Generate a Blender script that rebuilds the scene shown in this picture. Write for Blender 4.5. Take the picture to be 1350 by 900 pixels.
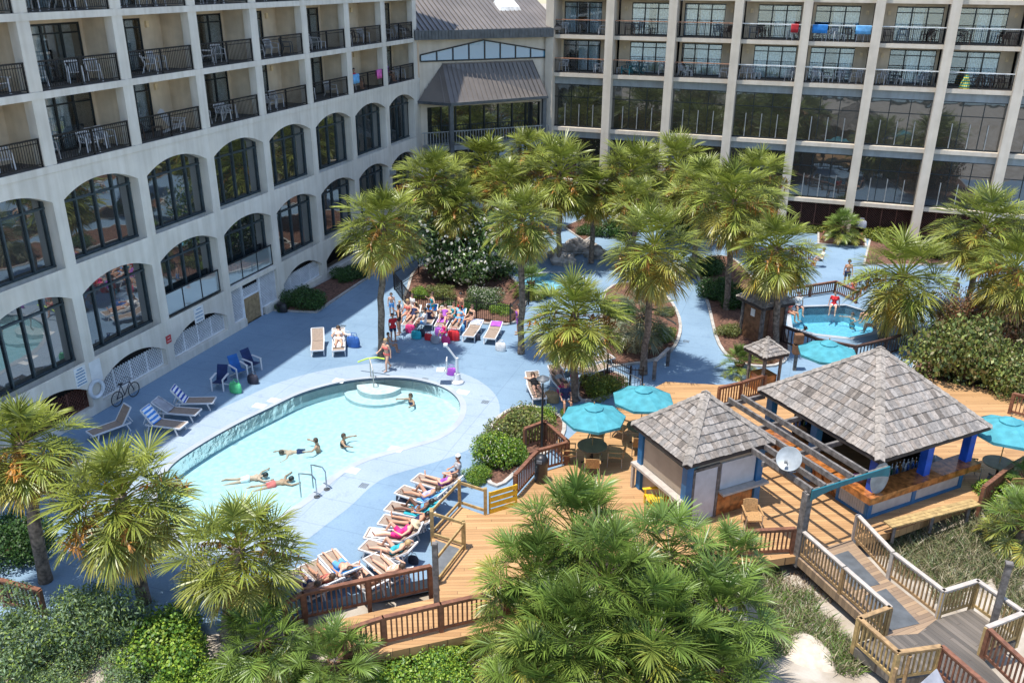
import bpy, bmesh, math, random
import numpy as np
from mathutils import Vector, Matrix
R = math.radians
for o in list(bpy.data.objects): bpy.data.objects.remove(o)
SC = bpy.context.scene; COL = SC.collection
# ---------------------------------------------------------------- camera
FPX = 1150.61; YAW, PITCH, ROLL = -0.3372, 0.3982, 0.0055; CAMZ = 17.7
def _basis():
    cy, sy, cp, sp = math.cos(YAW), math.sin(YAW), math.cos(PITCH), math.sin(PITCH)
    f = Vector((sy*cp, cy*cp, -sp)); r = Vector((cy, -sy, 0)); u = r.cross(f)
    return f, math.cos(ROLL)*r + math.sin(ROLL)*u, -math.sin(ROLL)*r + math.cos(ROLL)*u
CF, CR, CU = _basis()
cam = bpy.data.cameras.new('camera'); camo = bpy.data.objects.new('camera', cam); COL.objects.link(camo)
cam.sensor_width = 36; cam.lens = 36*FPX/1350; cam.clip_start = 0.1; cam.clip_end = 3000
m3 = Matrix((CR, CU, -CF)).transposed()
camo.matrix_world = Matrix.Translation((0, 0, CAMZ)) @ m3.to_4x4()
SC.camera = camo
# ---------------------------------------------------------------- sky, sun, exposure
SUNV = Vector((-0.17, -0.18, 1.0)).normalized()
w = bpy.data.worlds.new('World'); SC.world = w; w.use_nodes = True
nt = w.node_tree; bg = nt.nodes['Background']; sky = nt.nodes.new('ShaderNodeTexSky')
sky.sky_type = 'NISHITA'; sky.sun_disc = False
sky.sun_elevation = math.asin(SUNV.z); sky.sun_rotation = math.atan2(SUNV.x, SUNV.y)
sky.air_density = 1.0; sky.dust_density = 0.6; sky.ozone_density = 1.0
nt.links.new(sky.outputs[0], bg.inputs[0]); bg.inputs[1].default_value = 0.15
sl = bpy.data.lights.new('sun', 'SUN'); sl.energy = 3.5; sl.angle = R(0.5); sl.color = (1.0, 0.95, 0.87)
so = bpy.data.objects.new('sun', sl); COL.objects.link(so)
so.rotation_euler = SUNV.to_track_quat('Z', 'Y').to_euler(); so.location = (0, 0, 60)
SC.view_settings.view_transform = 'Standard'; SC.view_settings.look = 'None'
SC.view_settings.gamma = 1; SC.view_settings.use_curve_mapping = False
SC.view_settings.exposure = 0.92
SC.cycles.max_bounces = 8; SC.cycles.transparent_max_bounces = 12
SC.cycles.use_denoising = True
# ---------------------------------------------------------------- measuring helpers (photo survey -> metres on a level)
def ray(px, py): return CF*FPX + CR*(px-675) - CU*(py-450)
def G(px, py, z=0.0):
    d = ray(px, py); t = (z-CAMZ)/d.z; return Vector((d.x*t, d.y*t, z))
def HZ(base, px, py):
    d = ray(px, py); t = math.hypot(base[0], base[1])/math.hypot(d.x, d.y); return CAMZ + d.z*t
# ---------------------------------------------------------------- object helpers
def tag(o, label=None, cat=None, group=None, kind=None):
    if label: o['label'] = label
    if cat: o['category'] = cat
    if group: o['group'] = group
    if kind: o['kind'] = kind
    return o
def empty(name, loc=(0, 0, 0), rz=0, label=None, cat=None, group=None):
    o = bpy.data.objects.new(name, None); COL.objects.link(o); o.empty_display_size = .2
    o.location = loc; o.rotation_euler = (0, 0, rz); tag(o, label, cat, group); return o
def copy_tree(o, parent=None):
    c = o.copy(); COL.objects.link(c)
    if parent: c.parent = parent
    for ch in o.children: copy_tree(ch, c)
    return c
def inst(name, mesh, loc=(0, 0, 0), rz=0, s=1, parent=None, label=None, cat=None, group=None):
    o = bpy.data.objects.new(name, mesh); COL.objects.link(o); o.location = loc
    o.rotation_euler = (0, 0, rz); o.scale = (s, s, s) if not hasattr(s, '__len__') else s
    if parent: o.parent = parent
    return tag(o, label, cat, group)
class MB:
    def __init__(s): s.v = []; s.f = []; s.mi = []; s.c = []; s.cur = 0; s.col = None
    def _f(s, idx): s.f.append(idx); s.mi.append(s.cur); s.c.append(s.col or (1, 1, 1))
    def pts(s, vs, fs):
        b = len(s.v); s.v += [tuple(p) for p in vs]
        for f in fs: s._f([b+i for i in f])
        return s
    def hexa(s, P):   # 8 points: bottom 4 ccw, top 4 ccw
        return s.pts(P, [(3, 2, 1, 0), (4, 5, 6, 7), (0, 1, 5, 4), (1, 2, 6, 5), (2, 3, 7, 6), (3, 0, 4, 7)])
    def box(s, x0, x1, y0, y1, z0, z1):
        return s.hexa([(x0, y0, z0), (x1, y0, z0), (x1, y1, z0), (x0, y1, z0), (x0, y0, z1), (x1, y0, z1), (x1, y1, z1), (x0, y1, z1)])
    def beam(s, a, b, w, h, up=(0, 0, 1)):
        a = Vector(a); b = Vector(b); d = (b-a).normalized(); up = Vector(up)
        if abs(d.dot(up)) > .98: up = Vector((1, 0, 0))
        x = d.cross(up).normalized(); y = x.cross(d)
        P = []
        for p in (a, b):
            P += [p - x*w/2 - y*h/2, p + x*w/2 - y*h/2, p + x*w/2 + y*h/2, p - x*w/2 + y*h/2]
        return s.hexa(P)
    def post(s, p, w, h, d=None): d = d or w; return s.box(p[0]-w/2, p[0]+w/2, p[1]-d/2, p[1]+d/2, p[2], p[2]+h)
    def tube(s, ps, r, n=8, cap=True):
        ps = [Vector(p) for p in ps]; rs = r if hasattr(r, '__len__') else [r]*len(ps); b = len(s.v); up = None
        for i, p in enumerate(ps):
            d = (ps[min(i+1, len(ps)-1)] - ps[max(i-1, 0)])
            d = d.normalized() if d.length > 1e-9 else Vector((0, 0, 1))
            if up is None: up = Vector((0, 0, 1)) if abs(d.z) < .9 else Vector((1, 0, 0))
            x = d.cross(up).normalized(); y = x.cross(d); up = y
            for k in range(n):
                a = 2*math.pi*k/n; s.v.append(tuple(p + (x*math.cos(a) + y*math.sin(a))*rs[i]))
        for i in range(len(ps)-1):
            for k in range(n):
                s._f([b+i*n+k, b+i*n+(k+1) % n, b+(i+1)*n+(k+1) % n, b+(i+1)*n+k])
        if cap: s._f([b+k for k in reversed(range(n))]); s._f([b+(len(ps)-1)*n+k for k in range(n)])
        return s
    def lathe(s, prof, c=(0, 0, 0), n=20, sx=1, sy=1):
        b = len(s.v)
        for (r, z) in prof:
            for k in range(n):
                a = 2*math.pi*k/n; s.v.append((c[0]+r*math.cos(a)*sx, c[1]+r*math.sin(a)*sy, c[2]+z))
        for i in range(len(prof)-1):
            for k in range(n): s._f([b+i*n+k, b+i*n+(k+1) % n, b+(i+1)*n+(k+1) % n, b+(i+1)*n+k])
        s._f([b+k for k in reversed(range(n))]); s._f([b+(len(prof)-1)*n+k for k in range(n)])
        return s
    def prism(s, poly, z0, z1):
        b = len(s.v); n = len(poly)
        s.v += [(p[0], p[1], z0) for p in poly] + [(p[0], p[1], z1) for p in poly]
        s._f(list(range(b+n-1, b-1, -1))); s._f(list(range(b+n, b+2*n)))
        for i in range(n): j = (i+1) % n; s._f([b+i, b+j, b+n+j, b+n+i])
        return s
    def ell(s, c, r, n=12, m=8):
        prof = [(math.sin(math.pi*i/m)*1.0 + 1e-4, -math.cos(math.pi*i/m)) for i in range(m+1)]
        b = len(s.v); s.lathe(prof, (0, 0, 0), n)
        for i in range(b, len(s.v)): x, y, z = s.v[i]; s.v[i] = (c[0]+x*r[0], c[1]+y*r[1], c[2]+z*r[2])
        return s
    def xf(s, M, b=0):
        for i in range(b, len(s.v)): s.v[i] = tuple(M @ Vector(s.v[i]))
        return s
    def mesh(s, name, mats, smooth=False, flip=True):
        me = bpy.data.meshes.new(name); me.from_pydata(s.v, [], s.f)
        for m in (mats if isinstance(mats, (list, tuple)) else [mats]): me.materials.append(m)
        me.polygons.foreach_set('material_index', s.mi)
        if any(c != (1, 1, 1) for c in s.c):
            at = me.color_attributes.new('Col', 'FLOAT_COLOR', 'CORNER'); arr = []
            for p, c in zip(me.polygons, s.c): arr += [c[0], c[1], c[2], 1.0]*p.loop_total
            at.data.foreach_set('color', arr)
        if flip:
            bm = bmesh.new(); bm.from_mesh(me); bmesh.ops.recalc_face_normals(bm, faces=bm.faces); bm.to_mesh(me); bm.free()
        if smooth:
            me.polygons.foreach_set('use_smooth', [True]*len(me.polygons))
            try: me.set_sharp_from_angle(angle=R(40))
            except Exception: pass
        return me
    def build(s, name, mats, parent=None, smooth=False, loc=(0, 0, 0), rz=0, label=None, cat=None, group=None, kind=None, flip=True):
        o = bpy.data.objects.new(name, s.mesh(name, mats, smooth, flip)); COL.objects.link(o)
        o.location = loc; o.rotation_euler = (0, 0, rz)
        if parent: o.parent = parent
        return tag(o, label, cat, group, kind)
def Mxy(loc, rz): return Matrix.Translation(loc) @ Matrix.Rotation(rz, 4, 'Z')
# ---------------------------------------------------------------- materials
def C(h):
    if not isinstance(h, str): return (*h, 1)
    h = h.lstrip('#'); out = []
    for i in (0, 2, 4):
        c = int(h[i:i+2], 16)/255; out.append(c/12.92 if c <= .04045 else ((c+.055)/1.055)**2.4)
    return (*out, 1)
def mat(name, col, rough=.7, metal=0, var=.12, scale=3.0, bump=0.0, bscale=40, col2=None, attr=False, spec=.5, streak=0, transl=0, coat=0, detail=4):
    m = bpy.data.materials.new(name); m.use_nodes = True; t = m.node_tree; N = t.nodes; L = t.links
    b = N['Principled BSDF']; b.inputs['Roughness'].default_value = rough; b.inputs['Metallic'].default_value = metal
    b.inputs['Specular IOR Level'].default_value = spec
    if coat: b.inputs['Coat Weight'].default_value = coat
    tc = N.new('ShaderNodeTexCoord'); src = tc.outputs['Object']
    nz = N.new('ShaderNodeTexNoise'); nz.inputs['Scale'].default_value = scale; nz.inputs['Detail'].default_value = detail; L.new(src, nz.inputs['Vector'])
    c1 = C(col); c2 = C(col2) if col2 else tuple(x*(1-var*2) for x in c1[:3]) + (1,)
    c1b = c1 if col2 else tuple(min(1, x*(1+var)) for x in c1[:3]) + (1,)
    rp = N.new('ShaderNodeValToRGB'); rp.color_ramp.elements[0].position = .35; rp.color_ramp.elements[1].position = .65
    rp.color_ramp.elements[0].color = c2; rp.color_ramp.elements[1].color = c1b
    L.new(nz.outputs[0], rp.inputs[0]); out = rp.outputs[0]
    if streak:
        mp = N.new('ShaderNodeMapping'); mp.inputs['Scale'].default_value = (2.2, 2.2, .12); L.new(src, mp.inputs[0])
        n2 = N.new('ShaderNodeTexNoise'); n2.inputs['Scale'].default_value = 1.6; n2.inputs['Detail'].default_value = 6; L.new(mp.outputs[0], n2.inputs['Vector'])
        r2 = N.new('ShaderNodeValToRGB'); r2.color_ramp.elements[0].position = .3; r2.color_ramp.elements[1].position = .62
        k = 1-streak; r2.color_ramp.elements[0].color = (k, k*.98, k*.94, 1); r2.color_ramp.elements[1].color = (1, 1, 1, 1)
        L.new(n2.outputs[0], r2.inputs[0]); mx = N.new('ShaderNodeMix'); mx.data_type = 'RGBA'; mx.blend_type = 'MULTIPLY'; mx.inputs[0].default_value = 1
        L.new(out, mx.inputs[6]); L.new(r2.outputs[0], mx.inputs[7]); out = mx.outputs[2]
    if attr:
        a = N.new('ShaderNodeAttribute'); a.attribute_name = 'Col'; mx = N.new('ShaderNodeMix'); mx.data_type = 'RGBA'; mx.blend_type = 'MULTIPLY'; mx.inputs[0].default_value = 1
        L.new(out, mx.inputs[6]); L.new(a.outputs['Color'], mx.inputs[7]); out = mx.outputs[2]
    L.new(out, b.inputs['Base Color'])
    if bump:
        nb = N.new('ShaderNodeTexNoise'); nb.inputs['Scale'].default_value = bscale; nb.inputs['Detail'].default_value = 3; L.new(src, nb.inputs['Vector'])
        bp = N.new('ShaderNodeBump'); bp.inputs['Strength'].default_value = bump; bp.inputs['Distance'].default_value = .02
        L.new(nb.outputs[0], bp.inputs['Height']); L.new(bp.outputs[0], b.inputs['Normal'])
    if transl:
        tr = N.new('ShaderNodeBsdfTranslucent'); L.new(out, tr.inputs[0]); ms = N.new('ShaderNodeMixShader'); ms.inputs[0].default_value = transl
        L.new(b.outputs[0], ms.inputs[1]); L.new(tr.outputs[0], ms.inputs[2]); L.new(ms.outputs[0], N['Material Output'].inputs[0])
    return m
def wood_planks(name, col, col2, ang, width=.14, rough=.6, gap=.06):
    m = bpy.data.materials.new(name); m.use_nodes = True; t = m.node_tree; N = t.nodes; L = t.links; b = N['Principled BSDF']; b.inputs['Roughness'].default_value = rough
    tc = N.new('ShaderNodeTexCoord'); mp = N.new('ShaderNodeMapping'); mp.inputs['Rotation'].default_value = (0, 0, -ang); L.new(tc.outputs['Object'], mp.inputs[0])
    sp = N.new('ShaderNodeSeparateXYZ'); L.new(mp.outputs[0], sp.inputs[0])
    def mth(op, a, v=None, c=None):
        n = N.new('ShaderNodeMath'); n.operation = op
        for i, q in enumerate((a, v, c)):
            if q is None: continue
            if isinstance(q, (int, float)): n.inputs[i].default_value = q
            else: L.new(q, n.inputs[i])
        return n.outputs[0]
    yv = mth('DIVIDE', sp.outputs[1], width); fl = mth('FLOOR', yv); fr = mth('FRACT', yv)
    off = mth('MULTIPLY', mth('FRACT', mth('MULTIPLY', fl, .618)), 3.6); xs = mth('DIVIDE', mth('ADD', sp.outputs[0], off), 3.6); xf = mth('FLOOR', xs); xr = mth('FRACT', xs)
    wn = N.new('ShaderNodeTexWhiteNoise'); wn.noise_dimensions = '2D'; cx = N.new('ShaderNodeCombineXYZ'); L.new(fl, cx.inputs[0]); L.new(xf, cx.inputs[1]); L.new(cx.outputs[0], wn.inputs['Vector'])
    mp2 = N.new('ShaderNodeMapping'); mp2.inputs['Scale'].default_value = (.5, 9, 1); L.new(mp.outputs[0], mp2.inputs[0])
    gn = N.new('ShaderNodeTexNoise'); gn.inputs['Scale'].default_value = 2.0; gn.inputs['Detail'].default_value = 7; gn.inputs['Roughness'].default_value = .7; L.new(mp2.outputs[0], gn.inputs['Vector'])
    big = N.new('ShaderNodeTexNoise'); big.inputs['Scale'].default_value = .55; big.inputs['Detail'].default_value = 4; L.new(tc.outputs['Object'], big.inputs['Vector'])
    s = mth('ADD', mth('MULTIPLY', wn.outputs[0], .45), mth('ADD', mth('MULTIPLY', gn.outputs[0], .5), mth('MULTIPLY', big.outputs[0], .45)))
    rp = N.new('ShaderNodeValToRGB'); rp.color_ramp.elements[0].position = .35; rp.color_ramp.elements[1].position = .95; rp.color_ramp.elements[0].color = C(col2); rp.color_ramp.elements[1].color = C(col); L.new(s, rp.inputs[0])
    g1 = mth('LESS_THAN', fr, gap); g2 = mth('LESS_THAN', xr, .004); gg = mth('MULTIPLY', mth('MAXIMUM', g1, g2), .72)
    mx = N.new('ShaderNodeMix'); mx.data_type = 'RGBA'; L.new(gg, mx.inputs[0]); L.new(rp.outputs[0], mx.inputs[6]); mx.inputs[7].default_value = (.05, .03, .02, 1)
    L.new(mx.outputs[2], b.inputs['Base Color'])
    bp = N.new('ShaderNodeBump'); bp.inputs['Strength'].default_value = .5; bp.inputs['Distance'].default_value = .01; L.new(mth('SUBTRACT', gn.outputs[0], gg), bp.inputs['Height']); L.new(bp.outputs[0], b.inputs['Normal'])
    return m
def glass_mat(name, tint, refl=.45, rough=.02, wav=.06):
    "dark tinted glazing: real reflections over an opaque base colour painted as dim interior"
    m = bpy.data.materials.new(name); m.use_nodes = True; t = m.node_tree; N = t.nodes; L = t.links; b = N['Principled BSDF']
    b.inputs['Base Color'].default_value = C(tint); b.inputs['Roughness'].default_value = .25  # opaque tint stands in for the dim space behind the pane
    gl = N.new('ShaderNodeBsdfGlossy'); gl.inputs['Roughness'].default_value = rough; gl.inputs[0].default_value = (.9, .95, 1, 1)
    lw = N.new('ShaderNodeLayerWeight'); lw.inputs[0].default_value = .35
    mr = N.new('ShaderNodeMapRange'); L.new(lw.outputs['Fresnel'], mr.inputs[0]); mr.inputs[3].default_value = refl*.75; mr.inputs[4].default_value = min(1, refl*2.2)
    tc = N.new('ShaderNodeTexCoord'); nz = N.new('ShaderNodeTexNoise'); nz.inputs['Scale'].default_value = .7; L.new(tc.outputs['Object'], nz.inputs['Vector'])
    bp = N.new('ShaderNodeBump'); bp.inputs['Strength'].default_value = wav; bp.inputs['Distance'].default_value = .1; L.new(nz.outputs[0], bp.inputs['Height']); L.new(bp.outputs[0], gl.inputs['Normal'])
    ms = N.new('ShaderNodeMixShader'); L.new(mr.outputs[0], ms.inputs[0]); L.new(b.outputs[0], ms.inputs[1]); L.new(gl.outputs[0], ms.inputs[2]); L.new(ms.outputs[0], N['Material Output'].inputs[0])
    return m
def stripes(name, c1, c2, freq=14, axis=0, rough=.9):
    m = bpy.data.materials.new(name); m.use_nodes = True; t = m.node_tree; N = t.nodes; L = t.links; b = N['Principled BSDF']; b.inputs['Roughness'].default_value = rough
    tc = N.new('ShaderNodeTexCoord'); sp = N.new('ShaderNodeSeparateXYZ'); L.new(tc.outputs['Object'], sp.inputs[0])
    q = N.new('ShaderNodeMath'); q.operation = 'MULTIPLY'; q.inputs[1].default_value = freq; L.new(sp.outputs[axis], q.inputs[0])
    fr = N.new('ShaderNodeMath'); fr.operation = 'FRACT'; L.new(q.outputs[0], fr.inputs[0]); lt = N.new('ShaderNodeMath'); lt.operation = 'LESS_THAN'; lt.inputs[1].default_value = .5; L.new(fr.outputs[0], lt.inputs[0])
    mx = N.new('ShaderNodeMix'); mx.data_type = 'RGBA'; L.new(lt.outputs[0], mx.inputs[0]); mx.inputs[6].default_value = C(c1); mx.inputs[7].default_value = C(c2); L.new(mx.outputs[2], b.inputs['Base Color'])
    return m
def water_mat(name, col, dens):
    m = bpy.data.materials.new(name); m.use_nodes = True; t = m.node_tree; N = t.nodes; L = t.links; N.remove(N['Principled BSDF'])
    tr = N.new('ShaderNodeBsdfTransparent'); gl = N.new('ShaderNodeBsdfGlossy'); gl.inputs['Roughness'].default_value = .04
    fr = N.new('ShaderNodeFresnel'); fr.inputs[0].default_value = 1.33
    tc = N.new('ShaderNodeTexCoord'); nz = N.new('ShaderNodeTexNoise'); nz.inputs['Scale'].default_value = 3.2; nz.inputs['Detail'].default_value = 4; L.new(tc.outputs['Object'], nz.inputs['Vector'])
    bp = N.new('ShaderNodeBump'); bp.inputs['Strength'].default_value = .38; bp.inputs['Distance'].default_value = .12; L.new(nz.outputs[0], bp.inputs['Height']); L.new(bp.outputs[0], gl.inputs['Normal']); L.new(bp.outputs[0], fr.inputs['Normal'])
    ms = N.new('ShaderNodeMixShader'); L.new(fr.outputs[0], ms.inputs[0]); L.new(tr.outputs[0], ms.inputs[1]); L.new(gl.outputs[0], ms.inputs[2]); L.new(ms.outputs[0], N['Material Output'].inputs[0])
    va = N.new('ShaderNodeVolumeAbsorption'); va.inputs[0].default_value = C(col); va.inputs[1].default_value = dens; L.new(va.outputs[0], N['Material Output'].inputs['Volume'])
    return m
def worn_paint(name, c1, c2):
    "painted concrete: broad faded patches, fine speckle, scuffs, small dark stains and faint saw-cut joints"
    m = bpy.data.materials.new(name); m.use_nodes = True; t = m.node_tree; N = t.nodes; L = t.links; b = N['Principled BSDF']; b.inputs['Roughness'].default_value = .7
    tc = N.new('ShaderNodeTexCoord')
    def noise(sc, det, rough=.55):
        n = N.new('ShaderNodeTexNoise'); n.inputs['Scale'].default_value = sc; n.inputs['Detail'].default_value = det; n.inputs['Roughness'].default_value = rough; L.new(tc.outputs['Object'], n.inputs['Vector']); return n.outputs[0]
    def ramp(v, p0, p1, a, c):
        r = N.new('ShaderNodeValToRGB'); r.color_ramp.elements[0].position = p0; r.color_ramp.elements[1].position = p1; r.color_ramp.elements[0].color = (*a, 1); r.color_ramp.elements[1].color = (*c, 1); L.new(v, r.inputs[0]); return r.outputs[0]
    def mul(a, c):
        x = N.new('ShaderNodeMix'); x.data_type = 'RGBA'; x.blend_type = 'MULTIPLY'; x.inputs[0].default_value = 1; L.new(a, x.inputs[6]); L.new(c, x.inputs[7]); return x.outputs[2]
    col = ramp(noise(.22, 10, .62), .34, .60, c2, c1)
    col = mul(col, ramp(noise(14, 6, .7), .30, .62, (.86, .87, .88), (1.06, 1.05, 1.04)))
    col = mul(col, ramp(noise(1.7, 7, .65), .30, .44, (.80, .82, .86), (1, 1, 1)))
    col = mul(col, ramp(noise(.5, 8, .7), .60, .74, (1, 1, 1), (.86, .87, .88)))
    br = N.new('ShaderNodeTexBrick'); br.inputs['Scale'].default_value = .16; br.inputs['Mortar Size'].default_value = .0035; br.inputs['Mortar Smooth'].default_value = .3; br.offset = 0
    br.inputs['Color1'].default_value = (1, 1, 1, 1); br.inputs['Color2'].default_value = (.985, .987, .99, 1); br.inputs['Mortar'].default_value = (.80, .82, .85, 1); L.new(tc.outputs['Object'], br.inputs['Vector']); col = mul(col, br.outputs[0])
    L.new(col, b.inputs['Base Color']); bp = N.new('ShaderNodeBump'); bp.inputs['Strength'].default_value = .15; bp.inputs['Distance'].default_value = .01; L.new(noise(80, 3), bp.inputs['Height']); L.new(bp.outputs[0], b.inputs['Normal']); return m
M = {}
M['stucco'] = mat('stucco', (.71, .665, .585), .9, var=.05, scale=.8, bump=.25, bscale=60, streak=.14)
M['stucco_tan'] = mat('stucco_tan', (.68, .57, .43), .9, var=.07, scale=1.2, bump=.2, bscale=60, streak=.08)
M['stucco_warm'] = mat('stucco_warm', (.60, .525, .43), .9, var=.05, scale=1.0, bump=.25, bscale=60, streak=.08)
M['spandrel'] = mat('spandrel', (.30, .32, .32), .8, var=.05, scale=2, streak=.15)
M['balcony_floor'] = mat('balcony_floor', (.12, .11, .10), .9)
M['iron'] = mat('iron', (.018, .017, .017), .45, metal=.3, var=.1)
M['bronze'] = mat('bronze', (.02, .027, .032), .4, metal=.4)
M['mullion'] = mat('mullion', (.06, .085, .10), .4, metal=.4)
M['steel_grey'] = mat('steel_grey', (.28, .29, .29), .5, metal=.3)
M['cap_copper'] = mat('cap_copper', (.40, .20, .12), .5)
M['cap_white'] = mat('cap_white', (.72, .72, .70), .5)
M['glass_dark'] = glass_mat('glass_dark', (.012, .017, .019), .27)
M['glass_bronze'] = glass_mat('glass_bronze', (.020, .019, .016), .17)
M['glass_door'] = glass_mat('glass_door', (.03, .04, .045), .30)
M['glass_painted_sky'] = glass_mat('glass_painted_sky', (.10, .30, .44), .16)  # blue of the reflected sky is painted into the base colour
M['glass_guard'] = glass_mat('glass_guard', (.20, .25, .26), .30)
M['curtain'] = mat('curtain', (.72, .80, .83), .9, var=.15, scale=8)
M['lamp_cream'] = mat('lamp_cream', (.75, .6, .38), .5)  # one even cream colour, no emission
M['white_plastic'] = mat('white_plastic', (.66, .67, .69), .4, var=.04)
M['brown_plastic'] = mat('brown_plastic', (.09, .055, .04), .5)
M['teal_plastic'] = mat('teal_plastic', (.03, .20, .24), .5)
M['grey_plastic'] = mat('grey_plastic', (.12, .14, .16), .5)
M['red_cloth'] = mat('red_cloth', (.5, .03, .04), .9)
M['lattice'] = mat('lattice', (.80, .81, .82), .6, var=.05)
M['lattice_brown'] = mat('lattice_brown', (.12, .045, .03), .7)
M['painted_shade'] = mat('painted_shade', (.010, .009, .009), .95)  # near-black colour standing in for the shade of unlit spaces
M['door_tan'] = mat('door_tan', (.36, .25, .13), .6, var=.15, scale=5)
M['metal_roof'] = mat('metal_roof', (.17, .15, .135), .45, metal=.25, var=.08, scale=.6)
M['gutter'] = mat('gutter', (.10, .11, .12), .5, metal=.3)
M['deck_blue'] = worn_paint('deck_blue', (.20, .302, .41), (.155, .245, .345))
M['deck_light'] = worn_paint('deck_light', (.31, .385, .465), (.26, .335, .415))
M['coping'] = mat('coping', (.36, .40, .44), .6, var=.05, scale=1)
M['tile'] = mat('tile', (.02, .05, .10), .25)
M['pool_floor'] = mat('pool_floor', (.56, .575, .57), .7, var=.03, scale=4.5, col2=(.42, .505, .52), detail=8)
M['spa_floor'] = mat('spa_floor', (.42, .60, .66), .7, var=.08, scale=5)
M['water'] = water_mat('water', (.24, .85, .97), .34)
M['spa_water'] = water_mat('spa_water', (.15, .75, .92), .42)
M['mulch'] = mat('mulch', (.15, .075, .05), .95, var=.3, scale=9, bump=.8, bscale=30)
M['kerb'] = mat('kerb', (.42, .40, .37), .9, var=.12, scale=4)
M['deck_wood'] = wood_planks('deck_wood', (.50, .295, .135), (.31, .17, .072), R(22))
M['walk_wood'] = wood_planks('walk_wood', (.34, .235, .145), (.17, .12, .085), R(44))
M['walk_old'] = wood_planks('walk_old', (.17, .145, .12), (.055, .05, .045), R(-46))
M['rail_brown'] = mat('rail_brown', (.19, .08, .045), .6, var=.18, scale=6)
M['rail_dark'] = mat('rail_dark', (.075, .04, .03), .6, var=.18, scale=6)
M['lumber'] = mat('lumber', (.40, .275, .115), .7, var=.15, scale=6)
M['lumber_pale'] = mat('lumber_pale', (.33, .21, .10), .7, var=.18, scale=6)
M['cap_grey'] = mat('cap_grey', (.42, .375, .33), .75, var=.08, scale=5)
M['old_wood'] = mat('old_wood', (.16, .145, .135), .85, var=.25, scale=6)
M['shingle'] = mat('shingle', (.255, .225, .20), .9, var=.16, scale=9, bump=.5, bscale=25, attr=True)
M['shingle_under'] = mat('shingle_under', (.05, .04, .035), .9)
M['hut_beige'] = mat('hut_beige', (.40, .32, .24), .8, var=.06, scale=2)
M['hut_blue'] = mat('hut_blue', (.02, .14, .32), .5, var=.08)
M['hut_teal'] = mat('hut_teal', (.015, .14, .18), .5, var=.08)
M['royal'] = mat('royal', (.012, .085, .46), .4)
M['hut_door'] = mat('hut_door', (.52, .54, .58), .5, var=.05)
M['bar_wood'] = mat('bar_wood', (.36, .13, .035), .28, var=.3, scale=5, coat=.4)
M['bar_front'] = mat('bar_front', (.42, .41, .40), .6, var=.06)
M['yellow'] = mat('yellow', (.70, .43, .02), .55, var=.1, scale=5)
M['umbrella'] = mat('umbrella', (.08, .37, .44), .8, var=.10, transl=.25)
M['wicker'] = mat('wicker', (.40, .23, .095), .7, var=.15, scale=20)
M['table_top'] = mat('table_top', (.16, .12, .075), .35, var=.15)
M['alu'] = mat('alu', (.45, .44, .42), .4, metal=.6)
M['chrome'] = mat('chrome', (.5, .52, .55), .2, metal=.9)
M['black'] = mat('black', (.018, .018, .02), .4)
M['sling'] = mat('sling', (.30, .23, .18), .85, var=.08, scale=12)
M['rubber'] = mat('rubber', (.09, .10, .11), .9)
M['mattgrey'] = mat('mattgrey', (.13, .14, .15), .9)
M['dish'] = mat('dish', (.30, .33, .35), .4)
M['sign_white'] = mat('sign_white', (.74, .74, .72), .6, var=.04)
M['sign_ink'] = mat('sign_ink', (.08, .22, .38), .6)
M['sign_red'] = mat('sign_red', (.55, .06, .06), .6)
M['sign_grey'] = mat('sign_grey', (.33, .34, .38), .7, var=.1)
M['ring'] = mat('ring', (.68, .72, .76), .5)
M['trunk'] = mat('trunk', (.20, .155, .12), .95, var=.3, scale=7, bump=.9, bscale=14)
M['boots'] = mat('boots', (.21, .12, .06), .95, var=.3, scale=9, bump=.9, bscale=20)
M['leaf'] = mat('leaf', (1, 1, 1), .38, var=.08, scale=2.5, attr=True, transl=.20, spec=.5)
M['bushleaf'] = mat('bushleaf', (1, 1, 1), .5, var=.1, scale=1.5, attr=True, transl=.2)
M['twig'] = mat('twig', (.14, .09, .06), .9)
M['rock'] = mat('rock', (.42, .38, .34), .95, var=.25, scale=2.5, bump=.9, bscale=6)
M['bag_green'] = mat('bag_green', (.10, .55, .22), .6); M['bag_red'] = mat('bag_red', (.62, .02, .03), .6)
M['bag_pink'] = mat('bag_pink', (.75, .05, .22), .6); M['bag_dark'] = mat('bag_dark', (.03, .03, .05), .7); M['bag_blue'] = mat('bag_blue', (.03, .12, .40), .7)
M['towel_white'] = mat('towel_white', (.75, .74, .72), .95); M['towel_blue'] = mat('towel_blue', (.03, .22, .60), .95)
M['towel_pink'] = mat('towel_pink', (.72, .15, .45), .95); M['towel_purple'] = mat('towel_purple', (.40, .10, .55), .95)
M['towel_teal'] = mat('towel_teal', (.03, .42, .50), .95); M['towel_sky'] = mat('towel_sky', (.15, .42, .75), .95)
M['towel_stripe'] = stripes('towel_stripe', (.02, .07, .38), (.80, .81, .83), 9, 0); M['towel_stripe_sky'] = stripes('towel_stripe_sky', (.05, .24, .66), (.80, .82, .84), 9, 0)
M['noodle'] = mat('noodle', (.55, .75, .10), .6)
M['navy_canvas'] = mat('navy_canvas', (.012, .03, .11), .9); M['blue_canvas'] = mat('blue_canvas', (.02, .12, .38), .9)
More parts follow.
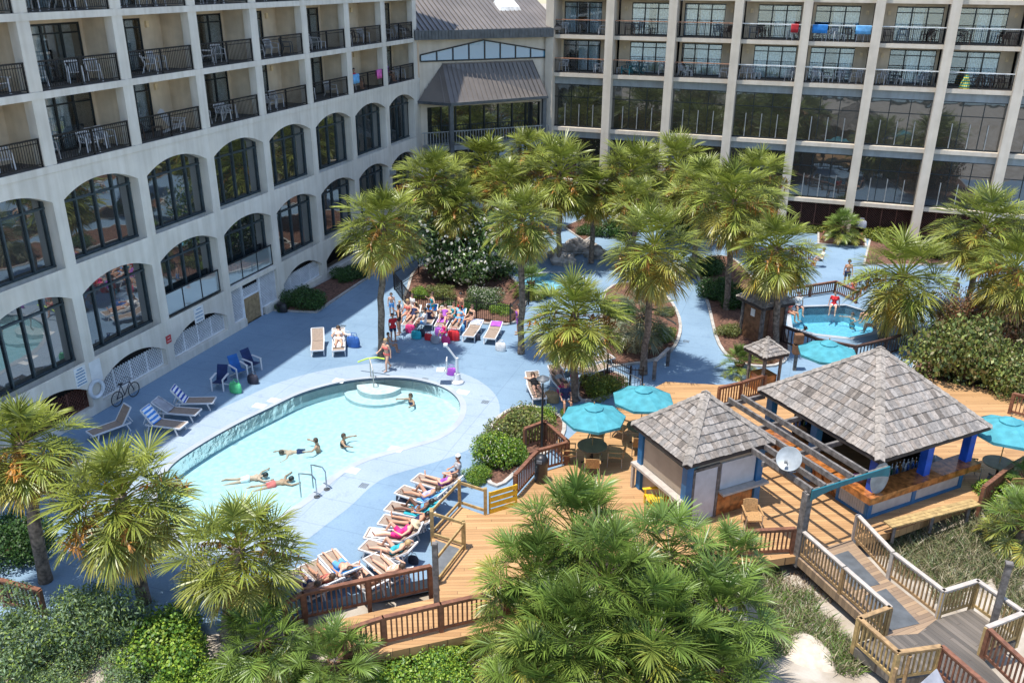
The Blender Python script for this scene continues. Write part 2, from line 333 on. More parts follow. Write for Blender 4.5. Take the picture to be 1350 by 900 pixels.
# ================================================================ HOTEL
X0 = -28.16; YB = [26.05+4.74*k for k in range(-4, 8)]        # left wing bay lines; last = 59.2
TOPZ = 27.0; LV = (10.74, 13.5, 16.29)
def glass_clear():
    m = bpy.data.materials.new('glass_clear'); m.use_nodes = True; t = m.node_tree; N = t.nodes; L = t.links; N.remove(N['Principled BSDF'])
    tr = N.new('ShaderNodeBsdfTransparent'); tr.inputs[0].default_value = (.90, .95, .97, 1); gl = N.new('ShaderNodeBsdfGlossy'); gl.inputs['Roughness'].default_value = .02
    lw = N.new('ShaderNodeLayerWeight'); lw.inputs[0].default_value = .3; mr = N.new('ShaderNodeMapRange'); L.new(lw.outputs['Fresnel'], mr.inputs[0]); mr.inputs[3].default_value = .16; mr.inputs[4].default_value = .8
    ms = N.new('ShaderNodeMixShader'); L.new(mr.outputs[0], ms.inputs[0]); L.new(tr.outputs[0], ms.inputs[1]); L.new(gl.outputs[0], ms.inputs[2]); L.new(ms.outputs[0], N['Material Output'].inputs[0]); return m
M['glass_clear'] = glass_clear()
# local frame of a wing: u along the facade, d outward, z up  -> world through matrix
WL = empty('hotel_wing', (0, 0, 0), 0, 'shaded stucco hotel wing on the left with rows of arched windows under balconies', 'hotel wing')
WR = empty('hotel_wing', (0, 0, 0), 0, 'sunlit hotel wing across the back with tall dark glazing between pale columns', 'hotel wing')
ML = Matrix(((0, 1, 0, X0), (1, 0, 0, 0), (0, 0, 1, 0), (0, 0, 0, 1)))       # u->Y, d->+X
Y0 = 66.98; XR0 = -20.45; BR = 4.58
MR = Matrix(((1, 0, 0, 0), (0, -1, 0, Y0), (0, 0, 1, 0), (0, 0, 0, 1)))      # u->X, d->-Y
class FB(MB):
    def fin(s, Mx, name, mats, parent, **k): s.xf(Mx); return s.build(name, mats, parent, **k)
def arch_z(u, u0, u1, spring, apex):
    c = (u0+u1)/2; h = (u1-u0)/2; return spring + (apex-spring)*max(0, 1-abs((u-c)/h)**2.15)
wall = FB(); tan = FB()
rows = ((.38, 1.15, 1.85), (2.52, 5.34, 5.88), (6.66, 9.33, 9.88))
uA, uB = YB[0], YB[-1]
DEP = .52
for k in range(len(YB)):
    e = .28 if k not in (0, len(YB)-1) else .5
    wall.box(YB[k]-e, YB[k]+e, -DEP, 0, 0, 10.46)
for k in range(len(YB)-1):
    u0, u1 = YB[k]+.28, YB[k+1]-.28
    if k == 0: u0 = YB[k]+.5
    if k == len(YB)-2: u1 = YB[k+1]-.5
    bay = k-4
    wall.box(u0, u1, -DEP, 0, 0, .38) if bay != 2 else wall.box(u0, u0+1.05, -.5, 0, 0, .42)
    if bay == 2: wall.box(u1-1.3, u1, -.5, 0, 0, .42)
    for ri, (sill, sp, ap) in enumerate(rows):
        top = rows[ri+1][0] if ri < 2 else 10.46
        if ri == 0 and bay == 2: wall.box(u0, u1, -DEP, 0, 2.3, top); continue
        n = 22; P = []
        for i in range(n+1):
            u = u0+(u1-u0)*i/n; P.append((u, arch_z(u, u0, u1, sp, ap)))
        b = len(wall.v)
        for dd in (0, -DEP):
            for (u, z) in P: wall.v.append((u, dd, z))
            for (u, z) in P: wall.v.append((u, dd, top))
        for i in range(n):
            wall._f([b+i, b+i+1, b+n+2+i, b+n+1+i]); o = 2*(n+1)
            wall._f([b+o+i, b+o+n+1+i, b+o+n+2+i, b+o+i+1]); wall._f([b+i, b+o+i, b+o+i+1, b+i+1])
# balcony slabs, piers, upper storeys
for z in LV: wall.box(uA-.5, uB+.5, -1.75, .03, z-.27, z)
for k in range(len(YB)):
    for z, z2 in ((10.74, 13.23), (13.5, 16.02), (16.29, 18.8)): wall.box(YB[k]-.3, YB[k]+.3, -.42, 0, z, z2)
wall.box(uA-.5, uB+.5, -1.75, .03, 18.8, TOPZ); wall.box(uA-.5, uB+.5, -16, -2.9, 0, TOPZ)
wall.box(uB+.5, uB+.502, -16, -1.76, 0, TOPZ)
wall.box(uB+.2, uB+.5, -2.9, -1.76, 0, TOPZ)
wall.fin(ML, 'wall', M['stucco'], WL, flip=True)
def door_span(k, u0, u1, wd):
    return (u1-.18-wd, u1-.18) if k % 2 == 0 else (u0+.18, u0+.18+wd)
def back_wall(mb, u0, u1, d, z0, z1, a, b, dh):
    mb.box(u0, a, d-.12, d, z0, z1); mb.box(b, u1, d-.12, d, z0, z1); mb.box(a, b, d-.12, d, z0+dh, z1)
rnd = random.Random(5)
def slider(Mx, parent, a, b, d, z0, h, k):
    fr = FB(); n = 3; w = (b-a)/n
    for i in range(n+1): fr.box(a+i*w-.045, a+i*w+.045, d-.09, d-.02, z0, z0+h)
    fr.box(a, b, d-.088, d-.022, z0+h-.08, z0+h); fr.box(a, b, d-.088, d-.022, z0, z0+.08); fr.box(a, b, d-.088, d-.022, z0+h-.42, z0+h-.36)
    o = FB(); o.box(a, b, d-.07, d-.06, z0+.05, z0+h-.05); g = o.fin(Mx, 'sliding_door', M['glass_clear'], parent)
    fr.fin(Mx, 'door_frame', M['bronze'], g)
    cu = FB(); sides = rnd.choice([(0, 1), (0, 1), (1, 2), (0, 1), (0, 1, 2), (0, 2)])
    for sd in sides:
        x0 = a+.05 if sd == 0 else (b-1.15 if sd == 1 else (a+b)/2-.3); ww = rnd.uniform(.8, 1.25) if sd < 2 else .6; nn = 26
        bb = len(cu.v)
        for i in range(nn+1):
            x = x0+ww*i/nn; y = d-.17+.04*math.sin(i*1.35)
            cu.v += [(x, y, z0+.05), (x, y, z0+h-.1)]
        for i in range(nn): cu._f([bb+2*i, bb+2*i+2, bb+2*i+3, bb+2*i+1])
    cu.fin(Mx, 'curtain', M['curtain'], g, smooth=True)
def railing(Mx, parent, a, b, d, z, capm, h=1.07):
    r = FB(); r.box(a, b, d-.025, d+.025, z+.09, z+.13); n = int((b-a)/.115)
    for i in range(n+1): u = a+.03+(b-a-.06)*i/n; r.box(u-.009, u+.009, d-.009, d+.009, z+.12, z+h-.02)
    for u in (a+.02, (a+b)/2, b-.02): r.box(u-.03, u+.03, d-.03, d+.03, z, z+h-.02)
    r.box(a, b, d-.02, d+.02, z+h-.17, z+h-.14)
    o = r.fin(Mx, 'balcony_railing', M['iron'], parent)
    c = FB(); c.box(a-.02, b+.02, d-.04, d+.04, z+h-.03, z+h+.03); c.fin(Mx, 'top_rail', capm, o)
def walllamp(Mx, parent, u, d, z):
    b = FB(); b.box(u-.09, u+.09, d, d+.1, z-.14, z+.14); o = b.fin(Mx, 'wall_lamp', M['lamp_cream'], parent)
fl = FB(); shadeb = FB()
for z in LV:
    for k in range(len(YB)-1):
        bay = k-4; u0, u1 = YB[k]+.12, YB[k+1]-.12; a, b = door_span(bay, u0, u1, 3.0)
        back_wall(tan, u0, u1, -1.75, z, z+2.5, a, b, 2.28)
        tan.box(YB[k]-.12, YB[k]+.12, -1.87, -.42, z, z+2.5)
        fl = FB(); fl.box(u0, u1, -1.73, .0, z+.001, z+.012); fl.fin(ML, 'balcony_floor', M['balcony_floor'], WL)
        if bay >= -2:
            slider(ML, WL, a, b, -1.75, z+.01, 2.27, k); railing(ML, WL, YB[k]+.3, YB[k+1]-.3, -.08, z, M['iron'])
            if bay % 2: walllamp(ML, WL, b+.35, -1.75, z+2.0)
    tan.box(YB[-1]-.12, YB[-1]+.12, -1.87, -.42, z, z+2.5)
tan.fin(ML, 'balcony_wall', M['stucco_tan'], WL)
shadeb.box(uA, uB, -2.85, -2.7, 0.1, 18.8); shadeb.box(uA, uB, -1.6, -1.5, .05, 2.4); shadeb.fin(ML, 'room_shade_panel', M['painted_shade'], WL)  # dark sheets added behind doors and lattice, room shade put into their colour
def arch_window(k, ri):
    u0, u1 = YB[k]+.28, YB[k+1]-.28; sill, sp, ap = rows[ri]
    p = FB(); p.box(u0-.02, u1+.02, -DEP-.06, -DEP-.03, sill, ap+.05); g = p.fin(ML, 'window', M['glass_dark'] if ri else M['painted_shade'], WL)
    f = FB(); d0, d1 = -DEP-.02, -DEP+.06
    for t in (.02, .25, .5, .75, .98):
        u = u0+(u1-u0)*t; f.box(u-.04, u+.04, d0, d1, sill, arch_z(min(max(u, u0+.02), u1-.02), u0, u1, sp, ap))
    f.box(u0, u1, d0, d1-.01, sill, sill+.09); f.box(u0, u1, d0, d1-.01, sp-.28, sp-.20)
    f.fin(ML, 'window_frame', M['mullion'], g)
    if ri == 1 and k-4 in (1, 2):
        gg = FB(); gg.box(u0+.02, u1-.02, -.22, -.2, sill+.05, sill+1.12); q = gg.fin(ML, 'glass_guard', M['glass_guard'], g)
        ff = FB(); ff.box(u0, u1, -.24, -.18, sill+1.1, sill+1.16); ff.box(u0, u1, -.24, -.18, sill, sill+.06)
        for t in (0.01, .33, .66, .99): u = u0+(u1-u0)*t; ff.box(u-.03, u+.03, -.235, -.185, sill+.06, sill+1.1)
        ff.fin(ML, 'guard_frame', M['bronze'], q)
def lattice(Mx, parent, u0, u1, zf, z0, d, m, name='lattice_screen'):
    "diagonal lattice clipped to u0..u1 and z0..zf(u)"
    l = FB(); st = .17; th = .026
    def put(ua, za, ub, zb, dd):
        v = Vector((ub-ua, 0, zb-za)); 
        if v.length < .06: return
        l.beam((ua, dd, za), (ub, dd, zb), .018, th*2.3, up=(0, 1, 0))
    for sgn, dd in ((1, d), (-1, d-.016)):
        c = u0-3
        while c < u1+3:
            seg = None; N_ = 60
            for i in range(N_+1):
                z = z0+2.4*i/N_; u = c+sgn*(z-z0)
                ok = u0 <= u <= u1 and z <= zf(u)
                if ok: seg = (seg[0] if seg else (u, z), (u, z))
                elif seg: put(*seg[0], *seg[1], dd); seg = None
            if seg: put(*seg[0], *seg[1], dd)
            c += st
    o = l.fin(Mx, name, m, parent)
    f = FB(); n = max(1, round((u1-u0)/1.05))
    for i in range(n+1):
        u = u0+(u1-u0)*i/n; f.box(u-.035, u+.035, d-.03, d+.03, z0, zf(min(max(u, u0+.03), u1-.03)))
    zz = min(zf(u0+.05), zf(u1-.05)); f.box(u0, u1, d-.028, d+.032, z0, z0+.06)
    f.fin(Mx, 'screen_frame', m, o)
    return o
for k in range(len(YB)-1):
    bay = k-4
    if bay >= -2:
        arch_window(k, 1); arch_window(k, 2)
    if bay == 2: continue
    u0, u1 = YB[k]+.28, YB[k+1]-.28
    if bay >= 4:
        continue
    if bay < -2: continue
    pp = FB(); pp.box(u0, u1, -DEP-.05, -DEP-.02, .3, 1.9); pp.fin(ML, 'crawl_shade_panel', M['painted_shade'], WL)  # near-black panel behind the lattice paints the crawl space shade
    # lattice leans lower at the near end: straight sloping top under the arch
    lattice(ML, WL, u0, u1, lambda u, u0=u0, u1=u1: min(arch_z(min(max(u, u0+.01), u1-.01), u0, u1, 1.15, 1.85)-.02, 1.42), .38, -.28, M['lattice_brown'] if bay < 0 else M['lattice'])
# door bay
u0, u1 = YB[6]+.28, YB[7]-.28
pp = FB(); pp.box(u0, u1, -DEP-.05, -DEP-.02, .0, 2.3); pp.fin(ML, 'crawl_shade_panel', M['painted_shade'], WL)  # same painted dark panel behind the door bay
da, db = u0+1.12, u0+2.6
lattice(ML, WL, u0, da-.08, lambda u: 2.28, .42, -.2, M['lattice']); lattice(ML, WL, db+.08, u1, lambda u: 2.28, .42, -.2, M['lattice'])
lattice(ML, WL, da, db, lambda u: 2.05, 1.5, -.2, M['lattice'])
dr = FB(); dr.box(da+.02, db-.02, -.25, -.19, .03, 1.46); dr.fin(ML, 'service_door', M['door_tan'], WL)
fr = FB(); fr.box(da-.07, da, -.27, -.12, 0, 2.28); fr.box(db, db+.07, -.27, -.12, 0, 2.28); fr.box(da, db, -.26, -.14, 1.46, 1.52); fr.fin(ML, 'door_frame', M['lattice'], WL)
# notices on the wall
def notice(px, py, w, h, m, label, lines=5, tilt=0, name='notice_board'):
    d = ray(px, py); t = X0/d.x; p = Vector((0, 0, CAMZ))+d*t
    b = FB(); b.box(p.y-w/2, p.y+w/2, .003, .028, p.z-h/2, p.z+h/2); o = b.fin(ML, name, m, None, label=label, cat='sign')
    if lines:
        l = FB()
        for i in range(lines):
            z = p.z+h/2-h*(i+.7)/(lines+.4); ww = w*(.42 if i else .3)*(.8+.2*((i*7) % 3)/2); l.box(p.y-ww, p.y+ww, .029, .031, z-h*.028, z+h*.028)
        l.fin(ML, 'lettering', M['sign_ink'] if m is not M['sign_red'] else M['sign_white'], o)
    return o
notice(106, 496, .62, .85, M['sign_white'], 'white notice board with blue lettering on the stucco pier, nearer the palm', 6)
notice(126, 489, .62, 1.0, M['sign_white'], 'blank white board fixed beside the lettered notice, above the lifebuoy', 0)
notice(222, 447, .34, .38, M['sign_red'], 'small square red safety sign on the pier between two lattice arches', 2)
notice(262, 414, .72, .8, M['sign_white'], 'white pool rules sign with blue figures above a lattice arch', 4)
lb = MB(); p = Vector((X0+.02, 26.0, 1.25))
for i in range(32):
    a0 = 2*math.pi*i/32; a1 = 2*math.pi*(i+1)/32
    lb.tube([(X0+.1, 26+.36*math.cos(a0), 1.15+.36*math.sin(a0)), (X0+.1, 26+.36*math.cos(a1), 1.15+.36*math.sin(a1))], .085, 8, False)
lb.build('lifebuoy', M['ring'], None, True, label='white lifebuoy ring hung on the pier beside the brown lattice', cat='lifebuoy')
vb = FB(); vb.box(54.35, 54.75, .0, .3, 4.75, 5.1); vb.fin(ML, 'vent_box', M['spandrel'], WL)
# -------------------------------------------------------- right wing
NB = 11; wr = FB(); sp_ = FB(); tr_ = FB(); flr = FB()
XS = [XR0+BR*k for k in range(NB+1)]
for k in range(NB+1): wr.box(XS[k]-.3, XS[k]+.3, -.6, .5, 0, 19.5)
for z0, z1 in ((2.34, 2.62), (6.4, 6.68), (10.47, 10.75), (13.24, 13.51), (16.03, 16.3)):
    for k in range(NB): wr.box(XS[k]+.3, XS[k+1]-.3, -1.9 if z0 > 10 else -.6, .06, z0, z1)
wr.box(XS[0]-.3, XS[-1]+.3, -14, -2.9, 0, 19.5); wr.box(XS[0]-.3, XS[-1]+.3, -1.9, -.6, 18.8, 19.5)
wr.box(XS[0]-.3, XS[0]+.3, -2.9, -.6, 0, 19.5)
wr.fin(MR, 'wall', M['stucco_warm'], WR)
for k in range(NB):
    u0, u1 = XS[k]+.3, XS[k+1]-.3
    for za_, zb_ in ((9.92, 10.47), (5.9, 6.4)): sp_ = FB(); sp_.box(u0, u1, -.35, -.2, za_, zb_); sp_.fin(MR, 'spandrel', M['spandrel'], WR)
    for (zb, zt) in ((6.68, 9.92), (2.62, 5.9)):
        g = FB(); g.box(u0, u1, -.34, -.31, zb, zt); go = g.fin(MR, 'window', M['glass_bronze'], WR)
        f = FB()
        for t in (1/3, 2/3): u = u0+(u1-u0)*t; f.box(u-.025, u+.025, -.31, -.26, zb, zt)
        f.box(u0, u1, -.309, -.265, zt-1.0, zt-.95); f.box(u0, u1, -.309, -.25, zb, zb+.1); f.box(u0, u1, -.309, -.25, zt-.06, zt)
        for t in (.22, .5, .78): u = u0+(u1-u0)*t; f.cur = 1; f.box(u-.03, u+.03, -.25, -.19, zb+.1, zb+1.75); f.cur = 0
        f.fin(MR, 'window_frame', [M['bronze'], M['steel_grey']], go)
    if k in (4, 5, 6, 7):
        lattice(MR, WR, u0, u1, lambda u: 2.3, .6, -.4, M['lattice_brown'])
    cv = FB(); cv.box(u0, u1, -.6, -.55, 0, 2.34); cv.fin(MR, 'crawl_shade_panel', M['painted_shade'], WR)  # dark panel under the bottom ledge, shade put into its colour
    for z in LV[:2]:
        a, b = door_span(k+1, u0, u1, 2.95)
        back_wall(tr_, u0, u1, -1.75, z, z+2.5, a, b, 2.3); slider(MR, WR, a, b, -1.75, z+.012, 2.28, k)
        tr_.box(XS[k]-.12, XS[k]+.12, -1.87, -.6, z, z+2.5)
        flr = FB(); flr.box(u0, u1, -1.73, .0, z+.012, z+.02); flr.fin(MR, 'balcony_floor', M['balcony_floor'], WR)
        railing(MR, WR, u0, u1, -.05, z, M['cap_copper'] if k < 3 else M['cap_white'])
        walllamp(MR, WR, (b+.45) if a-u0 < u1-b else (a-.45), -1.75, z+1.85)
tr_.fin(MR, 'balcony_wall', M['stucco_tan'], WR)
vb = FB(); vb.box(XS[0], XS[-1], -2.85, -2.7, 10.8, 18.7); vb.fin(MR, 'room_shade_panel', M['painted_shade'], WR)  # dark backing sheet paints the unlit rooms behind the sliders
# -------------------------------------------------------- link pavilion on the chamfered corner
A0 = Vector((-28.16, 59.75, 0)); B0 = Vector((-20.75, 66.75, 0)); EE = (B0-A0).normalized(); NN = Vector((EE.y, -EE.x, 0)); LL = (B0-A0).length
MK = Matrix(((EE.x, NN.x, 0, A0.x), (EE.y, NN.y, 0, A0.y), (0, 0, 1, 0), (0, 0, 0, 1)))
def PK(px, py, off=0.0):
    d = ray(px, py); c = Vector((0, 0, CAMZ)); t = (NN.dot(A0)+off-NN.dot(c))/NN.dot(d); p = c+d*t
    return (p-A0).dot(EE), p.z
WK = empty('entrance_pavilion', (0, 0, 0), 0, 'chamfered corner pavilion with metal awning and bluish clerestory between the two hotel wings', 'pavilion')
wk = FB(); wk.box(0, LL, -.4, 0, 8.6, 13.9); wk.box(0, .5, -.4, -.002, 0, 8.6); wk.box(LL-.4, LL, -.4, -.002, 0, 8.6); wk.fin(MK, 'wall', M['stucco_warm'], WK)
g = FB(); g.box(.5, LL-.4, -.5, -.3, 0, 8.6); gp = g.fin(MK, 'window', M['glass_dark'], WK)
f = FB()
for i in range(9): u = .5+(LL-.9)*i/8; f.box(u-.05, u+.05, -.3, -.2, 0, 8.6)
f.box(.5, LL-.4, -.31, -.18, 5.6, 5.9); f.fin(MK, 'window_frame', M['bronze'], gp)
bl, br, tl, ap, trr = PK(553, 81), PK(719, 76), PK(553, 73), PK(637, 53), PK(719, 66.5)
def ctop(u): 
    return tl[1]+(ap[1]-tl[1])*(u-tl[0])/(ap[0]-tl[0]) if u < ap[0] else ap[1]+(trr[1]-ap[1])*(u-ap[0])/(trr[0]-ap[0])
zb = (bl[1]+br[1])/2; s0, s1 = max(bl[0], .1), min(br[0], LL-.1)
cl = FB(); n = 24; b_ = len(cl.v)
for i in range(n+1): u = s0+(s1-s0)*i/n; cl.v += [(u, .02, zb), (u, .02, ctop(u))]
for i in range(n): cl._f([2*i, 2*i+2, 2*i+3, 2*i+1])
co = cl.fin(MK, 'window', M['glass_painted_sky'], WK)
f = FB()
for i in range(9): u = s0+(s1-s0)*i/8; f.box(u-.05, u+.05, .01, .07, zb, ctop(u))
f.beam((s0, .045, zb), (s1, .045, zb), .06, .1); f.beam((s0, .045, ctop(s0)), (ap[0], .045, ap[1]), .06, .1); f.beam((ap[0], .045, ap[1]), (s1, .045, ctop(s1)), .06, .1)
f.fin(MK, 'window_frame', M['bronze'], co)
# awning
za = 9.12
def toK(v): v = Vector((v.x, v.y, 0))-A0; return v.dot(EE), v.dot(NN)
fa = toK(G(594, 137, za)); fb = toK(G(722, 127, za)); dA = fa[1]; dB = fb[1]
t0, t1 = PK(583, 84), PK(702, 81); zt = (t0[1]+t1[1])/2
e0, e1 = fa[0], fb[0]
aw = FB(); P = [(t0[0], 0.01, zt), (t1[0], 0.01, zt), (e1, dB, za), (e0, dA, za), (-.3, 0.3, za), (e1+.25, 0.01, za)]
aw.pts(P, [(0, 1, 2, 3), (0, 3, 4), (1, 5, 2), (4, 3, 2, 5)])
ao = aw.fin(MK, 'awning_roof', M['metal_roof'], WK)
sm = FB()
for i in range(22):
    u = e0+(e1-e0)*i/21; ut = t0[0]+(t1[0]-t0[0])*i/21; sm.beam((ut, .02, zt+.02), (u, dA+(dB-dA)*i/21, za+.02), .035, .05)
for i in range(1, 6):
    t = i/6; u = P[4][0]+(e0-P[4][0])*t; dd = dA*t; sm.beam((P[4][0]+(t0[0]-P[4][0])*(.2+.8*t), .03, za+(zt-za)*(.2+.8*t)), (u, dd, za+.02), .035, .05)
sm.beam((t0[0], .02, zt+.03), (t1[0], .02, zt+.03), .1, .08); sm.fin(MK, 'roof_seam', M['metal_roof'], ao)
gu = FB(); gu.beam((e0, dA, za-.06), (e1, dB, za-.06), .12, .2); gu.beam(P[4][:2]+(za-.06,), (e0, dA, za-.06), .12, .2); gu.beam((e1, dB, za-.06), P[5][:2]+(za-.06,), .12, .2); gu.fin(MK, 'gutter', M['gutter'], WK)
for u, dq in ((e0+.1, dA), (e1-.2, dB)): 
    c = FB(); c.box(u-.15, u+.15, dq-.35, dq-.05, 0, za-.1); c.fin(MK, 'pillar', M['gutter'], WK)
r = FB(); zr = 5.9; dR = 1.1
for i in range(46):
    u = P[4][0]+.2+(e1-P[4][0])*i/45; r.box(u-.025, u+.025, dR-.1, dR-.06, zr+.1, zr+1.0)
r.box(P[4][0], e1+.1, dR-.12, dR-.04, zr+1.0, zr+1.07); r.box(P[4][0], e1+.1, dR-.12, dR-.04, zr+.06, zr+.12)
r.fin(MK, 'balcony_railing', M['steel_grey'], WK)
sl_ = FB(); sl_.box(.1, LL-.1, -.2, dR, 5.55, 5.9); sl_.fin(MK, 'balcony_floor', M['spandrel'], WK)
# link roof
rf = FB(); P = [(-1.3, .5, 13.95), (LL+1, .5, 14.05), (LL+1, -13, 19.5), (-1.3, -13, 19.4)]
rf.pts(P+[(p[0], p[1], p[2]-.2) for p in P], [(0, 1, 2, 3), (7, 6, 5, 4), (0, 4, 5, 1), (1, 5, 6, 2), (2, 6, 7, 3), (3, 7, 4, 0)])
ro = rf.fin(MK, 'roof', M['metal_roof'], WK)
sm = FB()
for i in range(34): u = -1.2+(LL+2.1)*i/33; sm.beam((u, .5, 14.03), (u, -13, 19.48), .05, .09)
sm.fin(MK, 'roof_seam', M['metal_roof'], ro)
fs = FB(); fs.box(-.45, LL+.3, .5, .6, 13.35, 13.98)
for i in range(44): u = -.4+(LL+.6)*i/43; fs.box(u-.03, u+.03, .6, .64, 13.4, 13.95)
fs.box(-.45, LL+.3, -.1, .5, 13.35, 13.4)
fs.fin(MK, 'fascia', M['gutter'], ro)
sk = FB(); s_, _z = PK(668, 12, -3); sk.hexa([(s_-.9, -2.2, 15.1), (s_+.9, -2.2, 15.1), (s_+.9, -3.6, 15.6), (s_-.9, -3.6, 15.6), (s_-.75, -2.3, 15.4), (s_+.75, -2.3, 15.4), (s_+.75, -3.5, 15.9), (s_-.75, -3.5, 15.9)])
sk.fin(MK, 'skylight', M['cap_white'], ro)
# ================================================================ GROUND, DECKS, POOLS
def ppoly(pts, z=0.0): return [G(x, y, z).to_2d() for x, y in pts]
def smooth_poly(P, n=5):
    out = []; N_ = len(P)
    for i in range(N_):
        p0, p1, p2, p3 = P[i-1], P[i], P[(i+1) % N_], P[(i+2) % N_]
        for j in range(n):
            t = j/n; out.append(.5*((2*p1)+(p2-p0)*t+(2*p0-5*p1+4*p2-p3)*t*t+(3*p1-p0-3*p2+p3)*t**3))
    return out
def area(P): return sum(P[i-1].x*P[i].y-P[i].x*P[i-1].y for i in range(len(P)))/2
def ccw(P): return P if area(P) > 0 else P[::-1]
def offset(P, d):
    P = ccw(P); out = []
    for i in range(len(P)):
        t = (P[(i+1) % len(P)]-P[i-1]).normalized(); out.append(P[i]+Vector((t.y, -t.x))*d)
    return out
def sheet(name, outer, holes, z, m, kind='structure', skirt=0.0, **k):
    bm = bmesh.new(); es = []
    for P in [outer]+holes:
        vs = [bm.verts.new((p[0], p[1], z)) for p in P]
        for i in range(len(vs)): es.append(bm.edges.new((vs[i-1], vs[i])))
    bmesh.ops.triangle_fill(bm, use_beauty=True, use_dissolve=False, edges=es)
    for f in bm.faces:
        if f.normal.z < 0: f.normal_flip()
    if skirt:
        for e in list(bm.edges):
            if e.is_boundary:
                a, b = e.verts; c = bm.verts.new(b.co-Vector((0, 0, skirt))); d = bm.verts.new(a.co-Vector((0, 0, skirt))); bm.faces.new((a, b, c, d))
        bmesh.ops.recalc_face_normals(bm, faces=bm.faces)
    me = bpy.data.meshes.new(name); bm.to_mesh(me); bm.free(); me.materials.append(m)
    o = bpy.data.objects.new(name, me); COL.objects.link(o); tag(o, kind=kind, **k); return o
def ring(name, outer, inner, z, m, kind='structure'):
    b = MB(); n = len(outer)
    b.v = [(p.x, p.y, z) for p in outer]+[(p.x, p.y, z) for p in inner]
    for i in range(n): j = (i+1) % n; b._f([i, j, n+j, n+i])
    return b.build(name, m, kind=kind)
def c5(l): return [(220+x/3.375, 480+y/3.375) for x, y in l]
POOL = ccw(smooth_poly(ppoly(c5([(60, 420), (200, 330), (330, 258), (460, 195), (600, 130), (760, 85), (900, 65), (1030, 62), (1130, 75), (1230, 105), (1290, 150), (1305, 200), (1280, 260), (1200, 320), (1060, 365), (900, 410), (800, 455), (720, 510), (640, 580), (540, 650), (440, 720), (320, 770), (180, 780), (50, 740), (-30, 650), (-40, 550), (0, 480)])), 4))
SPA = ccw(ppoly([(1042, 412), (1058, 405), (1115, 403), (1145, 412), (1152, 425), (1150, 438), (1120, 445), (1075, 440), (1045, 432)]))
KID = ccw(smooth_poly(ppoly([(690, 372), (705, 362), (740, 360), (765, 366), (770, 378), (740, 384), (705, 384)]), 4))
DECK = [Vector(p) for p in ((-28.3, 11.0), (-21.5, 12.5), (-14.0, 17.2), (-9.6, 20.8), (-9.0, 25.3), (-7.0, 28.0), (-2.0, 34.5), (2, 40), (6, 43), (12, 43), (28, 40), (28, 66.9), (-28.3, 66.9))]
deck = sheet('pool_deck', ccw(DECK), [POOL, SPA, KID], 0.0, M['deck_blue'], skirt=.5)
BAND = offset(POOL, 1.75)
ring('pool_surround', BAND, offset(POOL, .28), .004, M['deck_light'])
def basin(name, P, z0, z1, floor_m, water_m, wn):
    b = MB(); n = len(P); cz = sum((Vector(p) for p in P), Vector((0, 0)))/n
    b.v = [(p.x, p.y, .012) for p in offset(P, .28)]+[(p.x, p.y, .03) for p in P]+[(p.x, p.y, -.10) for p in P]+[(p.x, p.y, z1(p)) for p in P]
    for i in range(n):
        j = (i+1) % n; b.cur = 0; b._f([i, j, n+j, n+i]); b.cur = 1; b._f([n+i, n+j, 2*n+j, 2*n+i]); b.cur = 2; b._f([2*n+i, 2*n+j, 3*n+j, 3*n+i])
    b.cur = 2; c = len(b.v)
    K = 8
    prev = list(range(3*n, 4*n))
    for k in range(1, K):
        s = 1-k/K; row = []
        for p in P: q = cz+(p-cz)*s; row.append(len(b.v)); b.v.append((q.x, q.y, z1(q)))
        for i in range(n): j = (i+1) % n; b._f([prev[i], prev[j], row[j], row[i]])
        prev = row
    b.v.append((cz.x, cz.y, z1(cz))); 
    for i in range(n): b._f([prev[i], prev[(i+1) % n], len(b.v)-1])
    b.build(name, [M['coping'], M['tile'], floor_m], kind='structure')
    w_ = MB(); Q = offset(P, -.006); cz3 = len(P)
    w_.prism([(p.x, p.y) for p in Q], -1.2, -.05); o = w_.build(wn, water_m, kind='structure')
    # keep the volume's bottom just below the basin floor
    return o
def pz(p): t = min(1, max(0, (-p.x-13)/10)); return -.55-.22*t
basin('pool_basin', POOL, 0, pz, M['pool_floor'], M['water'], 'pool_water')
basin('spa_basin', SPA, 0, lambda p: -1.0, M['spa_floor'], M['spa_water'], 'spa_water')
basin('wading_basin', KID, 0, lambda p: -.6, M['spa_floor'], M['spa_water'], 'wading_water')
# steps in the pool (three curved treads)
sc_ = G(490, 503); st = MB()
for r_, z_ in ((2.3, -.75), (1.7, -.5), (1.1, -.25)):
    pts = [(sc_.x+.25+r_*math.cos(R(a)), sc_.y+.35+r_*math.sin(R(a))) for a in range(180, 361, 12)]
    pts = [q for q in pts]; st.prism(pts, -1.3, z_)
st.build('pool_steps', M['pool_floor'], kind='structure')
# depth / notice tiles on the surround
tl_ = MB()
for px, py in ((342, 535), (362, 528), (447, 502), (522, 592), (464, 620), (610, 517)):
    p = G(px, py, .0); tl_.box(p.x-.28, p.x+.28, p.y-.2, p.y+.2, .006, .016)
tl_.build('marker_tile', M['towel_white'], kind='structure')
dg_ = MB()
for px, py in ((452, 430), (640, 530), (300, 565), (905, 450), (560, 500), (480, 640)):
    p = G(px, py, 0)
    for i in range(5): dg_.box(p.x-.16+i*.066, p.x-.13+i*.066, p.y-.16, p.y+.16, .006, .012)
dg_.build('drain_grate', M['gutter'], kind='structure')
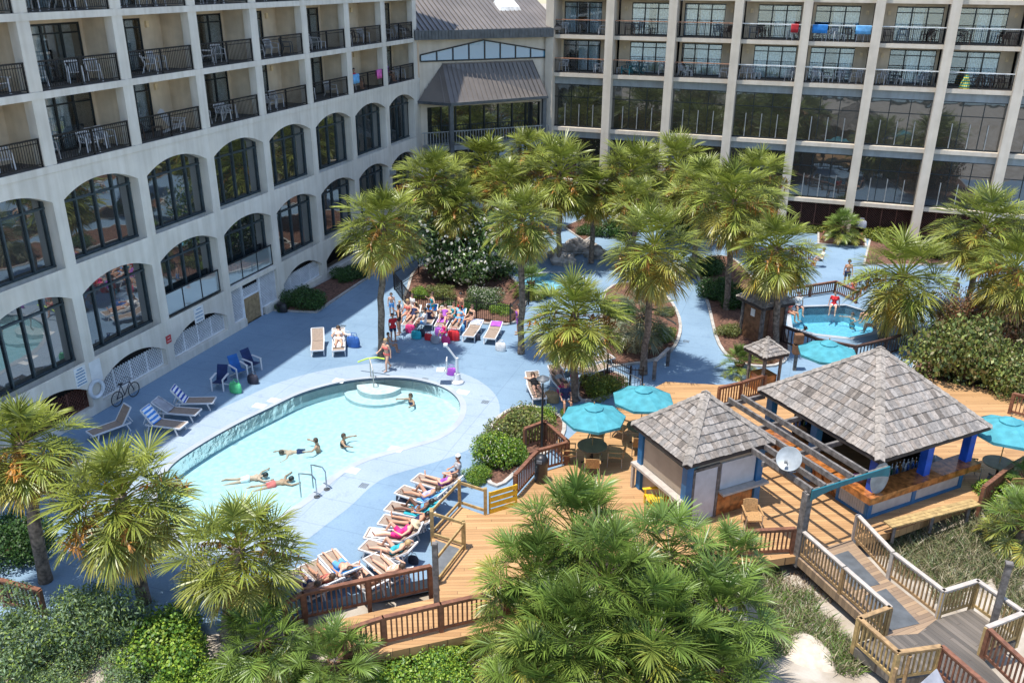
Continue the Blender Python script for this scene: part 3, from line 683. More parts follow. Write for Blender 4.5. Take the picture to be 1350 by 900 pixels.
# terrain
def tz(x, y):
    z = -.45+.25*math.sin(x*.35+1)*math.cos(y*.31)+.12*math.sin(x*.9+y*.7)
    dune = math.exp(-(((x-4)/5.5)**2+((y-16)/6.0)**2)); return z+dune*.25 if y < 60 else -.6
sea = MB(); sea.box(-1500, 1500, -2500, -26, -9, -1.1); M['sea'] = mat('sea', (.035, .075, .095), .12, var=.2, scale=.06, bump=.5, bscale=.5); sea.build('sea_water', M['sea'], kind='structure')
bm = bmesh.new(); rng = []
xs = sorted(set([-900, -400, -150, -60]+[x*.8 for x in range(-60, 60)]+[60, 150, 400, 900])); ys = sorted(set([-90, -28]+[y*.8 for y in range(0, 62)]+[70, 150, 600]))
g_ = [[bm.verts.new((x, y, tz(x, y))) for x in xs] for y in ys]
for j in range(len(ys)-1):
    for i in range(len(xs)-1): bm.faces.new((g_[j][i], g_[j][i+1], g_[j+1][i+1], g_[j+1][i]))
# keep the sand below the pool deck and its basins
for v in bm.verts:
    x, y = v.co.x, v.co.y
    if y < -20: v.co.z = -1.6
    if (-29 < x < 29 and y > 13+max(0, (x+22)*.75) and y < 68 and not (x > -6 and y < 44)): v.co.z = -1.9
me = bpy.data.meshes.new('sand_ground'); bm.to_mesh(me); bm.free()
M['sand'] = mat('sand', (.44, .395, .34), .95, var=.15, scale=1.3, bump=.9, bscale=9, col2=(.30, .25, .19), detail=8)
me.materials.append(M['sand']); me.polygons.foreach_set('use_smooth', [True]*len(me.polygons))
go = bpy.data.objects.new('sand_ground', me); COL.objects.link(go); tag(go, kind='structure')
# timber decks and boardwalk
ZD = .3
WD = ccw(ppoly([(398, 827), (480, 866), (655, 829), (800, 800), (962, 745), (1049, 733), (1122, 712), (1180, 700), (1290, 660), (1350, 625), (1420, 560), (1330, 520), (1180, 490), (1010, 505), (945, 507), (878, 503), (845, 520), (770, 560), (742, 585), (746, 612), (708, 624), (679, 657), (640, 679), (606, 667), (569, 705), (572, 788)], ZD))
sheet('timber_deck', WD, [], ZD, M['deck_wood'], skirt=.28)
BW = ccw(ppoly([(1049, 732), (1122, 711), (1170, 763), (1236, 815), (1210, 835), (1165, 838)], ZD))
sheet('boardwalk', BW, [], ZD+.006, M['walk_wood'], skirt=.3)
BW2 = ccw(ppoly([(1165, 838), (1236, 815), (1281, 802), (1340, 845), (1291, 864), (1380, 960), (1310, 1000), (1233, 888), (1186, 897), (1122, 850)], ZD))
sheet('boardwalk', BW2, [], ZD+.002, M['walk_old'], skirt=.3)
# planting beds with kerbs
def bed(pts, z=.10, m='mulch', sm=True):
    P = ccw(smooth_poly(ppoly(pts), 4) if sm else ppoly(pts)); sheet('planting_bed', P, [], z-.03, M[m], skirt=.0)
    ring('bed_kerb', offset(P, .16), P, z, M['kerb']); 
    b = MB(); O = offset(P, .16); n = len(P)
    b.v = [(p.x, p.y, z) for p in O]+[(p.x, p.y, 0) for p in O]
    for i in range(n): j = (i+1) % n; b._f([i, j, n+j, n+i])
    b.build('bed_kerb', M['kerb'], kind='structure')
bed([(545, 408), (668, 428), (690, 400), (690, 385), (640, 345), (560, 350), (540, 380)])
bed([(590, 345), (690, 352), (690, 305), (560, 300), (530, 330)])
bed([(770, 318), (800, 300), (780, 285), (745, 300)], sm=False)
bed([(800, 385), (800, 470), (830, 480), (880, 465), (895, 430), (880, 395), (850, 375)])
bed([(935, 400), (950, 455), (980, 480), (1030, 478), (1035, 440), (1000, 380), (960, 340), (920, 350)])
bed([(415, 412), (490, 362), (480, 345), (415, 380), (365, 410)], sm=False)
bed([(1080, 322), (1140, 326), (1138, 305), (1080, 300)], sm=False)
bed([(1140, 350), (1240, 350), (1350, 320), (1350, 300), (1150, 310)], sm=False)
bed([(1195, 540), (1210, 470), (1240, 420), (1400, 400), (1420, 560)], sm=False)
bed([(640, 612), (655, 640), (690, 612), (733, 585), (738, 552), (690, 538), (652, 560)])
bed([(768, 528), (815, 516), (822, 500), (795, 490), (768, 500)])
# ================================================================ VEGETATION
def quads_mesh(name, V, F, colr, mats, mi=None):
    me = bpy.data.meshes.new(name); nv, nf = len(V), len(F)
    me.vertices.add(nv); me.vertices.foreach_set('co', V.astype(np.float32).ravel())
    me.loops.add(nf*4); me.loops.foreach_set('vertex_index', F.astype(np.int32).ravel())
    me.polygons.add(nf); me.polygons.foreach_set('loop_start', np.arange(nf, dtype=np.int32)*4)
    try: me.polygons.foreach_set('loop_total', np.full(nf, 4, dtype=np.int32))
    except Exception: pass
    for m in mats: me.materials.append(m)
    if mi is not None: me.polygons.foreach_set('material_index', mi.astype(np.int32))
    me.update(calc_edges=True)
    at = me.color_attributes.new('Col', 'FLOAT_COLOR', 'CORNER')
    cc = np.ones((nf, 4, 4), dtype=np.float32); cc[:, :, :3] = colr[:, None, :]; at.data.foreach_set('color', cc.ravel())
    me.validate(); return me
def nrm(a): return a/np.maximum(np.linalg.norm(a, axis=-1, keepdims=True), 1e-9)
def palm_crown(name, seed, nf=46, R_=1.0, pal='sabal', nl=30, young=False):
    "costapalmate fan crown: petioles, split fan blades with drooping tips; older fans hang lower and yellow"
    rg = np.random.default_rng(seed); VV = []; FF = []; CC = []; nb = 0
    def strip(P, W, side, col, grad=False):
        nonlocal nb
        k = len(P); v = np.empty((k*2, 3)); v[0::2] = P-side*W[:, None]; v[1::2] = P+side*W[:, None]
        f = np.array([[2*i, 2*i+1, 2*i+3, 2*i+2] for i in range(k-1)])+nb; VV.append(v); FF.append(f); cc = np.repeat(np.array(col)[None], k-1, 0)
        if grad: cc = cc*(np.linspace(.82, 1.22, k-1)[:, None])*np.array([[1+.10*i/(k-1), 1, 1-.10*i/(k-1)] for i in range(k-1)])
        CC.append(cc); nb += 2*k
    for i in range(nf):
        t = (i+.5)/nf                                            # 0 = youngest (top), 1 = oldest
        az = i*2.39996+rg.normal(0, .15); el = math.asin(max(-1, min(1, 1-1.80*t**.97)))+R(rg.normal(0, 8))
        if young: el = R(80-88*t+rg.normal(0, 9))
        d = np.array([math.cos(az)*math.cos(el), math.sin(az)*math.cos(el), math.sin(el)])
        pl = R_*(.42+.42*math.sin(math.pi*min(1, t+.12)))*rg.uniform(.75, 1.2)
        if young: pl = R_*(.75+.3*t)*rg.uniform(.8, 1.2)
        base = np.array([0, 0, -.45*t*R_])+d*.08
        g = np.array([0, 0, -1.0]); n_ = 5
        P = [base]; dd = d.copy()
        for j in range(n_): dd = nrm(dd+g*(.05+.11*t)); P.append(P[-1]+dd*pl/n_)
        P = np.array(P); side = nrm(np.cross(dd, [0, 0, 1.0])+1e-6); upv = nrm(np.cross(side, dd))
        age = min(1, max(0, (t-.42)/.58+rg.normal(0, .15)))
        if pal == 'sabal':
            gc = np.array([.20, .245, .042])*rg.uniform(.75, 1.3); yc = np.array([.50, .40, .085]); dc = np.array([.54, .30, .085])
            col = gc*(1-age)+yc*age if age < .75 else yc*(1-(age-.75)*2)+dc*((age-.75)*2)
        elif pal == 'green':
            gc = np.array([.125, .20, .038])*rg.uniform(.75, 1.3); yc = np.array([.38, .39, .08]); col = gc*(1-age*.8)+yc*age*.8
        else:
            gc = np.array([.16, .20, .12])*rg.uniform(.8, 1.25); yc = np.array([.33, .30, .17]); col = gc*(1-age)+yc*age
        strip(P, np.full(len(P), .016*R_), side, col*np.array([1.25, 1.15, .9])); strip(P, np.full(len(P), .016*R_), upv, col*np.array([1.25, 1.15, .9]))
        tip = P[-1]; Ls = R_*rg.uniform(.52, .72)*(1 if t < .9 else .85); spread = R(rg.uniform(104, 124))
        curl = rg.uniform(.45, 1.05)+.45*age; sagc = rg.uniform(.08, .2)
        for k in range(nl):
            a = -spread+2*spread*k/(nl-1)+rg.normal(0, .025)
            sq = (1-abs(a)/spread)**.8; ld = dd*math.cos(a)+side*math.sin(a)+upv*(.5*abs(math.sin(a))-.05)-np.array([0, 0, .45])*sq*sagc*3
            ld = nrm(ld+rg.normal(0, .035, 3)); L_ = Ls*(.62+.38*math.cos(a*.55))*rg.uniform(.9, 1.08)
            q = [tip+dd*(.34*R_*sq)+g*(sagc*R_*sq*sq)]; l2 = ld.copy(); m_ = 4
            for s in range(m_):
                l2 = nrm(l2+g*(.02+.16*curl*(s/m_)**1.2*1.6)); q.append(q[-1]+l2*L_/m_)
            q = np.array(q); sd = nrm(np.cross(ld, upv)); tw = rg.uniform(-.5, .5); sd = nrm(sd*math.cos(tw)+upv*math.sin(tw))
            wv = L_*np.array([.010, .026, .029, .018, .002])
            cj = col*rg.uniform(.62, 1.3)
            if age > .45 and rg.random() < .3: cj = cj*np.array([1.25, 1.0, .7])
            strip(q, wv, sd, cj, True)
    # flower stalks
    if pal == 'sabal':
        for i in range(rg.integers(4, 12)):
            az = rg.uniform(0, 6.28); P = [np.array([0, 0, -.2])]; dd = nrm(np.array([math.cos(az), math.sin(az), .5]))
            for j in range(7): dd = nrm(dd+np.array([0, 0, -.16])); P.append(P[-1]+dd*.2*R_)
            P = np.array(P); 
            for q in range(3, 8):
                for _ in range(9):
                    e = nrm(rg.normal(0, 1, 3)+np.array([0, 0, -.5])); pp = np.array([P[q], P[q]+e*.12, P[q]+e*.2+np.array([0, 0, -.05])])*1.0
                    strip(pp, np.array([.012, .016, .006]), nrm(np.cross(e, [0.3, .2, 1])), np.array([.55, .25, .05])*rg.uniform(.7, 1.2))
            strip(P, np.full(len(P), .018), nrm(np.cross(dd, [0, 0, 1.0])), np.array([.40, .27, .10]))
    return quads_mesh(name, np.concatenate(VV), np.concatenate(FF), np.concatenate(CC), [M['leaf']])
CROWN = [palm_crown('crown', 10+i, nf=86+(i % 3)*8) for i in range(5)]
CROWN_G = [palm_crown('crown', 40+i, nf=60, pal='green', nl=36) for i in range(2)]
CROWN_Y = [palm_crown('crown', 60+i, nf=48, pal='green', nl=38, young=True) for i in range(3)]
CROWN_P = [palm_crown('crown', 80, nf=60, pal='pindo', nl=28)]
def palm(name, base, top, rad, crown, label, group, tr=.15, seed=0, dead=True):
    rg = random.Random(seed); o = empty(name, base, 0, label, 'palm tree', group)
    d = Vector(top)-Vector(base); b = MB(); ps = []; rs = []; n = 9
    for i in range(n+1):
        t = i/n; bend = math.sin(t*math.pi)*.08*d.length*rg.uniform(-.4, .4)
        ps.append(Vector((d.x*t**1.3+bend*.3, d.y*t**1.3, d.z*t))); rs.append(tr*(1.28 if i == 0 else 1.05-.1*t)*(1+.05*rg.uniform(-1, 1)))
    b.tube(ps, rs, 12); 
    b.build('trunk', M['trunk'], o, True)
    bt = MB(); 
    for i in range(54):                                          # old leaf boots under the crown
        t = i/54; a = i*2.4; z = d.z*(1-.0)-.12-t*min(1.3, d.z*.35); k = z/d.z; c = Vector((d.x*k**1.3, d.y*k**1.3, z)); e = Vector((math.cos(a), math.sin(a), .9)).normalized()
        bt.beam(c+e*.08, c+e*rg.uniform(.2, .36), .07, .035)
    bt.build('leaf_base', M['boots'], o)
    c = inst('crown', crown, d, rg.uniform(0, 6.28), (rad/1.62,)*2+(rad/1.62*rg.uniform(.9, 1.08),), o); c.rotation_euler = (rg.uniform(-.16, .16), rg.uniform(-.16, .16), rg.uniform(0, 6.28))
    return o
def palm_px(cx, cy, r_px, base=None, zc=None, bz=0.0, name='palm_tree', crown=None, label='', group='sabal palms round the pools', seed=0, zs=.15, tr=.16):
    if base: b = G(base[0], base[1], bz); z = HZ(b, cx, cy); d = ray(cx, cy); t = math.hypot(b.x, b.y)/math.hypot(d.x, d.y); top = Vector((d.x*t, d.y*t, z))
    else: top = G(cx, cy, zc); b = Vector((top.x+random.Random(seed).uniform(-.2, .2), top.y+.15, bz))
    dist = (top-Vector((0, 0, CAMZ))).length; rad = r_px*dist/FPX
    return palm(name, b, top, rad, crown or CROWN[seed % 5], label, group, tr, seed)
L1 = [ # cx, cy, r, base, zc, label
 (505, 292, 62, (503, 470), None, 'tall sabal palm rising alone from the blue deck near the far pool edge'),
 (570, 236, 54, None, 6.3, 'sabal palm with dense fans beside the awning, leftmost of the back cluster'),
 (640, 214, 52, None, 6.0, 'sabal palm in front of the pavilion railing, right of the leftmost back palm'),
 (688, 288, 54, (687, 465), None, 'tall sabal palm with thin grey trunk behind the iron fence corner'),
 (738, 226, 62, None, 6.2, 'broad sabal palm with orange flower stalks below the awning right corner'),
 (700, 196, 36, None, 6.0, 'small bright palm crown squeezed against the pavilion railing'),
 (758, 412, 72, (757, 528), None, 'golden green palm beside the sunbathers, above the left turquoise umbrella'),
 (863, 322, 68, (848, 492), None, 'large palm with yellow drooping fans and dark trunk beside the blue path'),
 (833, 224, 52, None, 6.0, 'back palm in front of the sunlit columns, third from the pavilion'),
 (893, 216, 50, None, 5.8, 'back palm with orange flower tufts, between two other crowns below the dark glazing'),
 (968, 262, 64, (957, 408), None, 'bushy palm with grey trunk in the mulch bed left of the spa shed'),
 (1024, 325, 58, (1022, 458), None, 'palm shading the shingled spa shed, its trunk against the shed wall'),
 (1192, 362, 66, (1163, 447), None, 'leaning palm over the right end of the spa pool'),
 (1300, 296, 58, (1272, 415), None, 'palm with slanting trunk at the far right below the glazing'),
 (1340, 352, 52, None, 4.6, 'palm cut by the photo right edge, lower than its neighbour'),
 (925, 244, 50, None, 6.0, 'pale palm crown behind the bushy grey trunked palm'),
 (605, 268, 42, None, 5.0, 'lower palm crown in front of the back cluster, above the white oleander'),
 (840, 262, 40, None, 5.2, 'palm crown tucked behind the large yellow fanned palm'),
 (1000, 232, 46, None, 5.6, 'rightmost crown of the back cluster against the pale columns'),
 (665, 240, 40, None, 5.6, 'palm crown between the pavilion railing and the thin grey trunk'),
 (785, 250, 40, None, 5.0, 'small palm crown low between the back cluster and the sunlit wing'),
]
for i, (cx, cy, r, b, zc, lab) in enumerate(L1): palm_px(cx, cy, r, b, zc, 0.05, label=lab, seed=i+1)
L2 = [(28, 582, 74, (62, 772), 'leaning palm at the photo left edge with curved brown trunk'),
      (158, 652, 90, (192, 800), 'big shaggy palm in the lower left, second from the left edge'),
      (315, 722, 86, (300, 842), 'shaggy palm in the lower left in front of the main pool end')]
for i, (cx, cy, r, b, lab) in enumerate(L2): palm_px(cx, cy, r, b, None, -.2, label=lab, group='palms along the dune edge', seed=31+i, crown=CROWN[(i+1) % 5], tr=.19)
L3 = [(760, 700, 82, 2.5, 'upright'), (705, 762, 78, 2.1, ''), (800, 762, 86, 2.5, ''), (882, 728, 78, 2.6, ''), (950, 800, 84, 1.9, ''), (868, 830, 90, 2.1, ''), (755, 840, 84, 1.7, ''), (690, 830, 70, 1.2, ''), (960, 735, 62, 2.2, ''), (945, 880, 80, 1.2, ''), (840, 905, 88, 1.0, ''), (705, 915, 80, .8, '')]
W3 = ['topmost clump by the deck boards, pale upright spikes', 'left clump leaning over the timber deck', 'middle clump with deep green upright fans', 'right clump in front of the yellow chair', 'clump over the sand, with wide drooping fans', 'lower middle clump with broad bright fans', 'lower left clump with long hanging yellowish fans', 'clump touching the brown railing end', 'clump nearest the hut door', 'bottom right clump beside the round sand patch', 'bottom clump cut by the photo lower edge', 'bottom left clump above the bright bushes']
for i, (cx, cy, r, zc, _) in enumerate(L3): palm_px(cx, cy, r, None, zc, -.5, name='palmetto', crown=(CROWN_Y+CROWN_G)[i % 5], label='green palmetto in the dense thicket, '+W3[i], group='palmettos in the front thicket', seed=50+i, tr=.14)
L4 = [(345, 842, 62, .9, 'dark green palmetto under the shaggy front palm'), (440, 868, 60, .7, 'palmetto with spread fans below the brown deck railing'), (1356, 684, 44, 1.2, 'palmetto at the right edge beside the bar'), (1356, 632, 28, 1.0, 'small palmetto behind the bar chair at the right edge')]
for i, (cx, cy, r, zc, lab) in enumerate(L4): palm_px(cx, cy, r, None, zc, -.4, name='palmetto', crown=(CROWN_G+CROWN_Y)[i % 5], label=lab, group='single palmettos', seed=80+i, tr=.12)
palm_px(846, 412, 50, None, 1.9, 0, name='pindo_palm', crown=CROWN_P[0], label='greyish pindo palm with feathery drooping fans behind the dark trunk', group='pindo palms', seed=91, tr=.2)
palm_px(700, 372, 28, None, .9, 0, name='pindo_palm', crown=CROWN_G[0], label='low dark cycad by the wading pool, behind the iron fence', group='cycads', seed=92, tr=.1)
palm_px(1111, 298, 25, None, 1.3, 0, name='cycad', crown=CROWN_Y[0], label='bright green cycad on a brick planter before the sunlit wing', group='cycads', seed=93, tr=.12)
palm_px(975, 480, 26, None, .5, 0, name='cycad', crown=CROWN_Y[1], label='bright green cycad between the blue path and the shingled post light', group='cycads', seed=94, tr=.1)
# ---------------------------------------------------------------- shrubs
PAL = {'hedge': [(.045, .11, .022), (.075, .16, .03), (.03, .07, .018)], 'bright': [(.17, .30, .03), (.29, .40, .04), (.08, .18, .025)], 'juniper': [(.13, .21, .09), (.20, .28, .15), (.07, .125, .05), (.22, .31, .05)],
       'lime': [(.22, .27, .03), (.30, .31, .04), (.13, .19, .03)], 'olive': [(.15, .20, .045), (.24, .27, .06), (.085, .125, .03), (.20, .17, .06)], 'russet': [(.28, .13, .06), (.32, .20, .09), (.11, .12, .04), (.20, .10, .05)], 'oleander': [(.09, .165, .04), (.15, .235, .06), (.05, .10, .03)]}
def shrub_mesh(name, seed, n, leaf, pal, lumps=9, flat=.75, flowers=None, nfl=0, aspect=2.4, box=False):
    rg = np.random.default_rng(seed); cs = []; rs = []
    for i in range(lumps):
        a = rg.uniform(0, 6.28); rr = rg.uniform(.15, .72); z = rg.uniform(.2, .8)*flat
        if box: cs.append((rg.uniform(-.7, .7), rg.uniform(-.7, .7), .5*flat)); rs.append(.42)
        else: cs.append((rr*math.cos(a), rr*math.sin(a), z)); rs.append(rg.uniform(.26, .46))
    cs.append((0, 0, .5*flat)); rs.append(.55)
    cs = np.array(cs); rs = np.array(rs)
    def scatter(n, inner):
        k = rg.choice(len(cs), n, p=rs**2/np.sum(rs**2)); d = nrm(rg.normal(0, 1, (n, 3))); r = rs[k]*(rg.uniform(inner, 1.08, n)); P = cs[k]+d*r[:, None]*np.array([1, 1, .85])
        return P, d
    P, d = scatter(n, .62); keep = P[:, 2] > 0.0; P, d = P[keep], d[keep]; n = len(P)
    nn = nrm(d*.7+rg.normal(0, .75, (n, 3))+np.array([0, 0, .35])); t1 = nrm(np.cross(nn, rg.normal(0, 1, (n, 3)))); t2 = np.cross(nn, t1)
    s = leaf*rg.uniform(.6, 1.3, n)[:, None]; a_ = t1*s*.5; b_ = t2*s*.5/aspect*1.6
    V = np.stack([P-a_, P-b_*.9+nn*s*.08, P+a_, P+b_*.9+nn*s*.08], 1).reshape(-1, 3); F = np.arange(4*n).reshape(n, 4)
    pc = np.array(PAL[pal]); ci = rg.integers(0, len(pc), n); cl = pc[ci]*rg.uniform(.75, 1.3, n)[:, None]
    lump = rg.uniform(.75, 1.25, len(cs)); 
    if nfl:
        P2, d2 = scatter(nfl, .98); k2 = P2[:, 2] > .15*flat; P2, d2 = P2[k2], d2[k2]; m = len(P2)
        nn = nrm(d2+rg.normal(0, .4, (m, 3))); t1 = nrm(np.cross(nn, rg.normal(0, 1, (m, 3)))); t2 = np.cross(nn, t1); s = leaf*.27*rg.uniform(.6, 1.4, m)[:, None]
        V2 = np.stack([P2+d2*.03-t1*s, P2+d2*.03-t2*s, P2+d2*.03+t1*s, P2+d2*.03+t2*s], 1).reshape(-1, 3); F2 = np.arange(4*m).reshape(m, 4)+len(V)
        V = np.concatenate([V, V2]); F = np.concatenate([F, F2]); cl = np.concatenate([cl, np.array(flowers)[None]*rg.uniform(.8, 1.1, m)[:, None]])
    return quads_mesh(name, V, F, cl, [M['bushleaf']])
TW = MB()
for i in range(16):
    a = i*2.4; TW.tube([(0, 0, 0), (.2*math.cos(a), .2*math.sin(a), .2), (.5*math.cos(a), .5*math.sin(a), .25+.4*((i*7) % 10)/10)], [.03, .02, .006], 5)
TWM = TW.mesh('stem', M['twig'])
SH = {'hedge': shrub_mesh('foliage', 1, 9000, .075, 'hedge', 14, .7, box=True), 'bright': [shrub_mesh('foliage', 2+i, 7000, .075, 'bright', 11) for i in range(2)],
      'juniper': shrub_mesh('foliage', 5, 9000, .065, 'juniper', 12, .9, aspect=4), 'lime': shrub_mesh('foliage', 6, 5000, .08, 'lime', 9), 'olive': [shrub_mesh('foliage', 7+i, 7000, .07, 'olive', 11) for i in range(2)],
      'russet': shrub_mesh('foliage', 9, 6500, .06, 'russet', 12, .8), 'oleander': shrub_mesh('foliage', 10, 11000, .075, 'oleander', 15, .95, (.66, .64, .55), 1900, aspect=4),
      'flower': shrub_mesh('foliage', 11, 6000, .07, 'bright', 10, .9, (.78, .72, .62), 500)}
def shrub(px, py, rpx, kind, label, z=0.0, hs=1.0, v=0, name='shrub', group=None, rz=0, sx=1):
    "px,py: middle of the plant at about mid height"
    me = SH[kind]; me = me[v % len(me)] if isinstance(me, list) else me
    p = G(px, py, z+.4); dist = (p-Vector((0, 0, CAMZ))).length; r = rpx*dist/FPX; p = G(px, py, z+.35*r*hs)
    o = empty(name, (p.x, p.y, z), rz+v*1.3, label, 'shrub', group)
    inst('foliage', me, (0, 0, 0), 0, (r*sx, r, r*hs), o); inst('stem', TWM, (0, 0, 0), 0, (r, r, r*hs), o); return o
shrub(612, 338, 74, 'oleander', 'large oleander covered in white blossoms behind the iron fence', 0, 1.25, name='flowering_shrub')
shrub(655, 345, 36, 'oleander', 'smaller white oleander on the right of the large blossoming one', 0, 1.2, 1, name='flowering_shrub')
shrub(401, 394, 31, 'hedge', 'clipped green hedge block by the tan service door', 0, .95, name='hedge', rz=R(70), sx=.8)
shrub(464, 360, 24, 'hedge', 'clipped green hedge farther along the shaded wall', 0, .95, 1, name='hedge', rz=R(70), sx=.8)
shrub(372, 405, 8, 'hedge', 'small dark round bush at the near end of the clipped hedge', 0, 1.6, 2)
shrub(778, 304, 17, 'hedge', 'round clipped bush in the shade under the back palms', 0, 1.0, 1)
shrub(555, 388, 16, 'bright', 'yellow green bush inside the near corner of the iron fence', 0, 1.1)
shrub(660, 408, 18, 'bright', 'low green bush behind the right end of the iron fence', 0, .8, 1)
shrub(600, 405, 22, 'hedge', 'dark low bush along the iron fence behind the loungers', 0, .7, 3)
shrub(640, 395, 26, 'oleander', 'dark leafy bush inside the fence right of the big oleander', 0, 1.0, 5)
shrub(580, 385, 24, 'olive', 'olive bush at the foot of the big white oleander', 0, .9, 3)
shrub(625, 400, 20, 'hedge', 'low dark bush in the middle of the fenced bed', 0, .8, 9)
shrub(830, 455, 20, 'russet', 'reddish low bush between the golden and the yellow palm', 0, .7, 6)
shrub(815, 410, 24, 'hedge', 'dark bush behind the golden palm crown', 0, 1.1, 10)
shrub(628, 628, 22, 'bright', 'bright small bush at the near foot of the pale blossomed shrub', 0, 1.1, 4)
shrub(672, 598, 26, 'bright', 'fresh green bush between the pale blossomed shrub and the landing', 0, 1.5, 8)
shrub(712, 548, 28, 'bright', 'green bush behind the low spreading olive one', 0, .9, 6)
shrub(975, 395, 24, 'hedge', 'dark bush against the wooden spa shed back', 0, 1.2, 11)
shrub(1010, 470, 20, 'russet', 'low reddish bush between the spa shed and the speaker post', 0, .7, 7)
shrub(870, 440, 24, 'bright', 'fresh green bush at the foot of the dark trunked palm', 0, .9, 2)
shrub(880, 412, 16, 'olive', 'olive bush beside the pindo palm by the path', 0, .9, 1)
shrub(792, 508, 34, 'lime', 'rounded yellow green bush between the palm trunk and two umbrellas', 0, .95)
shrub(750, 545, 14, 'bright', 'small bush with pink flowers beside the lamp post', 0, 1.2, 1)
shrub(684, 562, 50, 'olive', 'low spreading bush along the pool deck left of the lamp post', 0, .9, 0)
shrub(650, 596, 42, 'flower', 'tall green shrub with pale blossoms above the yellow pallet', 0, 1.25, 0, name='flowering_shrub')
shrub(660, 575, 24, 'olive', 'olive shrub joining the pale blossomed shrub', 0, 1.0, 1)
shrub(945, 380, 26, 'hedge', 'dark bush at the bend of the blue path', 0, 1.2, 4)
shrub(964, 437, 20, 'olive', 'round clipped bush left of the wooden spa shed', 0, 1.0, 1)
shrub(930, 350, 24, 'hedge', 'dark bush under the pale back palm', 0, 1.2, 5)
shrub(905, 300, 30, 'hedge', 'shadowed thicket bush below the back palms', 0, 1.3, 6)
shrub(820, 300, 26, 'hedge', 'shadowed bush left of the large yellow palm', 0, 1.2, 7)
shrub(1108, 312, 20, 'hedge', 'dark bush around the cycad on the brick planter', 0, .9, 8)
shrub(1080, 300, 16, 'lime', 'lime bush left of the cycad planter', 0, .9, 1)
shrub(1190, 300, 26, 'lime', 'lime bush behind the leaning palm below the bottom ledge', 0, 1.0, 2)
shrub(1245, 330, 28, 'lime', 'bright lime bush right of the leaning palm crown', 0, 1.0, 3)
shrub(1160, 310, 20, 'lime', 'small lime bush beside a hanging striped towel', 0, 1.0, 5)
shrub(1262, 285, 22, 'lime', 'lime bush under the bottom ledge near the right edge', 0, 1.2, 4)
shrub(1275, 470, 62, 'olive', 'big olive green bush right of the bar roof', 0, 1.5, 1)
shrub(1322, 425, 52, 'russet', 'reddish brown bush below the far right palms', 0, 1.6, 0)
shrub(1265, 420, 36, 'russet', 'dry russet bush beside the spa deck railing end', 0, 1.4, 1)
shrub(1342, 490, 48, 'olive', 'olive bush cut by the right edge above the last umbrella', 0, 1.5, 2)
shrub(1225, 465, 22, 'lime', 'small light bush at the end of the dark spa railing', 0, 1.0, 6)
shrub(1330, 655, 44, 'bright', 'bright green bush at the right edge beside the bar', -.2, .9, 1)
shrub(40, 850, 72, 'juniper', 'grey green juniper in the lower left corner', -.5, 1.0, 0)
shrub(110, 830, 66, 'juniper', 'tall grey green juniper right of the corner one', -.5, 1.35, 3)
shrub(225, 852, 64, 'bright', 'bright green bush under the big shaggy palm', -.5, .95, 0)
shrub(165, 885, 52, 'juniper', 'dark juniper at the lower edge between two brighter bushes', -.6, .9, 2)
shrub(300, 892, 46, 'bright', 'bright bush along the lower edge below the dark palmetto', -.6, .8, 1)
shrub(500, 885, 56, 'bright', 'bright yellow green bush at the lower edge under the brown railing', -.6, .8, 2)
shrub(590, 875, 50, 'bright', 'bright green bush left of the palmetto thicket', -.5, .8, 3)
shrub(400, 900, 40, 'bright', 'low bright bush at the lower edge left of the spread palmetto', -.6, .8, 5)
shrub(90, 890, 46, 'juniper', 'grey green juniper at the lower edge, second row', -.6, .9, 4)
shrub(230, 905, 40, 'bright', 'small bright bush at the very bottom between junipers', -.6, .8, 7)
shrub(20, 790, 30, 'juniper', 'juniper against the corner railing', -.4, .8, 5)
shrub(185, 820, 34, 'juniper', 'low juniper at the foot of the big shaggy palm', -.4, .8, 6)
shrub(15, 715, 44, 'hedge', 'rounded green bush at the left edge behind the leaning palm', 0, 1.2, 6)
shrub(1110, 870, 20, 'bright', 'low green weeds bush beside the round sand patch', -.4, .6, 1)
# ---------------------------------------------------------------- dune grass (uncountable)
def grass(name, patches, n, h, cols, seed, label):
    rg = np.random.default_rng(seed); VV = []; CC = []
    pr = np.array([p[2]*p[3] for p in patches], float); pr /= pr.sum()
    for i in rg.choice(len(patches), n, p=pr):
        cx, cy, rx, ry = patches[i]; a = rg.uniform(0, 6.28); r = math.sqrt(rg.random()); p = G(cx+rx*r*math.cos(a), cy+ry*r*math.sin(a), -.35); b = np.array([p.x, p.y, tz(p.x, p.y)-.02])
        L_ = h*rg.uniform(.4, 1.25); az = rg.uniform(0, 6.28); lean = rg.uniform(.15, .8); d = np.array([math.cos(az)*lean, math.sin(az)*lean, 1]); d = nrm(d); sd = nrm(np.cross(d, rg.normal(0, 1, 3)))*rg.uniform(.006, .014)
        m_ = b+d*L_*.6; t = b+d*L_+np.array([math.cos(az), math.sin(az), -.6])*L_*.18
        VV.append(np.array([b-sd, b+sd, m_+sd, m_-sd, m_-sd, m_+sd, t+sd*.2, t-sd*.2])); c = np.array(cols[rg.integers(0, len(cols))])*rg.uniform(.7, 1.3); CC += [c, c]
    V = np.concatenate(VV); F = np.arange(len(V)).reshape(-1, 4); me = quads_mesh(name, V, F, np.array(CC), [M['leaf']])
    o = bpy.data.objects.new(name, me); COL.objects.link(o); tag(o, label, None, None, 'stuff')
gcol = [(.14, .19, .06), (.20, .23, .10), (.09, .14, .05), (.28, .25, .13), (.36, .31, .18), (.40, .34, .22)]
grass('dune_grass', [(1215, 730, 40, 30), (1270, 735, 50, 40), (1190, 715, 28, 18), (1330, 740, 30, 40), (1310, 700, 40, 22), (1250, 780, 20, 16), (1340, 800, 20, 20)], 9000, .62, gcol, 3, 'dune grass right of the boardwalk')
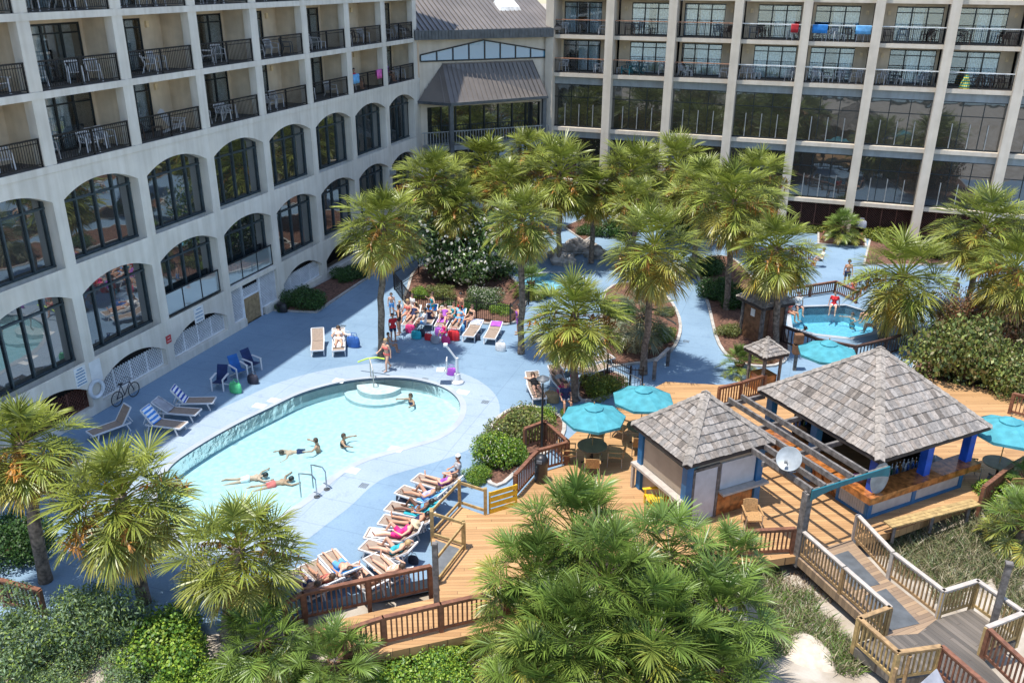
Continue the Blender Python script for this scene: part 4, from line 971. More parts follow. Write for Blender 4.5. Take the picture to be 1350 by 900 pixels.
grass('dune_grass', [(1040, 800, 38, 28), (1070, 830, 34, 18), (1020, 850, 26, 30), (1100, 860, 26, 22), (1120, 880, 26, 18), (1010, 760, 22, 20)], 5200, .42, gcol+[(.10, .2, .03), (.16, .26, .04)], 4, 'low green dune plants left of the boardwalk')
grass('dry_litter', [(1040, 765, 40, 14), (570, 862, 60, 14), (30, 800, 40, 10), (1100, 780, 30, 16)], 2500, .18, [(.35, .26, .16), (.28, .2, .13), (.42, .34, .24)], 6, 'dry palm litter on the sand')
# ================================================================ HUTS, PERGOLA, BAR
def frameM(o, th): return Matrix.Translation(o) @ Matrix.Rotation(th, 4, 'Z')
TH = R(45.5); UH = Vector((math.cos(TH), math.sin(TH), 0)); VH = Vector((-math.sin(TH), math.cos(TH), 0))
def shingle_roof(parent, hx, hy, ze, za, rows, Mx, rg, apex=(0, 0), cap=.26, under=True):
    "pyramid roof of overlapping shingle courses; hx, hy half sizes at the eave"
    ap = Vector((apex[0], apex[1], za)); cor = [Vector((hx, -hy, ze)), Vector((hx, hy, ze)), Vector((-hx, hy, ze)), Vector((-hx, -hy, ze))]
    b = MB()
    for k in range(4):
        A, B = cor[k-1], cor[k]; mid = (A+B)/2; e = (B-A).normalized(); s = (ap-mid); 
        foot = A+e*((ap-A).dot(e)); s = ap-foot; L_ = s.length; s.normalize(); n = e.cross(s).normalized(); n = n if n.z > 0 else -n
        la, lb = (foot-A).length, (B-foot).length
        for r in range(rows):
            v0, v1 = L_*r/rows, L_*(r+1.12)/rows; v1 = min(v1, L_*.995)
            x = -la*(1-v0/L_); xe = lb*(1-v0/L_)
            while x < xe-.03:
                w_ = min(rg.uniform(.11, .24), xe-x); x2 = x+w_
                def cl(q, v): return max(-la*(1-v/L_), min(lb*(1-v/L_), q))
                j = rg.uniform(-.02, .02); g = rg.uniform(.72, 1.22); t_ = rg.uniform(-.04, .04); b.col = (g+t_, g, g-t_) if rg.random() > .08 else (g*.62, g*.6, g*.58)
                lo = .045+rg.uniform(0, .012); hi = .012
                P = [foot+e*cl(x+.004, v0)+s*(v0-j*.5), foot+e*cl(x2-.004, v0)+s*(v0-j*.5), foot+e*cl(x2-.004, v1)+s*v1, foot+e*cl(x+.004, v1)+s*v1]
                b.hexa([P[0]+n*(lo-.028), P[1]+n*(lo-.028), P[2]-n*.004, P[3]-n*.004, P[0]+n*lo, P[1]+n*lo, P[2]+n*hi, P[3]+n*hi]); x = x2
    for k in range(4):                                            # hip caps
        d = ap-cor[k]; m_ = int(d.length/.34); dn = d.normalized()
        for i in range(m_):
            g = rg.uniform(.8, 1.25); b.col = (g, g, g*.98); p0 = cor[k]+dn*(d.length*i/m_-.02); p1 = cor[k]+dn*(d.length*(i+1.15)/m_)
            side = dn.cross(Vector((0, 0, 1))).normalized()
            for sg in (1, -1):
                o0 = Vector((0, 0, .085)); o1 = Vector((0, 0, .05)); q = side*sg*cap*.62-Vector((0, 0, cap*.30))
                b.pts([p0+o0, p1+o1, p1+o1+q, p0+o0+q, p0+o0-Vector((0, 0, .03)), p1+o1-Vector((0, 0, .03)), p1+o1+q-Vector((0, 0, .03)), p0+o0+q-Vector((0, 0, .03))], [(0, 1, 2, 3), (7, 6, 5, 4), (0, 3, 7, 4), (1, 5, 6, 2), (3, 2, 6, 7)])
    b.col = None; b.xf(Mx); o = b.build('roof', M['shingle'], parent)
    if under:
        u = MB(); C4 = [c*1 for c in cor]; u.pts([c+Vector((0, 0, -.02)) for c in C4]+[ap-Vector((0, 0, .03))]+[c+Vector((0, 0, -.14)) for c in C4], [(0, 1, 4), (1, 2, 4), (2, 3, 4), (3, 0, 4), (0, 5, 6, 1), (1, 6, 7, 2), (2, 7, 8, 3), (3, 8, 5, 0), (8, 7, 6, 5)]); u.xf(Mx); u.build('soffit', M['shingle_under'], o)
    return o
rg = random.Random(77)
def corner(px, py, z): return G(px, py, z)
def arch_valance(b, p0, p1, zt, zl, zm, th):
    "arched board between two posts: low at the ends (zl), high in the middle (zm)"
    p0 = Vector(p0); p1 = Vector(p1); e = (p1-p0); n = 14; nn = Vector((-e.y, e.x, 0)).normalized()*th/2; s = len(b.v)
    for i in range(n+1):
        t = i/n; q = p0+e*t; zb = zl+(zm-zl)*max(0, 1-abs(2*t-1)**3.2)
        for sg in (-1, 1): b.v += [(q.x+nn.x*sg, q.y+nn.y*sg, zt), (q.x+nn.x*sg, q.y+nn.y*sg, zb)]
    for i in range(n):
        a = s+4*i; c = a+4
        b._f([a, c, c+1, a+1]); b._f([a+2, a+3, c+3, c+2]); b._f([a, a+2, c+2, c]); b._f([a+1, c+1, c+3, a+3])
    b._f([s, s+1, s+3, s+2]); a = s+4*n; b._f([a, a+2, a+3, a+1])
# main bar ---------------------------------------------------------------
ZE = 2.9; Fm = G(1160, 607, ZE); Rm = G(1303, 560, ZE); Lm = G(1002, 512, ZE)
WU, WV = (Rm-Fm).dot(UH), (Lm-Fm).dot(VH); cm = Fm+UH*WU/2+VH*WV/2
MMB = frameM((cm.x, cm.y, 0), TH); hx, hy = WU/2, WV/2
zap = HZ((cm.x, cm.y), 1163, 459)
BAR = empty('bar_hut', (0, 0, 0), 0, 'poolside bar pavilion with large grey shingle roof, royal blue posts and varnished wood counter', 'bar hut')
shingle_roof(BAR, hx, hy, ZE, zap, 10, MMB, rg)
ov = .42; wx, wy = hx-ov, hy-ov                                   # wall line, FR face: y=-wy ; FL face: x=-wx
for (x, y, m_) in ((-wx, -wy, 'royal'), (0.15, -wy, 'royal'), (wx, -wy, 'royal'), (-wx, wy, 'hut_blue'), (wx, wy, 'hut_blue'), (-wx, .2, 'hut_blue')):
    b = MB(); b.box(x-.15, x+.15, y-.15, y+.15, 1.42 if m_ == 'royal' else ZD, ZE-.1); b.xf(MMB); b.build('post', M[m_], BAR)
b = MB(); z0 = ZE-.13
arch_valance(b, (-wx, -wy, 0), (.15, -wy, 0), z0, z0-.42, z0-.16, .06); arch_valance(b, (.15, -wy, 0), (wx, -wy, 0), z0, z0-.42, z0-.16, .062)
arch_valance(b, (-wx, wy, 0), (-wx, .2, 0), z0, z0-.42, z0-.16, .06); arch_valance(b, (-wx, .2, 0), (-wx, -wy, 0), z0, z0-.42, z0-.16, .062)
b.xf(MMB); b.build('valance', M['hut_teal'], BAR)
b = MB(); b.box(-wx-.5, wx+.35, -wy-.42, -wy+.38, 1.34, 1.42); b.box(-wx-.5, -wx+.38, -wy+.38, wy, 1.34, 1.421)
b.box(-wx-.5, wx+.35, -wy-.42, -wy-.36, 1.16, 1.34); b.box(-wx-.5, -wx-.44, -wy-.36, wy, 1.16, 1.34); b.xf(MMB); b.build('counter', M['bar_wood'], BAR)
b = MB(); b.box(-wx-.06, wx, -wy-.06, -wy+.0, ZD, 1.34); b.xf(MMB); b.build('front_panel', M['bar_front'], BAR)
b = MB()
for x in (-wx-.02, -.2, wx-.1): b.box(x-.09, x+.09, -wy-.10, -wy-.05, ZD, 1.16)
b.box(-wx-.1, wx, -wy-.095, -wy-.055, ZD, ZD+.12); b.xf(MMB); b.build('front_trim', M['hut_blue'], BAR)
b = MB(); b.box(-wx-.06, -wx-.0, -wy+.0, wy, ZD, 1.34)
for i in range(8): y = -wy+1.55+i*.42; b.beam((-wx-.07, y, ZD+.05), (-wx-.07, y+.35, 1.3), .02, .1, up=(1, 0, 0))
b.xf(MMB); b.build('side_panel', M['bar_wood'], BAR)
b = MB(); b.box(-wx-.13, -wx-.07, -wy-.05, -wy+.06, ZD, 1.16); b.box(-wx-.13, -wx-.07, -wy+1.25, -wy+1.36, ZD, 1.16); b.box(-wx-.13, -wx-.07, -wy+.06, -wy+1.25, 1.02, 1.16); b.box(-wx-.13, -wx-.07, -wy+.06, -wy+1.25, ZD, ZD+.1); b.xf(MMB); o = b.build('side_door', M['hut_blue'], BAR)
b = MB(); b.box(-wx-.10, -wx-.075, -wy+.06, -wy+1.25, ZD+.1, 1.02)
for i in range(11): b.box(-wx-.115, -wx-.10, -wy+.1+i*.105, -wy+.15+i*.105, ZD+.1, 1.02)
b.xf(MMB); b.build('slat_panel', M['bar_front'], o)
b = MB(); b.box(-wx+1.1, wx-.2, wy-.9, wy-.3, ZD, 1.45); b.box(-wx+1.1, wx-.2, wy-.2, wy-.14, ZD, ZE-.15); b.box(wx-.3, wx-.24, -wy+1.2, wy-.2, ZD, 2.2); b.xf(MMB); b.build('back_bar', M['black'], BAR)
b = MB(); b.box(-wx+.6, wx-.3, -wy+.55, -wy+.95, 1.0, 1.2); b.xf(MMB); b.build('bottle_rail', M['steel_grey'], BAR)
bot = []
for i, (mt) in enumerate(((.02, .10, .05), (.55, .58, .6), (.30, .13, .03), (.05, .12, .35))):
    mm = mat('bottle_glass', mt, .12, var=.05); b = MB(); b.lathe([(.036, 0), (.038, .02), (.038, .17), (.014, .22), (.014, .29)], n=10); me = b.mesh('bottle', mm, True); bot.append(me)
capm = MB().lathe([(.017, .285), (.017, .32)], n=8).mesh('cap', M['sign_white'])
nb_ = 0
for rr, (yy, zz) in enumerate(((-wy+.66, 1.2), (-wy+.84, 1.2), (wy-.62, 1.45))):
    for i in range(17):
        x = -wx+.75+i*(2*wx-1.3)/17+rg.uniform(-.03, .03); p = MMB @ Vector((x, yy+rg.uniform(-.03, .03), zz))
        o = inst('bottle', bot[rg.randrange(4)], p, 0, rg.uniform(.85, 1.15), None, 'small bottle in one of the rows standing inside the bar', 'bottle', 'bottles lined up in the bar'); inst('cap', capm, (0, 0, 0), 0, 1, o)
b = MB(); b.ell((0, 0, 0), (.44, .03, .62), 28, 10); b.xf(MMB @ Matrix.Translation((-wx-.02, -wy-.24, 2.02)) @ Matrix.Rotation(R(-6), 4, 'Y')); b.build('surfboard_sign', M['dish'], None, True, label='pale oval board hung on the bar corner post above the counter', cat='sign')
p = MMB @ Vector((-wx+.05, -wy+.75, 1.421)); b = MB(); b.box(-.2, .2, -.14, .14, 0, .1); b.box(-.14, .0, -.1, .1, .1, .17); b.build('tray', M['towel_pink'], None, loc=p, rz=TH, label='pink tray of napkins on the side counter of the bar', cat='tray')
b = MB(); bp0, bp1 = G(1165, 703, .3), G(1281, 673, .3); e = (bp1-bp0).normalized(); s_ = Vector((e.y, -e.x, 0))
for i in range(3): b.beam(bp0+s_*(.14*i-.05)+Vector((0, 0, .42)), bp1+s_*(.14*i-.05)+Vector((0, 0, .42)), .13, .05)
bo = b.build('seat', M['lumber'], None); bt = empty('bench', (0, 0, 0), 0, 'long pale timber bench running in front of the bar counter', 'bench'); bo.parent = bt
for t in (.08, .5, .92):
    q = bp0.lerp(bp1, t)+s_*.1; b = MB(); b.beam((q.x, q.y, .0), (q.x, q.y, .695), .3, .09); b.build('leg', M['old_wood'], bt)
# small hut --------------------------------------------------------------
Fs, Rs, Ls = G(906, 614, ZE), G(1026, 585, ZE), G(843, 555, ZE); wu, wv = (Rs-Fs).dot(UH), (Ls-Fs).dot(VH); cs_ = Fs+UH*wu/2+VH*wv/2
MS = frameM((cs_.x, cs_.y, 0), TH); sx, sy = wu/2, wv/2; zas = HZ((cs_.x, cs_.y), 940, 518)
KI = empty('kiosk', (0, 0, 0), 0, 'small square towel kiosk with pyramid shingle roof, beige shutters and blue corner posts', 'kiosk')
shingle_roof(KI, sx, sy, ZE, zas, 8, MS, rg)
ax, ay = sx-.33, sy-.33
b = MB(); b.box(-ax, ax, -ay, ay, ZD, ZE-.2); b.xf(MS); b.build('wall', M['hut_beige'], KI)
for x in (-1, 1):
    for y in (-1, 1): b = MB(); b.box(x*ax-.13, x*ax+.13, y*ay-.13, y*ay+.13, ZD, ZE-.12); b.xf(MS); b.build('post', M['hut_blue'], KI)
b = MB(); z0 = ZE-.13; arch_valance(b, (-ax, -ay-.06, 0), (ax, -ay-.06, 0), z0, z0-.36, z0-.1, .07); arch_valance(b, (-ax-.06, -ay, 0), (-ax-.06, ay, 0), z0, z0-.3, z0-.1, .07); b.xf(MS); b.build('valance', M['hut_teal'], KI)
b = MB(); b.box(-ax+.28, -ax+1.22, -ay-.05, -ay-.005, ZD+.03, ZD+2.05); b.xf(MS); do = b.build('door', M['hut_door'], KI)
b = MB(); b.box(-ax+.18, -ax+.28, -ay-.08, -ay, ZD, ZD+2.15); b.box(-ax+1.22, -ax+1.32, -ay-.08, -ay, ZD, ZD+2.15); b.box(-ax+.28, -ax+1.22, -ay-.08, -ay, ZD+2.05, ZD+2.15); b.xf(MS); b.build('door_frame', M['old_wood'], do)
b = MB(); b.box(-ax+1.4, ax-.16, -ay-.05, -ay-.004, ZD+1.05, ZD+2.1); b.xf(MS); b.build('shutter', M['hut_door'], KI)
b = MB(); b.box(-ax+1.34, ax+.3, -ay-.35, -ay-.01, ZD+.95, ZD+1.03); b.xf(MS); b.build('shelf', M['cap_grey'], KI)
b = MB(); b.box(-ax+1.36, ax-.14, -ay-.045, -ay-.004, ZD, ZD+.93); b.xf(MS); b.build('lower_panel', M['bar_wood'], KI)
b = MB(); b.box(-ax-.05, -ax-.004, -ay+.15, ay-.15, ZD+1.08, ZD+2.15); b.xf(MS); b.build('shutter', M['hut_beige'], KI)
b = MB(); b.box(-ax-.32, -ax-.0, -ay-.1, ay+.25, ZD+.95, ZD+1.05); b.box(-ax-.30, -ax-.2, ay+.1, ay+.22, ZD, ZD+.95); b.xf(MS); b.build('shelf', M['cap_grey'], KI)
# pergola ------------------------------------------------------------------
PG = empty('pergola', (0, 0, 0), 0, 'weathered grey open pergola beams spanning between the kiosk and the bar', 'pergola')
P0 = G(1052, 731, ZD); front = Fm+UH*0.0; zt = ZE-.12
ln = (Vector((Fm.x, Fm.y, 0))-Vector((P0.x, P0.y, 0))).dot(UH); A_ = Vector((P0.x, P0.y, 0))
depth = 6.2
b = MB(); b.box(-.12, .12, -.12, .12, ZD-.4, zt-.1); b.build('post', M['old_wood'], PG, loc=(P0.x, P0.y, 0), rz=TH)
for t in (5.8,):
    q = A_+VH*t+UH*.1; b = MB(); b.box(-.1, .1, -.1, .1, ZD, zt-.1); b.build('post', M['old_wood'], PG, loc=(q.x, q.y, 0), rz=TH)
for i, uo in enumerate((0.0, .55, 1.15, 1.75, 2.35)):
    if uo > ln-.1: break
    a = A_+UH*uo-VH*.15; c = a+VH*(depth if i else depth); b = MB(); b.beam((a.x, a.y, zt+.05), (c.x, c.y, zt+.05), .09, .2); b.build('rafter', M['old_wood'], PG)
for t in (.02, 2.0, 4.0, 6.0):
    a = A_+VH*t-UH*.1; c = a+UH*(ln+.3); b = MB(); b.beam((a.x, a.y, zt-.14), (c.x, c.y, zt-.14), .1, .18); b.build('crossbeam', M['old_wood'], PG)
b = MB(); a = A_-VH*.2-UH*.05; c = a+UH*(ln+.1); arch_valance(b, (a.x, a.y, 0), (c.x, c.y, 0), zt+.1, zt-.28, zt-.08, .05); b.build('valance', M['hut_teal'], PG)
# satellite dish
q = A_+UH*.0+VH*.95; zd = 3.25; DS = empty('satellite_dish', (q.x, q.y, zt), 0, 'round grey satellite dish on a short pole at the pergola corner', 'satellite dish')
b = MB(); b.tube([(0, 0, .12), (0, 0, .55)], .025, 8); b.tube([(0, 0, .1), (.25, .1, .12)], .02, 8); b.build('mast', M['steel_grey'], DS)
b = MB(); prof = [(.001, 0), (.15, .012), (.3, .05), (.40, .095), (.41, .10), (.40, .11), (.3, .065), (.15, .027), (.001, .015)]; b.lathe(prof, n=28); dd = Vector((-.25, -.75, .62)).normalized(); b.xf(Matrix.Translation((0, -.02, .6)) @ dd.to_track_quat('Z', 'Y').to_matrix().to_4x4()); b.build('reflector', M['dish'], DS, True)
b = MB(); b.tube([Vector((0, 0, .45)), dd*.42+Vector((0, 0, .35))], .014, 6); b.box(-.05, .05, -.05, .05, -.05, .05); b.xf(Matrix.Translation(dd*.42+Vector((0, 0, .4))), len(b.v)-8); b.build('feed_arm', M['steel_grey'], DS)
# spa shed and post light -----------------------------------------------------
def mini_house(px, py, z, w_, h_, roofh, over, label, cat, wallm, posts=False, rz=TH, rows=5):
    p = G(px, py, z); o = empty('shingled_shed' if not posts else 'shingled_canopy', (0, 0, 0), 0, label, cat); Mx = frameM((p.x, p.y, 0), rz)
    shingle_roof(o, w_/2+over, w_/2+over, z+h_, z+h_+roofh, rows, Mx, rg, cap=.16)
    if posts:
        for x in (-1, 1):
            for y in (-1, 1): b = MB(); b.box(x*w_/2-.05, x*w_/2+.05, y*w_/2-.05, y*w_/2+.05, z, z+h_-.05); b.xf(Mx); b.build('post', M['old_wood'], o)
        b = MB(); b.box(-w_/2+.06, w_/2-.06, -w_/2+.06, w_/2-.06, z, z+.8); b.xf(Mx); b.build('cabinet', M['bar_wood'], o)
    else:
        b = MB(); b.box(-w_/2, w_/2, -w_/2, w_/2, z, z+h_-.08); b.xf(Mx); wo = b.build('wall', wallm, o)
        for x in (-1, 1):
            for y in (-1, 1): b = MB(); b.box(x*w_/2-.08, x*w_/2+.08, y*w_/2-.08, y*w_/2+.08, z, z+h_-.06); b.xf(Mx); b.build('post', M['old_wood'], o)
        b = MB(); b.box(-w_/2+.4, w_/2-.4, -w_/2-.03, -w_/2, z+.05, z+1.9); b.xf(Mx); b.build('door', M['rail_brown'], o)
        b = MB(); b.box(-w_/2-.02, -w_/2, -.15, .15, z+1.4, z+1.8); b.xf(Mx); b.build('notice', M['sign_white'], o)
M['shed'] = mat('shed', (.20, .10, .05), .8, var=.2, scale=5)
mini_house(1003, 446, 0, 1.5, 2.2, .9, .3, 'brown wooden spa shed with shingle roof under a palm', 'shed', M['shed'])
mini_house(1004, 512, ZD, .95, 1.9, .6, .22, 'small shingled canopy on four posts between the deck rail and the bar', 'canopy', M['shed'], True)
b = MB(); p = G(1047, 488, 0); so_ = empty('speaker_post', (p.x, p.y, 0), .3, 'dark wooden post carrying two speaker boxes near the last spa umbrella', 'speaker post'); b.box(-.07, .07, -.07, .07, 0, 1.5); b.build('post', M['old_wood'], so_)
for z in (.9, 1.45): b = MB(); b.box(-.2, .2, -.16, .16, z, z+.45); b.build('speaker_box', M['shed'], so_)
# ================================================================ RAILINGS
def rail(name, pts, z, label, m, capm, h=.98, postm=None, cat='railing', sp=.14, cw=.14, group='timber deck railings', zs=None, ends=True):
    o = empty(name, (0, 0, 0), 0, label, cat, group); postm = postm or m
    P = [Vector((p.x, p.y, z if zs is None else zs[i])) for i, p in enumerate(pts)]; Z = Vector((0, 0, 1))
    ba = MB()
    for i in range(len(P)-1):
        a, b_ = P[i], P[i+1]; d = b_-a; L_ = d.length; e = d.normalized()
        c = MB(); c.beam(a+Z*h-e*.02, b_+Z*h+e*.02, cw, .045); c.beam(a+Z*(h-.075), b_+Z*(h-.075), .04, .09); c.build('top_rail', capm, o)
        c = MB(); c.beam(a+Z*.13, b_+Z*.13, .04, .09); c.build('bottom_rail', m, o)
        n = max(1, int(L_/sp))
        for k in range(n): q = a+d*((k+.5)/n); ba.beam(q+Z*.15, q+Z*(h-.08), .042, .042, up=e)
        np_ = max(1, round(L_/2.1))
        for k in range(np_+(1 if i == len(P)-2 else 0)):
            q = a+d*(k/np_); c = MB(); c.box(-.06, .06, -.06, .06, -.25, h-.025); c.build('post', postm, o, loc=(q.x, q.y, q.z), rz=math.atan2(e.y, e.x))
    ba.build('baluster_row', m, o); return o
def GP(l, z): return [G(x, y, z) for x, y in l]
rail('deck_railing', GP([(378, 830), (403, 817), (568, 780)], ZD), ZD, 'brown railing with thin balusters behind the front row of loungers', M['rail_brown'], M['rail_brown'])
rail('deck_railing', GP([(455, 868), (507, 850), (582, 832), (668, 812), (720, 800)], ZD), ZD, 'brown railing along the outer edge of the timber deck above the bright bushes', M['rail_brown'], M['rail_brown'])
rail('deck_railing', GP([(679, 656), (708, 623), (746, 612)], ZD), ZD, 'brown railing bending behind the black bin', M['rail_brown'], M['rail_brown'])
rail('deck_railing', GP([(748, 611), (718, 583), (692, 593)], ZD), ZD, 'brown railing round the small stair landing by the lamp post', M['rail_brown'], M['rail_brown'])
rail('deck_railing', GP([(946, 537), (975, 530), (1006, 520)], ZD), ZD, 'brown railing from the blue path to the shingled canopy', M['rail_brown'], M['rail_brown'])
rail('deck_railing', GP([(948, 738), (975, 733), (1043, 729)], ZD), ZD, 'brown railing at the foot of the wicker chair by the kiosk door', M['rail_brown'], M['rail_brown'])
rail('deck_railing', GP([(1290, 672), (1330, 640), (1400, 600)], ZD), ZD, 'brown railing at the right end of the bar bench', M['rail_brown'], M['rail_brown'])
rail('deck_railing', GP([(1330, 545), (1390, 560)], ZD), ZD, 'short brown railing behind the right edge umbrella', M['rail_brown'], M['rail_brown'])
rail('deck_railing', GP([(-40, 770), (8, 798), (60, 812)], 0), 0, 'brown railing in the lower left corner beside the sand', M['rail_brown'], M['rail_brown'])
rail('spa_railing', GP([(1030, 452), (1075, 470), (1125, 480), (1165, 470), (1202, 458)], 0), 0, 'dark brown curved railing along the near side of the spa pool', M['rail_dark'], M['rail_dark'], sp=.22)
rail('spa_railing', GP([(1000, 402), (1100, 386), (1128, 400)], 0), 0, 'brown plank wall railing on the far side of the spa pool', M['rail_brown'], M['rail_brown'], h=.75, sp=.16)
g2 = 'boardwalk railings'
rail('boardwalk_railing', GP([(1049, 729), (1107, 782), (1166, 836)], ZD), ZD, 'new timber boardwalk railing with grey cap on the sand side', M['lumber_pale'], M['cap_grey'], group=g2)
rail('boardwalk_railing', GP([(1166, 836), (1126, 851), (1176, 897), (1231, 889)], ZD), ZD, 'unpainted timber railing zigzagging round the dark landing', M['lumber'], M['lumber_pale'], group=g2)
rail('boardwalk_railing', GP([(1125, 711), (1171, 762), (1236, 814)], ZD), ZD, 'long grey capped boardwalk railing starting at the bar corner', M['lumber_pale'], M['cap_grey'], group=g2, postm=M['cap_grey'])
rail('boardwalk_railing', GP([(1236, 814), (1280, 800), (1340, 843), (1292, 863)], ZD), ZD, 'grey capped railing folding round the far side of the dark landing', M['lumber'], M['cap_grey'], group=g2)
rail('boardwalk_railing', GP([(1295, 866), (1370, 940)], ZD), ZD, 'reddish brown railing leaving the landing at the right edge', M['rail_brown'], M['rail_brown'], group=g2)
rail('boardwalk_railing', GP([(1233, 889), (1300, 950)], ZD), ZD, 'reddish brown railing leaving the landing at the lower edge', M['rail_brown'], M['rail_brown'], group=g2)
def lumber_gate(pts, z, label):
    o = empty('timber_barrier', (0, 0, 0), 0, label, 'barrier', 'new lumber barriers at the deck steps'); P = GP(pts, z); Z = Vector((0, 0, 1))
    for p in P: b = MB(); b.box(-.06, .06, -.06, .06, -.3, 1.05); b.build('post', M['lumber'], o, loc=p, rz=.4)
    for a, c in zip(P, P[1:]):
        for h in (.95, .14): b = MB(); b.beam(a+Z*h, c+Z*h, .05, .10); b.build('rail', M['lumber'], o)
lumber_gate([(570, 705), (606, 666), (640, 677)], ZD, 'yellowish new lumber barrier beside the pallet and the blossomed shrub')
lumber_gate([(570, 708), (611, 721)], ZD, 'short new lumber barrier crossing above the grey ramp')
lumber_gate([(612, 723), (576, 770)], ZD, 'new lumber barrier slanting down along the grey ramp')
b = MB(); p = G(576, 800, ZD); b.box(-.08, .08, -.08, .08, -.5, 2.3); b.build('weathered_post', M['old_wood'], None, loc=p, rz=.3, label='tall weathered grey post at the end of the brown railing', cat='post')
rp = ppoly([(574, 712), (606, 724), (596, 740), (573, 775)], ZD); b = MB(); b.prism(ccw(rp), ZD+.003, ZD+.03); b.build('ramp_mat', M['mattgrey'], None, label='dark grey rubber mat framed by new lumber barriers', cat='mat')
def pallet(px0, px1, z, label, h=.85, lean=0):
    a, c = G(*px0, z), G(*px1, z); o = empty('yellow_pallet', (0, 0, 0), 0, label, 'pallet'); Z = Vector((0, 0, 1))
    for t in (0.02, .98): q = a.lerp(c, t); b = MB(); b.beam(q, q+Z*h, .06, .05, up=(c-a)); b.build('upright', M['yellow'], o)
    n = Vector(((c-a).y, -(c-a).x, 0)).normalized()
    for i in range(4): b = MB(); zz = Z*(.08+.235*i); b.beam(a+zz+n*.04, c+zz+n*.04, .03, .17); b.build('slat', M['yellow'], o)
pallet((645, 676), (681, 665), ZD, 'bright yellow slatted pallet panel standing at the deck corner')
# yellow chair by the kiosk
def slat_chair(p, rz, m, label, s=1, name='adirondack_chair', cat='chair', group=None):
    o = empty(name, p, rz, label, cat, group); o.scale = (s, s, s)
    b = MB()
    for i in range(5): b.beam((-.25+i*.125, .18, .34), (-.30+i*.15, .58, 1.05-.04*abs(i-2)), .10, .02, up=(1, 0, 0))
    b.build('backrest', m, o); b = MB()
    for i in range(5): b.beam((-.28, -.35+i*.12, .40-i*.02), (.28, -.35+i*.12, .40-i*.02), .1, .022)
    b.build('seat', m, o)
    for sx_ in (-.31, .31):
        b = MB(); b.beam((sx_, -.36, 0), (sx_, -.36, .58), .05, .09); b.build('leg', m, o); b = MB(); b.beam((sx_, -.4, .34), (sx_, .55, .02), .04, .11); b.build('leg', m, o); b = MB(); b.beam((sx_*1.08, -.45, .59), (sx_*1.08, .35, .59), .13, .025); b.build('arm', m, o)
    return o
p = G(866, 668, ZD); slat_chair(p, R(-60), M['yellow'], 'bright yellow slatted adirondack chair beside the kiosk wall')
# iron fence -----------------------------------------------------------------
def iron_fence(pts, label):
    P = GP(pts, 0); o = empty('iron_fence', (0, 0, 0), 0, label, 'fence', 'black iron fences'); Z = Vector((0, 0, 1))
    for a, c in zip(P, P[1:]):
        d = c-a; e = d.normalized(); n = int(d.length/.12); b = MB()
        for k in range(n): q = a+d*((k+.5)/n); b.beam(q+Z*.08, q+Z*1.2, .018, .018, up=e)
        for h in (.12, 1.08): b.beam(a+Z*h, c+Z*h, .03, .035)
        b.build('picket_panel', M['iron'], o); m_ = max(1, round(d.length/2.2))
        for k in range(m_+1): q = a+d*(k/m_); b = MB(); b.beam(q, q+Z*1.27, .06, .06, up=e); b.build('post', M['iron'], o)
iron_fence([(542, 412), (673, 428)], 'black iron fence behind the crowded loungers'); iron_fence([(673, 428), (697, 402)], 'short black iron fence return behind the thin palm trunk'); iron_fence([(542, 412), (520, 382), (552, 362)], 'black iron gate fence running back towards the shaded wall')
iron_fence([(800, 498), (830, 515), (846, 516)], 'low iron fence by the timber ramp handrail')
# ramp handrails
for (a, c, lab) in (((862, 500), (880, 482), 'pale grey timber handrail with rounded end where the blue path meets the deck'), ):
    A, B_ = G(*a, .1), G(*c, 0); o = empty('ramp_handrail', (0, 0, 0), 0, lab, 'handrail'); b = MB(); b.beam(A+Vector((0, 0, .95)), B_+Vector((0, 0, .95)), .16, .06); b.build('top_rail', M['cap_grey'], o)
    for q in (A, B_): b = MB(); b.box(-.08, .08, -.08, .08, 0, .95); b.build('post', M['old_wood'], o, loc=q)
b = MB(); A, B_ = G(796, 500, 0), G(843, 527, .2); Z = Vector((0, 0, 1)); b.tube([A, A+Z*.9, B_+Z*1.0, B_], .025, 8); b.build('metal_handrail', M['steel_grey'], None, True, label='sloping steel handrail above the yellow green bush', cat='handrail')
